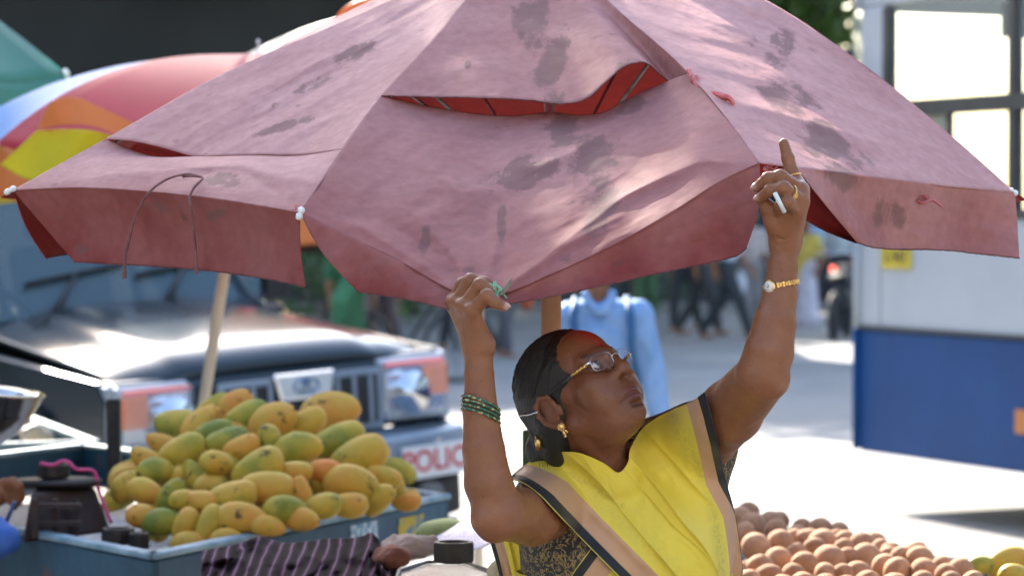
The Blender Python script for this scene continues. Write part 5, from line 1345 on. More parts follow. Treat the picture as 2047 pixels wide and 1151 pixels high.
for c0_, am_, bend in ((.30, .5, .03), (.41, .9, .12), (.60, .6, .04), (.68, 1.1, .18), (.88, .9, .10), (.97, .5, .16), (1.12, .6, .05)):
    x_ = cf - c0_ + bend * (af - .6) ** 2
    fold = fold + am_ * np.where(x_ > 0, np.exp(-x_ / .075), np.exp(x_ / .016)) * np.clip(.4 + .8 * vnoise(af * 1.4, 0 * af + c0_ * 31, 0 * af, 3) + .6, .15, 1.3)
fold = fold + .40 * fbm(cf * 5, af * 1.6, 0 * s, 3, 13) + .16 * (1 - 2 * np.abs(fbm(cf * 11 + af * 2, af * 3.5, 0 * s, 3, 23)))
inner_ = np.clip((dL - 45) / 50, 0, 1) * np.clip((dR - 30) / 40, 0, 1) * np.clip(.25 + t * 3, 0, 1)
dep = dep - .0125 * fold * inner_ - .0035 * fbm(Pq[..., 0] / 60, Pq[..., 1] / 60, 0 * s, 3, 2) * np.clip(t * 6, 0, 1)
dep = dep - .006 * np.exp(-(dL / 14) ** 2) - .010 * np.exp(-((dL - 54) / 10) ** 2) * .4
wL = (1 / 58.) / np.clip(.50 + 2.2 * pL, 0, 1); wR = 1 / 42.
wb_ = 16 * np.clip((.56 - pR) / .16, 0, 1) + .01; bl_ = dL * wL; br_ = np.where(dR < wb_, .036 + .3 * dR / wb_, .361 + .64 * (dR - wb_) / 25.)
band = np.minimum(np.where(bl_ < 1, bl_, 9), np.where(br_ < 1, br_, 9)); band = np.where(band > 5, 2., band)
band = np.minimum(np.clip(bl_, 0, 2), np.clip(br_, 0, 2))
sheer = np.maximum(.5 * np.exp(-((dR - 42) / 12) ** 2) * np.clip((pR - .35) * 4, 0, 1), .4 * np.exp(-(seg_dist(Pq[..., 0], Pq[..., 1], [(1140, 945), (1190, 975), (1240, 1010)])[0] / 9) ** 2))
sheer = np.maximum(sheer, .4 * np.exp(-(seg_dist(Pq[..., 0], Pq[..., 1], [(1345, 835), (1375, 890), (1410, 960)])[0] / 14) ** 2))
sheer = np.maximum(sheer, .2 * np.clip(1 - np.abs(dL - 85) / 35, 0, 1))
V = W(Pq[..., 0], Pq[..., 1], dep).reshape(-1, 3)
sar = mesh('saree', V, grid_faces(*Pq.shape[:2])[:, ::-1].copy(), M_sar, PER, True, attrs={'band': band.ravel(), 'sheer': np.clip(sheer, 0, 1).ravel()}); mod_solid(sar, .0014, -1)
tag(sar, 'yellow saree with peach and black border')
def sheet_px(name, Lc, Rc, nt_, ns_, dfun, bandpx, amp, seed, side='L', parent=sar):
    t, s = TS(nt_, ns_); a, b = curve_s(Lc, t), curve_s(Rc, t); P = a + (b - a) * s[..., None]
    d = dfun(P, t, s) - amp * (np.abs(np.sin(s * 9 + 1.5 * fbm(s * 2, t, 0 * s, 2, seed))) + fbm(s * 7, t * 1.5, 0 * s, 3, seed))
    dl = seg_dist(P[..., 0], P[..., 1], catmull(Lc, 60))[0]
    V = W(P[..., 0], P[..., 1], d).reshape(-1, 3)
    o = mesh(name, V, grid_faces(nt_, ns_)[:, ::-1].copy(), M_sar, parent, True, attrs={'band': (dl / bandpx + (.3 if side == 'P' else 0)).ravel(), 'sheer': np.zeros(nt_ * ns_)}); mod_solid(o, .0014, -1)
    return o
# the end of the saree hanging behind her right elbow, and the wrap at the waist
sheet_px('saree_end', [(972, 1030), (978, 1075), (990, 1120), (1004, 1180), (1020, 1240)], [(1100, 1030), (1110, 1090), (1120, 1150), (1130, 1200), (1140, 1240)], 60, 60,
         lambda P, t, s: 4.74 - .02 * s, 26, .010, 31)
sheet_px('saree_wrap', [(1192, 1080), (1170, 1110), (1148, 1140), (1126, 1175), (1100, 1240)], [(1330, 1080), (1340, 1110), (1350, 1150), (1350, 1190), (1350, 1240)], 50, 60,
         lambda P, t, s: trace(torso, P[..., 0], P[..., 1], .005), 60, .002, 33)
# skirt of the saree down to the ground (below the frame)
sk = []; n_ = 64
cxs, cys = W(1250, 1200, 4.70)[0], 4.70
for z_, rx, ry in ((1.06, .165, .125), (.98, .18, .14), (.85, .20, .16), (.6, .22, .19), (.3, .25, .22), (.03, .28, .25)):
    for k in range(n_):
        a = 2*math.pi*k/n_; w_ = 1 + .05 * (1.06 - z_) * math.sin(a * 11) + .03 * (1.06 - z_) * math.sin(a * 17 + 1)
        sk.append((cxs + rx * w_ * math.cos(a), cys + ry * w_ * math.sin(a), z_))
o = mesh('saree_skirt', sk, grid_faces(6, n_, True), M_sar, sar, True, attrs={'band': np.full(6 * n_, 2.0), 'sheer': np.zeros(6 * n_)}); mod_solid(o, .002, 0)

# ---- what she holds
M_stick = pm('white stick', (.72, .76, .74), (.6, .64, .62), scale=60, rough=.5)
st = MB().tube([W(1549, 386, 4.398), W(1558, 404, 4.402), W(1568, 424, 4.408)], .0034, 10).build('white_stick', M_stick, None, True)
tag(st, 'short white stick held between the fingers of the raised hand', 'stick')
m = MB(); rr = random.Random(11)
c0 = np.array((988, 578, 4.40))
for i in range(15):
    p = [c0 + np.array((rr.uniform(-10, 10), rr.uniform(-7, 7), rr.uniform(-.004, .004)))]
    for k in range(4): p.append(p[-1] + np.array((rr.uniform(-9, 9), rr.uniform(-6, 8), rr.uniform(-.003, .003))))
    c = catmull(p, 12); m.tube(W(c[:, 0], c[:, 1], c[:, 2]), .0011, 5)
for e in ((1002, 606), (994, 604)):
    c = catmull([(986, 582, 4.398), (996, 592, 4.396), (e[0], e[1], 4.40)], 10); m.tube(W(c[:, 0], c[:, 1], c[:, 2]), .0013, 5)
m.build('thread_knot', M_thr, UMB, True)
M_twig = pm('grey twine', (.14, .11, .09), (.24, .2, .16), scale=60, rough=.8)
m = MB()
for dy in (0, 6):
    c = catmull([(990, 588 + dy, 4.405), (1005, 580 + dy, 4.40), (1016, 566 + dy, 4.40), (1021, 558 + dy * 1.3, 4.402)], 10); m.tube(W(c[:, 0], c[:, 1], c[:, 2]), .0021, 6)
m.build('tie_cord', M_twig, UMB, True)

M_nail = pm('finger nail', (.50, .30, .23), (.44, .25, .19), scale=60, rough=.25)
def nail(ch, r_, up):
    tip, prev = Vector(ch[3]), Vector(ch[2]); ax = (tip - prev).normalized(); up = Vector(up); up = (up - ax * up.dot(ax)).normalized(); sd = ax.cross(up)
    M = Matrix((sd, ax, up)).transposed()
    MB().ell(tip + up * r_ * .62 + ax * r_ * .15, (r_ * .72, r_ * 1.0, r_ * .42), 12, 8, M).build('finger_nail', M_nail, PER, True)
nail(fL[1], fr2[1][3], (-.3, -.5, .8)); nail(fL[2], fr2[2][3], (-.3, -.6, .7)); nail(fR[3], fr[3][3], (.2, -.5, .8)); nail(fL[0], fr2[0][3], (.3, .9, .1))
# ------------------------------------------------------------------ mango cart
M_blue = pm('worn blue paint', (.022, .085, .13), (.014, .055, .09), scale=5, rough=.55, bump=.3, bscale=25, c3=(.16, .07, .035), scale3=6, lo3=.60, hi3=.68)
M_chip = pm('chipped pale rail', (.30, .42, .46), (.12, .22, .28), scale=14, rough=.5, c3=(.10, .16, .2), scale3=9, lo3=.56, hi3=.62)
M_bedw = pm('grey bed boards', (.22, .20, .18), (.15, .13, .12), scale=4, stretch=(8, 1, 1), rough=.85)
M_dark = pm('dark iron', (.022, .02, .02), (.04, .034, .03), scale=30, rough=.5, metal=.5, bump=.2)
M_news = pm('old newspaper', (.52, .49, .45), (.40, .38, .36), scale=22, rough=.9, c3=(.18, .18, .19), scale3=40, lo3=.52, hi3=.6)
def quad_rail(corners, z, name, parent, mat, railmat, h=.10, th=.022):
    n = len(corners) - 1
    for i in range(n):
        a, b = Vector((*corners[i], 0)), Vector((*corners[i+1], 0)); d = (b - a).normalized(); nrm = Vector((-d.y, d.x, 0)); L = (b - a).length
        M = Matrix((d, nrm, Vector((0, 0, 1)))).transposed(); c = (a + b) / 2
        pl = MB().box((c.x, c.y, z - h / 2 - .006), (L + th * .98, th, h), M).build(name, mat, parent, False, bevel=.003, seg=1)
        MB().box((c.x, c.y, z + .004), (L + th + .004, th + .012, .014), M).build('rail_cap', railmat, pl, False, bevel=.003, seg=1)
C0, C1, C2, C3 = (-.735, 6.34), (-.171, 7.68), (-1.30, 9.40), (-1.95, 8.10)
CART = thing('hand_cart', 'worn blue wooden hand cart carrying the heap of mangoes', 'cart', (-1.0, 7.8, 0))
quad_rail([C0, C1, C2, C3, C0], .90, 'side_board', CART, M_blue, M_chip, h=.13)
poly = [C0, C1, C2, C3]
mesh('bed', [(x, y, .795) for x, y in poly] + [(x, y, .775) for x, y in poly], [(0, 1, 2, 3), (7, 6, 5, 4), (0, 4, 5, 1), (1, 5, 6, 2), (2, 6, 7, 3), (3, 7, 4, 0)], M_bedw, CART, False)
for (x, y) in ((-.82, 6.75), (-.42, 7.62), (-1.30, 9.0), (-1.7, 8.1)):
    MB().box((x, y, .40), (.06, .06, .75)).build('leg', M_blue, CART, False, bevel=.004)
for cx_, cy_ in ((-.62, 7.0), (-1.6, 8.55)):
    wl = MB().tube([(cx_ + .25 * math.cos(a) * .39, cy_ + .25 * math.cos(a) * .92, .26 + .25 * math.sin(a)) for a in np.linspace(0, 2*math.pi, 40, endpoint=False)], .022, 8, closed=True)
    wl.build('wheel', M_dark, CART, True)
# white lettering rubbed on the side board, and paint smears
M_chalk = pm('rubbed white paint', (.55, .58, .58), (.12, .24, .32), scale=55, rough=.9, lo=.45, hi=.55)
M_ylw = pm('rubbed yellow paint', (.42, .30, .04), (.06, .17, .24), scale=30, rough=.9, lo=.45, hi=.58)
def on_board(k0, k1, z0, z1, name, mat):
    a, b = Vector((*C0, 0)), Vector((*C1, 0)); d = (b - a).normalized(); nn = Vector((d.y, -d.x, 0)) * .0135
    v = [a.lerp(b, k0) + nn + Vector((0, 0, z0)), a.lerp(b, k1) + nn + Vector((0, 0, z0)), a.lerp(b, k1) + nn + Vector((0, 0, z1)), a.lerp(b, k0) + nn + Vector((0, 0, z1))]
    v += [p - nn.normalized() * .0015 for p in v]
    return mesh(name, v, [(0, 1, 2, 3), (0, 4, 5, 1), (1, 5, 6, 2), (2, 6, 7, 3), (3, 7, 4, 0)], mat, CART, False)
on_board(.62, .72, .805, .882, 'paint_patch', M_chalk); on_board(.80, .90, .80, .875, 'paint_patch', M_ylw)
# newspaper under the heap
def crumpled_sheet(name, c, ax, ay, nx, ny, amp, mat, parent=None, seed=1, sc=8.0, z_edge=0):
    u, v = np.meshgrid(np.linspace(-.5, .5, nx), np.linspace(-.5, .5, ny), indexing='ij')
    P = np.array(c) + u[..., None] * np.array(ax) + v[..., None] * np.array(ay)
    P[..., 2] += amp * (fbm(P[..., 0] * sc, P[..., 1] * sc, 0 * u, 4, seed) + .3)
    return P, mesh(name, P.reshape(-1, 3), grid_faces(nx, ny)[:, ::-1].copy(), mat, parent, True)
P_, o = crumpled_sheet('newspaper', (-.70, 7.52, .812), (.86, -.2, 0), (.28, 1.25, 0), 40, 50, .014, M_news); mod_solid(o, .001, 0)
tag(o, 'creased newspaper sheet spread on the blue cart under the mangoes', 'newspaper')
def mango_mat():
    m, n, b = new_mat('mango skin'); b.inputs['Roughness'].default_value = .55; b.inputs['Specular IOR Level'].default_value = .3
    b.inputs['Subsurface Weight'].default_value = .08; b.inputs['Subsurface Radius'].default_value = (1, .6, .2); b.inputs['Subsurface Scale'].default_value = .01
    tc = node(n, 'ShaderNodeTexCoord'); oi = node(n, 'ShaderNodeObjectInfo')
    at = node(n, 'ShaderNodeAttribute', attribute_name='tone', attribute_type='OBJECT')
    off = node(n, 'ShaderNodeVectorMath', operation='SCALE'); cb = node(n, 'ShaderNodeCombineXYZ'); lk(n, oi.outputs['Random'], cb.inputs[0]); lk(n, oi.outputs['Random'], cb.inputs[2]); off.inputs['Scale'].default_value = 37; lk(n, cb.outputs[0], off.inputs[0])
    ad = node(n, 'ShaderNodeVectorMath', operation='ADD'); lk(n, tc.outputs['Object'], ad.inputs[0]); lk(n, off.outputs[0], ad.inputs[1])
    nz = node(n, 'ShaderNodeTexNoise'); nz.inputs['Scale'].default_value = 1.3; nz.inputs['Detail'].default_value = 4; lk(n, ad.outputs[0], nz.inputs['Vector'])
    z = node(n, 'ShaderNodeMath', operation='MULTIPLY_ADD'); z.inputs[1].default_value = 1.3; z.inputs[2].default_value = -.65; lk(n, nz.outputs['Fac'], z.inputs[0])
    s1 = node(n, 'ShaderNodeMath', operation='MULTIPLY_ADD'); s1.inputs[1].default_value = .85; s1.inputs[2].default_value = .03; lk(n, at.outputs['Fac'], s1.inputs[0])
    s2 = node(n, 'ShaderNodeMath', operation='ADD'); lk(n, z.outputs[0], s2.inputs[0]); lk(n, s1.outputs[0], s2.inputs[1])
    cr = node(n, 'ShaderNodeValToRGB'); e = cr.color_ramp.elements; e[0].position = 0; e[0].color = (.17, .20, .025, 1); e[1].position = 1; e[1].color = (.70, .23, .04, 1)
    for p, c in ((.25, (.36, .30, .03)), (.45, (.56, .36, .045)), (.7, (.60, .31, .045))): x = e.new(p); x.color = rgba(c)
    lk(n, s2.outputs[0], cr.inputs[0])
    sp_ = node(n, 'ShaderNodeTexNoise'); sp_.inputs['Scale'].default_value = 3.4; sp_.inputs['Detail'].default_value = 6; sp_.inputs['Roughness'].default_value = .7; lk(n, ad.outputs[0], sp_.inputs['Vector'])
    sr = node(n, 'ShaderNodeMapRange'); sr.inputs[1].default_value = .605; sr.inputs[2].default_value = .645; sr.inputs[4].default_value = .85; lk(n, sp_.outputs['Fac'], sr.inputs[0])
    mx = node(n, 'ShaderNodeMix', data_type='RGBA'); mx.inputs[7].default_value = (.045, .035, .02, 1); lk(n, sr.outputs[0], mx.inputs[0]); lk(n, cr.outputs[0], mx.inputs[6])
    g_ = node(n, 'ShaderNodeTexNoise'); g_.inputs['Scale'].default_value = 45; lk(n, ad.outputs[0], g_.inputs['Vector'])
    gr = node(n, 'ShaderNodeMapRange'); gr.inputs[1].default_value = .62; gr.inputs[2].default_value = .70; gr.inputs[4].default_value = .3; lk(n, g_.outputs['Fac'], gr.inputs[0])
    m2_ = node(n, 'ShaderNodeMix', data_type='RGBA'); m2_.inputs[7].default_value = (.75, .62, .3, 1); lk(n, gr.outputs[0], m2_.inputs[0]); lk(n, mx.outputs[2], m2_.inputs[6])
    lk(n, m2_.outputs[2], b.inputs['Base Color'])
    bp = node(n, 'ShaderNodeBump'); bp.inputs['Strength'].default_value = .08; bp.inputs['Distance'].default_value = .05; lk(n, sp_.outputs['Fac'], bp.inputs['Height']); lk(n, bp.outputs[0], b.inputs['Normal'])
    return m
M_mango = mango_mat(); M_stem = pm('mango stem', (.05, .035, .02), (.08, .05, .03), rough=.9)
def mango_mesh(seed):
    rr = random.Random(seed); n, m = 26, 18; v = []
    bend = rr.uniform(.06, .13); w = rr.uniform(.60, .70); flat = rr.uniform(.86, .95)
    for i in range(m + 1):
        a = math.pi * i / m; x = -math.cos(a) * .5
        r = math.sin(a) ** .92 * .5 * w * (1 + .13 * math.cos(a + .4))
        for k in range(n):
            b = 2 * math.pi * k / n
            v.append((x, r * math.cos(b) * flat, r * math.sin(b) * (1 + .04 * math.sin(b)) - bend * (4 * x * x) * .5 + bend * .2))
    me = bpy.data.meshes.new('mango'); me.from_pydata(v, [], [tuple(f) for f in grid_faces(m + 1, n, True)[:, ::-1].tolist()])
    me.materials.append(M_mango); me.polygons.foreach_set('use_smooth', np.ones(len(me.polygons), bool)); me.update(); return me
MANGO_ME = [mango_mesh(i) for i in range(5)]
st_b = MB().lathe([(.0, .0), (.05, 0), (.035, .02), (.02, .035), (.001, .04)], 8); 
stem_me = bpy.data.meshes.new('stem'); stem_me.from_pydata(st_b.v, [], st_b.f); stem_me.materials.append(M_stem)
ML = """427 815 66 -30 .35|470 816 80 -45 .8|492 838 92 -25 .2|415 842 64 -60 .8|427 865 70 -15 .15|454 882 78 -10 .15|483 894 66 -20 .85|546 848 98 -35 .6|607 848 82 -30 .7|658 828 108 -20 .68|539 886 66 80 .25|595 901 88 -20 .42|675 882 98 -20 .25|716 913 104 -25 .6|645 938 62 0 1.0|767 952 64 20 .72|701 967 96 5 .55|757 998 68 -40 .42|696 1008 70 0 .58|515 937 98 -30 .38|587 943 64 0 .55|536 974 92 5 .62|604 986 62 75 .75|643 1010 68 -10 .35|570 1020 78 0 .25|466 991 86 -10 .6|483 1037 92 5 .58|604 1039 62 0 .75|536 1052 62 10 .72|454 1080 62 0 .72|417 1052 78 -65 .45|434 926 62 10 .5|465 933 56 50 .3|410 910 60 -10 .6|791 981 54 80 .6|811 1001 52 0 .75|634 971 52 30 .5|420 971 60 -10 .5|410 1001 62 10 .7|352 847 84 0 .32|397 850 76 -50 .8|326 886 60 20 .72|363 903 92 -25 .42|295 918 62 30 .6|312 943 70 0 .22|397 913 60 -15 .52|346 954 58 -20 .75|389 950 58 60 .3|261 950 52 -10 .65|255 971 64 -45 .55|290 982 68 10 .7|343 991 68 -60 .25|374 1001 62 5 .45|289 1033 64 10 .95|328 1045 72 0 .05|370 1049 64 -60 .5|377 1089 66 -10 .5|372 932 50 40 .5|560 905 46 0 .5|505 970 44 0 .3|650 1000 40 0 .6|735 985 44 20 .5|445 1020 50 20 .3|330 1010 50 30 .5|520 1005 50 -30 .4|640 900 50 10 .5|480 860 50 20 .5|575 870 44 10 .6|300 1010 44 0 .6"""
ML = [tuple(map(float, r.split())) for r in ML.split('|')]
MC = np.array((-.585, 7.50, .80)); ME_R = np.array((.50, .80, .34))
def mound_depth(px, py):
    o = np.array((0, 0, CAMZ)); q = W(px, py, 1.0) - o; a = (q / ME_R) @ (q / ME_R); b = 2 * ((o - MC) / ME_R) @ (q / ME_R); c = ((o - MC) / ME_R) @ ((o - MC) / ME_R) - 1
    D = b * b - 4 * a * c
    if D > 0: return (-b - math.sqrt(D)) / (2 * a)
    t = -b / (2 * a); return t
TONES = [(.2, 'green'), (.4, 'yellow-green'), (.66, 'yellow'), (.9, 'orange-yellow'), (9, 'reddish orange')]
ORD = ['first', 'second', 'third', 'fourth', 'fifth', 'sixth', 'seventh', 'eighth', 'ninth', 'tenth', 'eleventh', 'twelfth', 'thirteenth', 'fourteenth', 'fifteenth']
rows = sorted(ML, key=lambda r: r[1]); nrow = 7; per = math.ceil(len(rows) / nrow)
for ri in range(nrow):
    row = sorted(rows[ri * per:(ri + 1) * per], key=lambda r: r[0])
    for ci, (px, py, L, ang, tone) in enumerate(row):
        d = mound_depth(px, py); bedd = (CAMZ - .845) / ((py - 430) / F); d = min(d, bedd)
        d += (-.03 if L > 60 else .05)
        Lw = L / PXM(d) * 1.22
        tn = next(n_ for t_, n_ in TONES if tone < t_)
        nm = bpy.data.objects.new('mango', MANGO_ME[rnd.randrange(5)]); COL.objects.link(nm)
        nm.location = W(px, py, d); nm.scale = (Lw, Lw, Lw)
        nm.rotation_euler = (rnd.uniform(-.5, .5), R(ang) + (math.pi if rnd.random() < .4 else 0), rnd.uniform(-.55, .55)); nm['tone'] = tone
        tag(nm, f'{tn} mango, {ORD[ci]} from the left in the {ORD[ri]} row down of the cart heap', 'mango', 'mangoes heaped on the blue cart')
        stm = link('stem', stem_me, nm); stm.location = (.485, 0, -.02); stm.rotation_euler = (0, R(90), 0)
# the inside of the heap (fruit glimpsed between the outer ones)
for i in range(36):
    a = rnd.uniform(0, 2*math.pi); k = math.sqrt(rnd.random()) * .74; h = rnd.random()
    p = MC + np.array((math.cos(a) * k * ME_R[0], math.sin(a) * k * ME_R[1], (1 - k * k) ** .5 * ME_R[2] * (.25 + .5 * h)))
    p[2] = max(p[2], .85)
    nm = bpy.data.objects.new('mango', MANGO_ME[i % 5]); COL.objects.link(nm); nm.location = p; s_ = rnd.uniform(.095, .115); nm.scale = (s_,)*3
    nm.rotation_euler = (rnd.uniform(-1, 1), rnd.uniform(-1, 1), rnd.uniform(0, 6)); nm['tone'] = rnd.uniform(.3, .8)
    tag(nm, 'yellow mango glimpsed inside the heap between the outer fruit', 'mango', 'mangoes inside the heap')

# ------------------------------------------------------------------ brown round fruit (sapota) on the cart at the right
def sapota_mat():
    m, n, b = new_mat('sapota skin'); b.inputs['Roughness'].default_value = .8; b.inputs['Specular IOR Level'].default_value = .15
    tc = node(n, 'ShaderNodeTexCoord'); oi = node(n, 'ShaderNodeObjectInfo')
    cb = node(n, 'ShaderNodeCombineXYZ'); lk(n, oi.outputs['Random'], cb.inputs[0]); sc_ = node(n, 'ShaderNodeVectorMath', operation='SCALE'); sc_.inputs['Scale'].default_value = 50; lk(n, cb.outputs[0], sc_.inputs[0])
    ad = node(n, 'ShaderNodeVectorMath', operation='ADD'); lk(n, tc.outputs['Object'], ad.inputs[0]); lk(n, sc_.outputs[0], ad.inputs[1])
    nz = node(n, 'ShaderNodeTexNoise'); nz.inputs['Scale'].default_value = 3.2; nz.inputs['Detail'].default_value = 9; nz.inputs['Roughness'].default_value = .65; lk(n, ad.outputs[0], nz.inputs['Vector'])
    s2 = node(n, 'ShaderNodeMath', operation='MULTIPLY_ADD'); s2.inputs[1].default_value = .35; lk(n, oi.outputs['Random'], s2.inputs[0]); lk(n, nz.outputs['Fac'], s2.inputs[2])
    cr = node(n, 'ShaderNodeValToRGB'); e = cr.color_ramp.elements; e[0].position = .35; e[0].color = (.29, .145, .078, 1); e[1].position = .95; e[1].color = (.56, .32, .185, 1)
    lk(n, s2.outputs[0], cr.inputs[0]); lk(n, cr.outputs[0], b.inputs['Base Color'])
    g_ = node(n, 'ShaderNodeTexNoise'); g_.inputs['Scale'].default_value = 30; g_.inputs['Detail'].default_value = 4; lk(n, ad.outputs[0], g_.inputs['Vector'])
    bp = node(n, 'ShaderNodeBump'); bp.inputs['Strength'].default_value = .3; bp.inputs['Distance'].default_value = .05; lk(n, g_.outputs['Fac'], bp.inputs['Height']); lk(n, bp.outputs[0], b.inputs['Normal'])
    return m
M_sap = sapota_mat()
def sap_mesh(seed):
    rr = random.Random(seed); n, m = 24, 16; v = []; ob = rr.uniform(.9, 1.0)
    for i in range(m + 1):
        a = math.pi * i / m; z = -math.cos(a) * .5 * ob; r = math.sin(a) * .5 * (1 + .05 * math.cos(a))
        z += .035 * math.exp(-((math.pi - a) / .22) ** 2) - .03 * math.exp(-(a / .18) ** 2) * -1
        for k in range(n): b = 2*math.pi*k/n; v.append((r*math.cos(b), r*math.sin(b)*.98, z))
    me = bpy.data.meshes.new('sapota'); me.from_pydata(v, [], [tuple(f) for f in grid_faces(m + 1, n, True).tolist()])
    me.materials.append(M_sap); me.polygons.foreach_set('use_smooth', np.ones(len(me.polygons), bool)); me.update(); return me
SAP = [sap_mesh(i) for i in range(4)]
cs = """190 215 100|130 245 100|215 305 185|345 285 150|370 335 140|165 355 130|240 445 190|405 415 175|505 395 140|520 365 120|390 535 180|270 590 190|565 560 170|515 490 110|640 465 165|675 335 165|800 345 125|690 415 180|735 545 210|845 412 130|835 465 110|860 530 120|955 435 170|1050 420 130|985 525 200|925 630 170|1190 610 190|1105 575 120|1130 515 130|1085 472 110|1160 490 90|1310 490 165|1350 535 190|1215 525 110|1375 615 180|1500 580 140|1525 635 150|715 640 160|490 640 160|330 660 190|1620 605 130|550 325 110|565 400 110|600 395 100|785 395 110|400 270 100|1365 690 160|830 640 110|110 620 160|190 690 170|560 700 170|700 720 180|1000 700 190|1180 720 180|1560 700 150|420 720 170|860 720 160|1700 690 150"""
SL = [(1440 + float(a) / 3.372, 960 + float(b) / 3.372, float(c) / 3.372) for a, b, c in (r.split() for r in cs.split('|'))]
rows = sorted(SL, key=lambda r: r[1]); nrow = 6; per = math.ceil(len(rows) / nrow)
for ri in range(nrow):
    row = sorted(rows[ri * per:(ri + 1) * per], key=lambda r: r[0])
    for ci, (px, py, D) in enumerate(row):
        d = min(.70 * F / (py - 430), 7.9); Dw = max(.050, min(.070, D / PXM(d) * 1.12))
        so = bpy.data.objects.new('sapota', SAP[rnd.randrange(4)]); COL.objects.link(so); so.location = W(px, py, d); so.scale = (Dw * rnd.uniform(.9, 1.08), Dw * rnd.uniform(.9, 1.05), Dw * rnd.uniform(.92, 1.12))
        so.rotation_euler = (rnd.uniform(-1.4, 1.4), rnd.uniform(-1.4, 1.4), rnd.uniform(0, 6))
        tag(so, f'brown round sapota, {ORD[ci]} from the left in the {ORD[ri]} row down, right-hand cart', 'fruit', 'sapotas heaped on the right cart')
for i in range(50):
    y = rnd.uniform(5.6, 7.5); x = rnd.uniform(.24 * y / 4.0 * .9, .62 + (7.5 - y) * .16); 
    so = bpy.data.objects.new('sapota', SAP[i % 4]); COL.objects.link(so); so.location = (x, y, .835 + rnd.uniform(0, .006)); so.scale = (rnd.uniform(.05, .058),)*3
    so.rotation_euler = (rnd.uniform(-1.4, 1.4), rnd.uniform(-1.4, 1.4), 0); tag(so, 'brown round sapota lying in the under layer of the right-hand heap', 'fruit', 'sapotas under the heap')
SC2 = thing('hand_cart', 'dark wooden hand cart carrying the brown sapotas at lower right', 'cart', (1.0, 6.4, 0))
M_dkw = pm('dark painted wood', (.035, .045, .055), (.02, .026, .032), scale=8, rough=.6)
cc = [(.30, 5.35), (1.9, 5.5), (1.35, 6.95), (.45, 7.5)]
mesh('bed', [(x, y, .812) for x, y in cc] + [(x, y, .79) for x, y in cc], [(0, 1, 2, 3), (7, 6, 5, 4), (0, 4, 5, 1), (1, 5, 6, 2), (2, 6, 7, 3), (3, 7, 4, 0)], M_dkw, SC2, False)
quad_rail([(1.9, 5.5), tuple(W(2120, 1078, 7.0)[:2]), tuple(W(1760, 1140, 6.6)[:2])], .835, 'side_board', SC2, M_dkw, M_dkw, h=.05)
for (x, y) in ((.5, 5.6), (1.7, 5.7), (1.25, 6.8), (.6, 7.3)): MB().box((x, y, .395), (.06, .06, .79)).build('leg', M_dkw, SC2, False, bevel=.004)
for (px, py, L, ang, tone, lab) in ((1958, 1132, 62, -15, .2, 'green and yellow mango at the edge of the sapota cart'), (2016, 1124, 92, -20, .55, 'ripe yellow mango with brown spots at the lower right corner'), (2030, 1152, 70, 10, .5, 'pale yellow mango cut by the lower right corner of the picture')):
    d = .72 * F / (py + 12 - 430); Lw = L / PXM(d) * 1.05
    nm = bpy.data.objects.new('mango', MANGO_ME[1]); COL.objects.link(nm); nm.location = W(px, py, d); nm.scale = (Lw,)*3; nm.rotation_euler = (.2, R(ang), .2); nm['tone'] = tone; tag(nm, lab, 'mango')
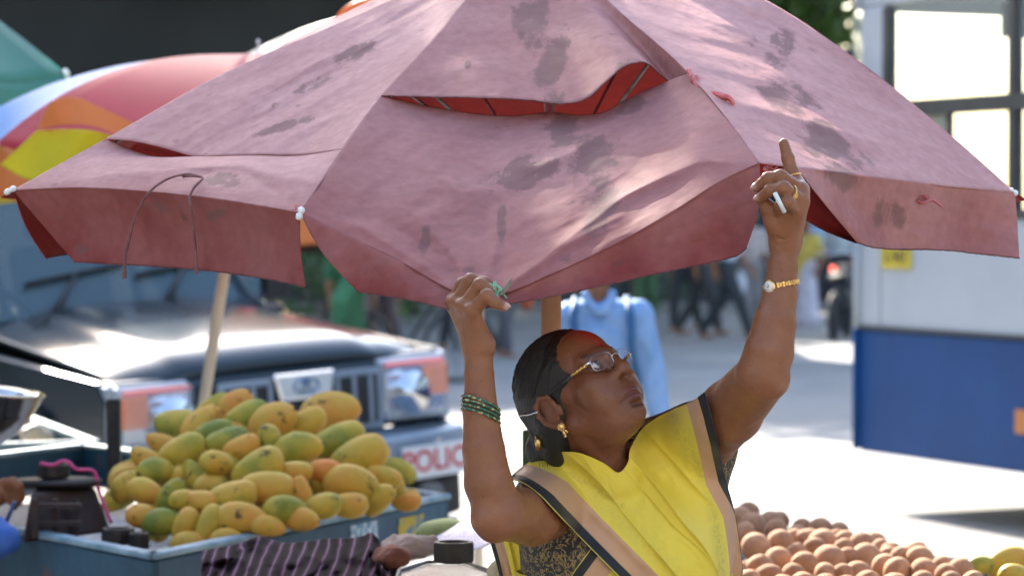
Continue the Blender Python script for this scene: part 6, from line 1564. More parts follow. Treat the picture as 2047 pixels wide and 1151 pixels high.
# ------------------------------------------------------------------ other umbrellas
def parasol(name, label, c, rad, rim_z, top_z, cols, rot, hang=.14, tilt=(0, 0), pole_to=None, sides=8, lobe=.0, vcols=None, fs=1.0, dome=0):
    U = thing('rainbow_umbrella' if name is None else name, label, 'umbrella', (c[0], c[1], 0))
    ap_ = Vector((c[0], c[1], top_z)); n1, n2 = 22, 10
    rimp = []
    for k in range(sides):
        a = rot + 2*math.pi*k/sides; rimp.append(Vector((c[0] + rad*math.cos(a), c[1] + rad*math.sin(a), rim_z + tilt[0]*math.cos(a) + tilt[1]*math.sin(a))))
    for k in range(sides):
        p, q = rimp[k], rimp[(k+1) % sides]; t, s = TS(n1, n2)
        A, B = np.array(p), np.array(q); e = A + (B - A) * s[..., None]; P = np.array(ap_) + (e - np.array(ap_)) * t[..., None]
        if dome: P[..., 2] = top_z + (e[..., 2] - top_z) * t ** dome - .05 * rad * 4 * s * (1 - s) * t ** 3
        else: P[..., 2] += .10 * rad * np.sin(t * math.pi) - .05 * rad * 4 * s * (1 - s) * t ** 2
        f = grid_faces(n1, n2); v = P.reshape(-1, 3); nn = np.cross(v[f[60, 1]] - v[f[60, 0]], v[f[60, 2]] - v[f[60, 0]])
        if nn[2] < 0: f = f[:, ::-1].copy()
        m_ = cols[k % len(cols)]; o = mesh('canopy_panel', v, f, m_, U, True); mod_solid(o, .001, -1)
        mid = (p + q) / 2 - Vector((c[0], c[1], rim_z)); mid.z = 0; mid.normalize()
        t, s = TS(6, n2); v = (P[-1][None] + t[..., None] * (np.array((0, 0, -hang)) + np.array(mid) * .03)); v[..., 2] -= lobe * np.sin(s * math.pi) * t
        w = mesh('valance', v.reshape(-1, 3), grid_faces(6, n2), (vcols or cols)[k % len(vcols or cols)], o, True); mod_solid(w, .001, 0)
        MB().tube([ap_.lerp(p, j / 8) + Vector((0, 0, .10 * rad * math.sin(j / 8 * math.pi) - .008) if not dome else (0, 0, (p.z - top_z) * ((j / 8) ** dome - j / 8) - .008)) for j in range(9)], .004, 5).build('rib', M_rib, U, True)
        MB().ell(p + Vector((0, 0, -.004)), (.012, .012, .016), 8, 6).build('rib_tip', M_bead, U, True)
    MB().tube([pole_to or (c[0], c[1], .1), (c[0], c[1], top_z)], .016, 10).build('pole', M_polew, U, True)
    MB().lathe([(.02 * fs, -.02), (.03 * fs, 0), (.012 * fs, .03 * fs), (.008 * fs, .09 * fs), (.016 * fs, .11 * fs), (.002, .13 * fs)], 10, ap_).build('finial', M_bead, U, True)
    return U
M_polew = pm('cream pole', (.66, .58, .46), (.55, .47, .36), scale=4, stretch=(4, 4, .4), rough=.5)
cm = lambda n, c: pm(n, c, [v * .85 for v in c], scale=3, rough=.55, trans=.25)
K_red, K_blue, K_dblue, K_grn, K_yel, K_org, K_wht, K_teal = (cm('red umbrella cloth', (.62, .035, .055)), cm('pale blue umbrella cloth', (.12, .38, .80)), cm('blue umbrella cloth', (.03, .14, .60)), cm('green umbrella cloth', (.04, .22, .06)), cm('yellow umbrella cloth', (.72, .62, .02)), cm('orange umbrella cloth', (.80, .24, .05)), cm('white umbrella cloth', (.42, .42, .39)), cm('sea green umbrella cloth', (.015, .19, .13)))
# umbrella over the mangoes: pale blue and red panels face us, yellow valance
parasol(None, 'rainbow umbrella with pale blue and red panels behind the maroon one', (-.715, 8.75), .90, 1.80, 2.05, [K_teal, K_org, K_grn, K_yel, K_blue, K_red, K_red, K_wht], R(0), .13, (.0, .02), tuple(W(394, 890, 8.4)), vcols=[K_teal, K_org, K_grn, K_yel, K_dblue, K_org, K_yel, K_wht], fs=.35, dome=2.6)
parasol(None, 'green and teal umbrella at the far left edge', (-2.3, 9.6), .92, 2.04, 2.50, [K_teal], R(0), .10)
parasol(None, 'cream and orange umbrella peeking out behind the maroon umbrella top', (-.10, 9.2), 1.0, 1.88, 2.23, [K_wht, K_wht, K_wht, K_wht, K_wht, K_org, K_org, K_org], R(14), .05)
parasol(None, 'orange umbrella glimpsed through the gap at the maroon umbrella corner', (-1.45, 15.5), .95, 1.60, 2.0, [K_org, K_red], R(0), .10)
# loose flap of the rainbow umbrella turned outward (orange-red with yellow lining)
t, s = TS(20, 30)
a = curve_s([(75, 255, 7.75), (110, 200, 7.70), (150, 195, 7.68), (200, 215, 7.68), (270, 248, 7.70)], s); b = curve_s([(75, 260, 7.74), (130, 250, 7.66), (180, 252, 7.64), (230, 268, 7.66), (280, 290, 7.70)], s)
P = a + (b - a) * t[..., None]; V = W(P[..., 0], P[..., 1], P[..., 2]).reshape(-1, 3)
RBU = [o for o in bpy.data.objects if o.name.startswith('rainbow_umbrella')][0]
o = mesh('valance', V, grid_faces(20, 30)[:, ::-1].copy(), K_org, RBU, True); mod_solid(o, .001, 0)
a = curve_s([(72, 262, 7.73), (130, 258, 7.68), (190, 262, 7.66), (250, 280, 7.66)], s); b = curve_s([(0, 330, 7.78), (60, 360, 7.72), (140, 345, 7.70), (250, 300, 7.68)], s)
P = a + (b - a) * t[..., None]; P[..., 2] += .02 * np.sin(s * 9); V = W(P[..., 0], P[..., 1], P[..., 2]).reshape(-1, 3)
o = mesh('valance', V, grid_faces(20, 30)[:, ::-1].copy(), K_yel, RBU, True); mod_solid(o, .001, 0)
# orange flap of the cream umbrella blown up beside the maroon crown
CRU = [o for o in bpy.data.objects if o.name.startswith('rainbow_umbrella') and 'cream' in o.get('label', '')][0]
t, s = TS(16, 24)
a = curve_s([(668, 60, 8.5), (676, 28, 8.48), (700, 8, 8.46), (760, -14, 8.46), (850, -50, 8.48)], s); b = curve_s([(700, 75, 8.5), (740, 60, 8.47), (780, 45, 8.46), (830, 20, 8.47), (880, -10, 8.5)], s)
P = a + (b - a) * t[..., None]; P[..., 2] -= .04 * np.sin(t * math.pi) * np.sin(s * math.pi)
o = mesh('valance', W(P[..., 0], P[..., 1], P[..., 2]).reshape(-1, 3), grid_faces(16, 24)[:, ::-1].copy(), K_org, CRU, True); mod_solid(o, .001, 0)
# dark post on the cart
MB().box(tuple(W(228, 905, 7.75)), (.034, .03, .27)).build('corner_post', M_dark, CART, False, bevel=.003)
# second blue cart behind, left
SC3 = thing('hand_cart', 'second blue cart behind the mango cart at the left edge', 'cart', (-1.9, 9.8, 0))
k0, k1, k2, k3 = W(188, 877, 10.0)[:2], W(60, 845, 11.2)[:2], W(-160, 860, 11.0)[:2], W(-150, 900, 9.8)[:2]
quad_rail([tuple(k3), tuple(k0), tuple(k1), tuple(k2)], .865, 'side_board', SC3, M_blue, M_chip, h=.12)
mesh('bed', [(*k0, .75), (*k1, .75), (*k2, .75), (*k3, .75), (*k0, .73), (*k1, .73), (*k2, .73), (*k3, .73)], [(0, 1, 2, 3), (7, 6, 5, 4), (0, 4, 5, 1), (1, 5, 6, 2), (2, 6, 7, 3), (3, 7, 4, 0)], M_bedw, SC3, False)
for q in (k0, k1, k2, k3): MB().box((q[0] * .97, q[1], .37), (.05, .05, .73)).build('leg', M_blue, SC3, False)
for i, (px, py) in enumerate(((60, 868), (72, 862), (86, 872))):
    o = MB().ell(W(px, py, 10.3), (.035, .03, .028), 12, 8).build('onion', pm('pale onion', (.6, .52, .4), (.5, .42, .3), rough=.5) if i == 0 else bpy.data.materials['pale onion'], None, True)
    tag(o, ['pale round onion at the left on the second cart', 'pale onion in the middle on the second cart', 'pale onion at the right on the second cart'][i], 'onion', 'onions on the second cart')
# ------------------------------------------------------------------ weighing scale with pan and weights, left
M_steel = pm('polished steel', (.66, .62, .56), (.55, .5, .45), scale=6, rough=.14, metal=1)
M_rust = pm('rusty brown iron', (.045, .022, .017), (.022, .013, .011), scale=14, rough=.7, bump=.3)
bc = Vector(W(-45, 800, 7.0))
bw = MB().lathe([(.0, -.105), (.05, -.10), (.095, -.07), (.128, -.02), (.146, .02), (.152, .026), (.148, .028), (.140, .018), (.122, -.02), (.09, -.062), (.0, -.09)], 48, bc, Matrix.Rotation(R(6), 3, 'Y'), cap=False).build('steel_bowl', M_steel, None, True)
tag(bw, 'polished steel bowl on the balance at the left edge', 'bowl')
SCL = thing('balance_scale', 'old rusty iron balance scale standing on the mango cart', 'scale', tuple(Vector(W(115, 1080, 6.9)).xy) + (.8,))
sc0 = Vector(W(120, 965, 6.95)); zb = .80
def pw(px, py, d): return tuple(W(px, py, d))
MB().hexa([pw(45, 1085, 6.72), pw(222, 1062, 6.90), pw(205, 1050, 7.15), pw(50, 1070, 7.0), pw(62, 985, 6.78), pw(190, 975, 6.92), pw(185, 968, 7.10), pw(70, 975, 6.98)]).build('housing', M_rust, SCL, False, bevel=.008)
MB().lathe([(.001, -.008), (.088, -.008), (.098, .0), (.098, .006), (.001, .008)], 32, sc0 + Vector((0, -.03, .005)), None).build('plate', M_dark, SCL, True)
for px in (70, 110, 150): MB().box(W(px, 1035, 6.70 + (px - 70) * .0016), (.013, .02, .085)).build('bar', M_rust, SCL, False)
for py in (1010, 1045): MB().box(W(112, py, 6.74), (.11, .02, .010)).build('bar', M_rust, SCL, False)
MB().box(W(90, 964, 6.9), (.02, .01, .008)).build('lever', M_chrome, SCL, False)
def iron_weight(px, py, d, r, h, lab, n=6, rot=.3):
    c = Vector(W(px, py, d)); M = Matrix.Rotation(rot, 3, 'Z')
    o = MB().lathe([(r * .96, -h/2), (r, -h/2 + .004), (r, h/2 - .005), (r * .95, h/2), (r * .72, h/2), (r * .66, h/2 - .006), (.001, h/2 - .006)], n, c, M).build('iron_weight', M_dark, None, False, bevel=.0015, seg=2)
    return tag(o, lab, 'weight', 'iron weights')
iron_weight(107, 940, 6.92, .036, .030, 'dark iron weight standing on the plate of the balance', 12)
iron_weight(236, 1070, 6.62, .036, .034, 'larger flat iron weight lying on the blue cart', 12); iron_weight(278, 1080, 6.56, .022, .034, 'small iron weight leaning beside the larger flat one', 12)
# pink strap on the balance
M_pink = pm('pink plastic strip', (.65, .06, .22), (.55, .05, .18), rough=.5)
m = MB(); c = catmull([(80, 925, 6.86), (110, 928, 6.86), (122, 921, 6.86), (135, 922, 6.86), (150, 936, 6.86), (188, 942, 6.90), (196, 975, 6.9), (222, 1045, 6.88)], 40); m.tube(W(c[:, 0], c[:, 1], c[:, 2]), .0042, 6)
o = m.build('strap', M_pink, SCL, True)
# ------------------------------------------------------------------ seller at the left edge: only hand and sleeve reach into the picture
SEL = thing('person', 'seller in a blue shirt whose hand reaches in at the lower left edge', 'person', (-1.42, 6.9, 0))
prims = [rcone(W(-60, 1010, 6.75), W(-5, 985, 6.78), .030, .026, .01), rcone(W(-5, 985, 6.78), W(20, 978, 6.78), .026, .020, .012)]
for i, (a_, b_, c_) in enumerate([((18, 970), (36, 972), (44, 985)), ((20, 978), (40, 982), (44, 996)), ((18, 986), (36, 993), (38, 1005)), ((12, 992), (28, 1004), (28, 1014))]):
    prims += chain([W(*a_, 6.76 + .006*i), W(*b_, 6.74 + .006*i), W(*c_, 6.745 + .006*i)], (.0105, .0095, .0078), .004)
prims += chain([W(8, 965, 6.77), W(26, 962, 6.74), W(40, 970, 6.735)], (.012, .0105, .0085), .006)
prims += [rcone(W(-60, 1010, 6.75), W(-190, 1000, 6.95), .034, .045, .02), rcone(W(-190, 1000, 6.95), W(-285, 720, 7.1), .042, .05, .03), ellip(W(-360, 860, 7.15), (.15, .10, .30), .05), ellip(W(-352, 480, 7.10), (.072, .088, .108), .03), ellip(W(-338, 490, 7.01), (.014, .018, .02), .012), rcone(W(-360, 550, 7.13), W(-360, 660, 7.15), .05, .055, .03)]
fx_ = W(-360, 860, 7.15)[0]
for q in (-1, 1): prims += chain([(fx_ + q*.09, 7.15, .86), (fx_ + q*.10, 7.12, .46), (fx_ + q*.10, 7.15, .08)], [.08, .055, .038], .02) + [rcone((fx_ + q*.10, 7.15, .04), (fx_ + q*.11, 7.0, .035), .036, .03, .02)]
V, f_ = sculpt(prims, .004, 2); mesh('body', V, f_, M_skin, SEL, True, attrs={k: np.zeros(len(V)) for k in ('red', 'lips', 'dark', 'brow', 'nail', 'face')})
M_bshirt = pm('blue shirt cloth', (.035, .12, .42), (.025, .085, .32), scale=9, rough=.7, bump=.2, bscale=40)
sh = [rcone(W(-190, 1010, 6.90), W(-285, 720, 7.1), .058, .068, .03), rcone(W(-190, 1010, 6.90), W(-20, 1075, 6.60), .056, .048, .02), rcone(W(-20, 1075, 6.60), W(14, 1078, 6.58), .050, .030, .02), ellip(W(-360, 880, 7.15), (.175, .125, .34), .05), rcone(W(-285, 720, 7.1), W(-440, 720, 7.18), .065, .065, .03), rcone(W(-440, 720, 7.18), W(-470, 940, 7.2), .062, .052, .02)]
V, f_ = sculpt(sh, .006, 2); V[:, 2] += .004 * fbm(V[:, 0] * 26, V[:, 1] * 26, V[:, 2] * 26, 3, 5); mesh('shirt', V, f_, M_bshirt, SEL, True)
V, f_ = sculpt([ellip((fx_, 7.15, .90), (.15, .11, .13), .04)] + [q2 for q in (-1, 1) for q2 in chain([(fx_ + q*.09, 7.15, .88), (fx_ + q*.10, 7.12, .46), (fx_ + q*.10, 7.15, .12)], [.10, .078, .062], .03)], .012, 2); mesh('trousers', V, f_, pm('grey trousers', (.06, .06, .065), (.045, .045, .05), rough=.8), SEL, True)
V, f_ = sculpt([ellip(W(-354, 468, 7.12), (.080, .092, .098), .01), ellip(W(-344, 500, 6.99), (.085, .08, .075), .01, sub=True)], .008, 2); mesh('hair', V, f_, pm('plain black hair', (.012, .01, .009), (.02, .017, .015), rough=.5), SEL, True)
kn = MB().hexa([pw(0, 1062, 6.74), pw(8, 1064, 6.74), pw(8, 1064, 6.75), pw(0, 1062, 6.75), pw(26, 1000, 6.735), pw(34, 1002, 6.735), pw(34, 1002, 6.745), pw(26, 1000, 6.745)]).build('knife', M_steel, None, False, bevel=.001)
tag(kn, 'short pale blade held in the hand at the left edge', 'knife')
# ------------------------------------------------------------------ front counter: plate scale, striped cloth, printed paper
M_plate = pm('bright worn scale plate', (.72, .70, .64), (.6, .57, .5), scale=10, rough=.25, metal=.6, bump=.1)
PS = thing('balance_scale', 'flat octagonal scale plate on a low iron stand beside the woman', 'scale', tuple(Vector(W(885, 1120, 5.5)).xy) + (.9,))
pc = Vector(W(886, 1112, 5.45)); octv = []
for k in range(8):
    a = 2*math.pi*(k + .5)/8; octv.append((pc.x + .088 * math.cos(a), pc.y + .26 * math.sin(a), pc.z))
v = octv + [(x, y, z - .010) for x, y, z in octv]; f = [tuple(range(8)), tuple(range(15, 7, -1))] + [(k, k + 8, (k+1) % 8 + 8, (k+1) % 8) for k in range(8)]
MB().add(v, f).build('plate', M_plate, PS, False, bevel=.002)
ring = [(pc.x + (x - pc.x) * 1.0, pc.y + (y - pc.y) * 1.0, pc.z + .004) for x, y, z in octv]
MB().tube(ring, .004, 6, closed=True).build('plate_rim', M_dark, PS, False)
MB().box(pc + Vector((0, .02, -.075)), (.05, .16, .12)).build('stand', M_dark, PS, False, bevel=.006); MB().box(pc + Vector((0, .02, -.15)), (.20, .34, .03)).build('base', M_dark, PS, False, bevel=.006)
iron_weight(907, 1102, 5.40, .0375, .036, 'octagonal black iron weight standing on the bright scale plate', 8, R(22))
bpy.data.objects['balance_scale.001'].location.z = 0.86
FT = thing('counter', 'low wooden counter at the bottom edge in front of the mango cart', 'counter', (-.45, 5.75, 0))
MB().box((-.36, 5.72, .83), (.90, .72, .03)).build('top', M_bedw, FT, False, bevel=.004)
for x in (-.75, .03):
    for y in (5.42, 6.02): MB().box((x, y, .41), (.05, .05, .81)).build('leg', M_bedw, FT, False)
def stripe_mat():
    m, n, b = new_mat('purple striped cloth'); b.inputs['Roughness'].default_value = .9; b.inputs['Specular IOR Level'].default_value = .08
    a = node(n, 'ShaderNodeAttribute', attribute_name='st'); s_ = node(n, 'ShaderNodeMath', operation='SINE'); k = node(n, 'ShaderNodeMath', operation='MULTIPLY'); k.inputs[1].default_value = 6.283; lk(n, a.outputs['Fac'], k.inputs[0]); lk(n, k.outputs[0], s_.inputs[0])
    g = node(n, 'ShaderNodeMapRange'); g.inputs[1].default_value = .86; g.inputs[2].default_value = .93; lk(n, s_.outputs[0], g.inputs[0])
    w = node(n, 'ShaderNodeMapRange'); w.inputs[1].default_value = -.2; w.inputs[2].default_value = .2; lk(n, s_.outputs[0], w.inputs[0])
    x = node(n, 'ShaderNodeMix', data_type='RGBA'); x.inputs[6].default_value = (.010, .006, .008, 1); x.inputs[7].default_value = (.04, .02, .036, 1); lk(n, w.outputs[0], x.inputs[0])
    y = node(n, 'ShaderNodeMix', data_type='RGBA'); y.inputs[7].default_value = (.20, .13, .19, 1); lk(n, g.outputs[0], y.inputs[0]); lk(n, x.outputs[2], y.inputs[6]); lk(n, y.outputs[2], b.inputs['Base Color'])
    return m
M_str = stripe_mat()
t, s = TS(70, 140)
a = curve_s([(405, 1100, 6.05), (480, 1085, 6.0), (520, 1072, 5.98), (560, 1084, 5.98), (610, 1082, 5.96), (660, 1076, 5.95), (712, 1074, 5.92), (728, 1070, 5.90), (742, 1064, 5.88), (752, 1072, 5.86), (765, 1110, 5.82), (800, 1135, 5.8)], s)
b = curve_s([(395, 1260, 5.45), (480, 1262, 5.42), (600, 1262, 5.40), (700, 1262, 5.38), (830, 1262, 5.36)], s)
P = a + (b - a) * t[..., None]
fo = fbm(s * 6 + .6 * t, t * 3.2 + s * 2, 0 * s, 4, 77); rg = 1 - 2 * np.abs(fbm(s * 5 - t * 1.3, t * 2.4, 0 * s + 3, 3, 79))
P[..., 2] -= .14 * fo * np.clip(t * 5, .15, 1) + .06 * rg * np.clip(t * 5, 0.1, 1); P[..., 1] += 18 * fo * np.clip(t * 4, 0, 1)
so = mesh('striped_cloth', W(P[..., 0], P[..., 1], P[..., 2]).reshape(-1, 3), grid_faces(70, 140)[:, ::-1].copy(), M_str, None, True, attrs={'st': (s * 17 + .7 * fo + 2.2 * t).ravel()}); mod_solid(so, .002, 0)
tag(so, 'crumpled dark purple cloth with pale stripes at the bottom edge', 'cloth')
def check_mat():
    m, n, b = new_mat('purple printed paper'); b.inputs['Roughness'].default_value = .6
    tc = node(n, 'ShaderNodeTexCoord'); br = node(n, 'ShaderNodeTexBrick'); br.inputs['Scale'].default_value = 34; br.inputs['Color1'].default_value = (.30, .26, .55, 1); br.inputs['Color2'].default_value = (.66, .64, .72, 1); br.inputs['Mortar'].default_value = (.72, .70, .76, 1); br.inputs['Mortar Size'].default_value = .035
    lk(n, tc.outputs['Object'], br.inputs['Vector']); lk(n, br.outputs[0], b.inputs['Base Color']); return m
t, s = TS(16, 24)
a = curve_s([(862, 1076, 6.0), (905, 1052, 6.02), (940, 1034, 6.05), (962, 1020, 6.06)], s); b = curve_s([(900, 1115, 5.75), (940, 1100, 5.78), (970, 1092, 5.8), (990, 1080, 5.82)], s)
P = a + (b - a) * t[..., None]; P[..., 2] -= .03 * np.sin(s * 6) * t
po = mesh('printed_paper', W(P[..., 0], P[..., 1], P[..., 2]).reshape(-1, 3), grid_faces(16, 24)[:, ::-1].copy(), check_mat(), None, True); mod_solid(po, .001, 0)
tag(po, 'purple printed paper sheet behind the woman\'s elbow', 'paper')
# small clutter on the counter: red-brown rags and pale scraps
for i, (px, py, d, sx, sz, c, lb) in enumerate([(782, 1112, 5.75, .032, .020, (.24, .085, .055), 'crumpled orange-red rag beside the scale plate'), (815, 1092, 5.85, .05, .022, (.42, .34, .30), 'pale crumpled wrapper beside the scale plate'), (880, 1068, 6.05, .05, .03, (.30, .38, .14), 'pale green fruit behind the scale plate'), (1000, 1145, 5.2, .02, .02, (.5, .42, .25), 'small pale scrap at the scale foot')]):
    V, f_ = sculpt([ellip((0, 0, 0), (sx, .05, sz), .01), ellip((sx * .5, .01, sz * .3), (sx * .5, .04, sz * .6), .02)], .006, 2)
    V = V + .012 * np.stack([fbm(V[:, 0] * 40, V[:, 1] * 40, V[:, 2] * 40 + q * 9, 3, 7 + q) for q in range(3)], 1) * (0 if 'fruit' in lb else 1)
    o = mesh('rag' if 'rag' in lb else 'wrapper' if 'wrapper' in lb else 'fruit' if 'fruit' in lb else 'scrap', V + np.array(W(px, py, d)), f_, pm('clutter %d' % i, c, [q * .7 for q in c], scale=20, rough=.8), None, True); tag(o, lb, lb.split()[3] if False else o.name.split('.')[0])
# dark green crate edge behind her shoulder
o = MB().box(W(1072, 925, 5.6), (.05, .02, .12)).build('crate', pm('dark green crate', (.02, .05, .02), (.03, .10, .03), rough=.6), None, False, bevel=.004); tag(o, 'dark green crate edge seen behind her shoulder', 'crate')
# ------------------------------------------------------------------ people in the street
SK0 = {k: None for k in ('red', 'lips', 'dark', 'brow', 'nail', 'face')}
_cm = {}
def cmat(c, nm='cloth'):
    k = tuple(c)
    if k not in _cm: _cm[k] = pm('%s %d' % (nm, len(_cm)), c, [v * .75 for v in c], scale=7, rough=.8, bump=.15, bscale=40)
    return _cm[k]
def walker(x, y, ang, shirt, pants, label, stride=.25, h=1.65, skirt=None, sash=None, arms=(.3, -.3), bag=None):
    T = thing('person', label, 'person', (x, y, 0), ang, 'people in the street'); k = h / 1.7
    def p(a, b, c): return np.array((a, b, c)) * k
    # local: faces -y; stride moves legs along y
    body = []; tro = []; sht = []
    for s_, st in ((-1, stride), (1, -stride)):
        hip, knee, ank = p(s_*.09, 0, .88), p(s_*.095, -st*.55 - .04, .48), p(s_*.095, -st + (.06 if st < 0 else 0), .09)
        body += chain([hip, knee, ank], [.085*k, .055*k, .038*k], .02) + [rcone(ank + p(0, .02, -.05), ank + p(0, -.14, -.06), .035*k, .028*k, .02)]
        tro += chain([hip + p(0, 0, .04), knee, ank + p(0, 0, .03)], [.10*k, .076*k, .062*k], .03)
        sh, elb, hd = p(s_*.19, 0, 1.38), p(s_*.24, st*arms[0]*.5 + .02, 1.10), p(s_*.23, st*arms[0]*1.6 - .08, .86)
        body += chain([sh, elb, hd], [.05*k, .04*k, .028*k], .02) + [rcone(hd, hd + p(0, -.02, -.09), .03*k, .024*k, .01)]
        sht += chain([sh, elb], [.065*k, .055*k], .02)
    body += [ellip(p(0, 0, 1.2), (.15*k, .09*k, .26*k), .03), rcone(p(0, 0, 1.4), p(0, -.01, 1.5), .055*k, .05*k, .02), ellip(p(0, -.02, 1.60), (.075*k, .09*k, .112*k), .02), ellip(p(0, -.105, 1.59), (.014*k, .02*k, .022*k), .01)]
    tro += [ellip(p(0, 0, .93), (.15*k, .10*k, .12*k), .04)]
    sht += [ellip(p(0, 0, 1.2), (.175*k, .115*k, .27*k), .03), rcone(p(-.13, 0, 1.38), p(.13, 0, 1.38), .07*k, .07*k, .03)]
    V, f = sculpt(body, .018, 2); mesh('body', V, f, M_skin, T, True, True, attrs={q: np.zeros(len(V)) for q in SK0})
    if skirt is None: V, f = sculpt(tro, .018, 2); mesh('trousers', V, f, cmat(pants), T, True, True)
    else:
        V, f = sculpt([ellip(p(0, 0, .95), (.17*k, .13*k, .15*k), .04), rcone(p(0, 0, .85), p(0, -.03, .12), .15*k, .22*k, .05)], .02, 2); mesh('saree', V, f, cmat(skirt), T, True, True)
        if sash: V, f = sculpt(chain([p(.17, -.05, 1.40), p(.02, -.14, 1.15), p(-.15, -.11, .85), p(-.12, .02, .5)], [.07*k, .09*k, .09*k, .09*k], .04), .02, 2); mesh('shawl', V, f, cmat(sash), T, True, True)
    V, f = sculpt(sht, .018, 2); mesh('shirt', V, f, cmat(shirt), T, True, True)
    V, f = sculpt([ellip(p(0, .012, 1.635), (.082*k, .092*k, .095*k), .01), ellip(p(0, -.11, 1.575), (.09*k, .08*k, .075*k), .01, sub=True)], .014, 2); mesh('hair', V, f, M_hair, T, True, True)
    if bag: V, f = sculpt([ellip(p(.30, -.02, .70), (.10*k, .08*k, .17*k), .03), rcone(p(.26, -.05, .88), p(.29, -.03, .80), .012, .02, .02)], .016, 2); mesh('bag', V, f, cmat(bag), T, True, True)
    return T
def gx(px, d): return (px - CX) / F * d
walker(gx(1455, 40), 40, R(60), (.50, .58, .70), (.025, .03, .035), 'striding person in dark trousers and pale shirt left of the watch arm', .34, 1.72, bag=(.55, .60, .66))
walker(gx(1370, 43), 43, R(-30), (.12, .14, .14), (.03, .03, .032), 'person in dark clothes carrying a white bag near the umbrella edge', .18, 1.65, bag=(.62, .68, .74))
walker(gx(1405, 41), 41.5, R(80), (.05, .055, .06), (.03, .03, .03), 'person in black walking behind the striding man', .25, 1.66)
walker(gx(1500, 42), 42, R(20), (.40, .33, .31), (.22, .20, .20), 'standing person in greyish brown clothes beside the lifted arm', .1, 1.68)
walker(gx(1612, 45), 45, R(-25), (.55, .42, .10), None, 'woman in white and yellow saree walking right of the raised arm', .16, 1.56, skirt=(.55, .50, .56), sash=(.60, .43, .08))
walker(gx(1645, 52), 52, R(10), (.30, .45, .68), (.03, .03, .04), 'person in light blue shirt far behind the woman in yellow and white', .1, 1.7)
walker(gx(1680, 50), 50, R(-20), (.48, .52, .56), (.04, .04, .05), 'person in pale grey shirt far off beside the bus corner', .1, 1.7)
walker(gx(1008, 35), 35, R(35), (.36, .07, .03), (.085, .08, .09), 'walker in grey trousers and orange-red top behind the gripping hand', .20, 1.66, bag=(.50, .09, .03))
walker(gx(930, 37), 37, R(-70), (.10, .10, .11), (.025, .025, .03), 'walker in black trousers left of the gripping hand', .25, 1.66)
walker(gx(700, 30), 30, R(20), (.03, .14, .06), None, 'woman in green saree standing behind the jeep bonnet', .1, 1.55, skirt=(.035, .12, .045), sash=(.06, .22, .10))
walker(gx(765, 32), 32, R(-15), (.045, .17, .075), (.15, .10, .08), 'person in green shirt beside the bicycle', .12, 1.6)
walker(gx(1290, 46), 46, R(-15), (.05, .20, .07), (.05, .12, .05), 'person in green seen under the umbrella edge', .1, 1.6)
# schoolboy in the pale blue shirt
BOY = thing('person', 'boy in pale blue shirt with dark blue backpack straps walking behind the woman', 'person', tuple(Vector(W(1210, 600, 11.7)).xy) + (0,))
def bp_(px, py, dd=0.0): return W(px, py, 11.7 + dd)
bd_ = [ellip(bp_(1195, 500), (.072, .085, .105), .02), rcone(bp_(1192, 560), bp_(1195, 615), .042, .05, .02), ellip(bp_(1205, 720), (.13, .09, .22), .03), rcone(bp_(1140, 640), bp_(1120, 750), .04, .035, .02), rcone(bp_(1120, 750), bp_(1122, 850, -.05), .034, .026, .02)]
bd_ += chain([bp_(1276, 640), bp_(1303, 740, -.02), bp_(1319, 832, -.05)], [.036, .032, .026], .02) + [rcone(bp_(1314, 832, -.04), bp_(1312, 870, -.06), .03, .024, .01)]
for s_ in (-1, 1):
    bd_ += chain([bp_(1205 + s_*42, 860), bp_(1205 + s_*44, 1040, -.05 * s_), bp_(1205 + s_*44, 1225, .1 * s_)], [.07, .05, .035], .02) + [rcone(bp_(1205 + s_*44, 1240, .1*s_), bp_(1205 + s_*46, 1248, .1*s_ - .16), .035, .03, .02)]
V, f = sculpt(bd_, .010, 2); mesh('body', V, f, M_skin, BOY, True, attrs={q: np.zeros(len(V)) for q in SK0})
M_bluesh = pm('pale blue shirt', (.28, .46, .74), (.20, .36, .62), scale=9, rough=.75, bump=.3, bscale=16, trans=.15)
s_h = [rcone(bp_(1140, 632), bp_(1275, 630), .058, .062, .03), ellip(bp_(1196, 730), (.145, .105, .26), .04), rcone(bp_(1276, 638), bp_(1303, 740, -.02), .060, .052, .012), rcone(bp_(1303, 740, -.02), bp_(1318, 822, -.05), .052, .040, .006),
       rcone(bp_(1142, 640), bp_(1118, 750), .06, .054, .02), rcone(bp_(1118, 750), bp_(1120, 830, -.05), .054, .042, .01), rcone(bp_(1172, 590, -.06), bp_(1196, 622, -.10), .022, .018, .01), rcone(bp_(1222, 588, -.06), bp_(1208, 622, -.10), .022, .018, .01), ellip(bp_(1196, 580, -.07), (.034, .06, .045), .02, sub=True)]
V, f = sculpt(s_h, .008, 2); V[:, 1] += .024 * fbm(V[:, 0] * 16, V[:, 1] * 16, V[:, 2] * 13, 4, 6); mesh('shirt', V, f, M_bluesh, BOY, True)
V, f = sculpt([ellip(bp_(1205, 860), (.15, .11, .12), .04)] + [q for s_ in (-1, 1) for q in chain([bp_(1205 + s_*42, 870), bp_(1205 + s_*44, 1040, -.05*s_), bp_(1205 + s_*44, 1205, .1*s_)], [.092, .076, .06], .03)], .012, 2); mesh('trousers', V, f, cmat((.03, .04, .08)), BOY, True)
V, f = sculpt([ellip(bp_(1195, 492, .01), (.080, .090, .095), .01), ellip(bp_(1198, 512, -.10), (.085, .075, .075), .01, sub=True)], .010, 2); mesh('hair', V, f, M_hair, BOY, True)
M_bpk = pm('blue backpack cloth', (.03, .12, .26), (.02, .09, .2), rough=.7)
V, f = sculpt([ellip(bp_(1210, 720, .20), (.15, .09, .22), .03)], .014, 2); bk = mesh('backpack', V, f, M_bpk, BOY, True)
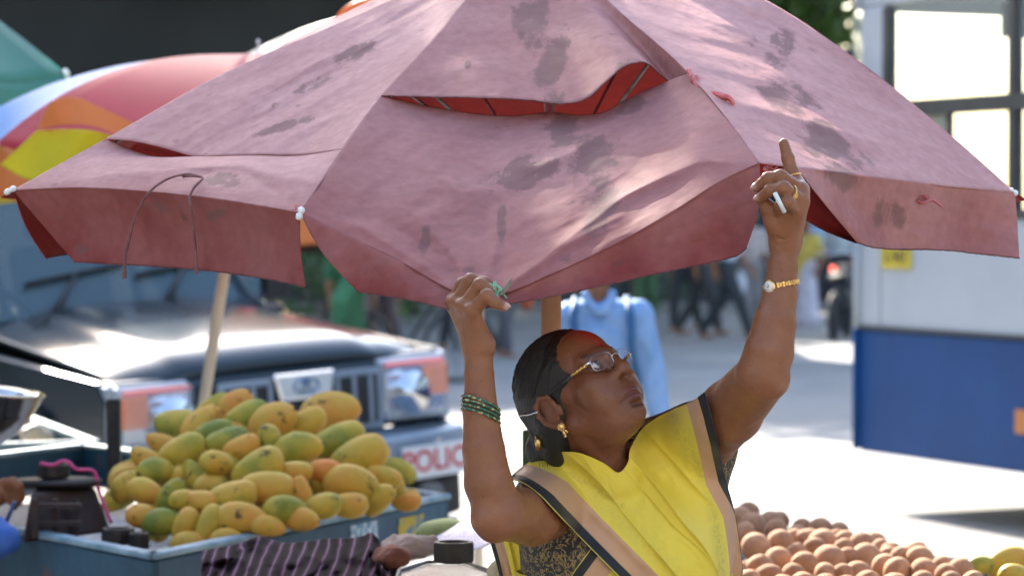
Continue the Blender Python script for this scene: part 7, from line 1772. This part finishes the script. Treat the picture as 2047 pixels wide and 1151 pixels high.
for pts in ([(1150, 596, -.03), (1146, 630, -.10), (1150, 690, -.125), (1140, 745, -.10)], [(1252, 594, -.03), (1262, 630, -.10), (1262, 690, -.125), (1272, 750, -.10)]):
    MB().tube([bp_(*q) for q in pts], [.012, .016, .016, .014], 8).build('strap', M_bpk, bk, True)
# bicycle and scooter in the far street
def wheel_ring(c, r, w, ang, parent, name, mat):
    M = Matrix.Rotation(ang, 3, 'Z'); m = MB().tube([Vector(c) + M @ Vector((r*math.cos(a), 0, r*math.sin(a))) for a in np.linspace(0, 2*math.pi, 28, endpoint=False)], w, 6, closed=True)
    for k in range(8): a = k*math.pi/4; m.tube([Vector(c), Vector(c) + M @ Vector((r*math.cos(a), 0, r*math.sin(a)))], .004, 4)
    return m.build(name, mat, parent, True)
BI = thing('bicycle', 'dark bicycle standing behind the jeep by the green figures', 'bicycle', (gx(820, 30), 30, 0))
bx_, by_ = gx(820, 30), 30
wheel_ring((bx_ - .5, by_, .34), .32, .022, .3, BI, 'wheel', M_rub); wheel_ring((bx_ + .45, by_ - .3, .34), .32, .022, .3, BI, 'wheel', M_rub)
m = MB()
for a, b in (((-.5, 0, .34), (-.25, -.08, .85)), ((-.25, -.08, .85), (.3, -.25, .85)), ((.3, -.25, .85), (.45, -.3, .34)), ((-.05, -.14, .32), (-.25, -.08, .85)), ((-.05, -.14, .32), (.3, -.25, .85)), ((-.5, 0, .34), (-.05, -.14, .32)), ((.3, -.25, .85), (.26, -.24, 1.05))): m.tube([Vector((bx_, by_, 0)) + Vector(a), Vector((bx_, by_, 0)) + Vector(b)], .018, 6)
m.build('frame', M_rub, BI, True)
MB().ell((bx_ - .27, by_ - .07, .93), (.13, .08, .04), 10, 6).build('saddle', M_rub, BI, True); MB().tube([(bx_ + .2, by_ - .5, 1.03), (bx_ + .26, by_ - .24, 1.07), (bx_ + .3, by_ + .02, 1.03)], .015, 6).build('handlebar', M_chrome, BI, True)
MBK = thing('motorbike', 'dark motorbike with a red tail lamp beside the bus corner', 'motorbike', (gx(1662, 40), 40, 0))
qx = gx(1662, 40)
wheel_ring((qx, 39.6, .3), .28, .05, R(75), MBK, 'wheel', M_rub); wheel_ring((qx + .3, 40.8, .3), .28, .05, R(75), MBK, 'wheel', M_rub)
V, f = sculpt([ellip((qx + .18, 40.3, .85), (.17, .35, .13), .03), ellip((qx + .1, 39.9, .80), (.15, .4, .09), .04), ellip((qx + .15, 40.2, .45), (.17, .3, .2), .04)], .03, 2); mesh('bodywork', V, f, M_rub, MBK, True)
MB().tube([(qx - .15, 40.6, 1.08), (qx + .25, 40.65, 1.12), (qx + .6, 40.6, 1.08)], .02, 6).build('handlebar', M_chrome, MBK, True)
m_, n_, b_ = new_mat('lit red tail lamp'); b_.inputs['Base Color'].default_value = (.6, .03, .02, 1); b_.inputs['Emission Color'].default_value = (1, .12, .07, 1); b_.inputs['Emission Strength'].default_value = .9
MB().ell((qx - .04, 39.42, .92), (.036, .03, .03), 12, 8).build('tail_lamp', m_, MBK, True)
# green stall plants behind the jeep
def shrub(px, d, h, label, mat, seed, w=.5):
    x = gx(px, d); T = thing('shrub', label, 'plant', (x, d, 0), group='street plants'); rr = random.Random(seed)
    c = [((x + rr.uniform(-w, w), d + rr.uniform(-w, w), h * rr.uniform(.3, .95)), .38 * rr.uniform(.7, 1.2)) for i in range(9)]
    V, f = leaf_cloud(c, 150, .06, seed); mesh('foliage', V, f, mat, T, False)
    MB().tube([(x, d, 0), (x + .03, d, h * .6)], [.03, .015], 6).build('stem', M_bark, T, True)
shrub(650, 31, 2.2, 'green bushy plant behind the jeep at the umbrella gap', M_leaf2, 1); shrub(735, 34, 1.7, 'green bushy plant right of the green saree woman', M_leaf, 2); shrub(1300, 48, 1.5, 'dark green bush under the umbrella right half', M_leaf2, 3)
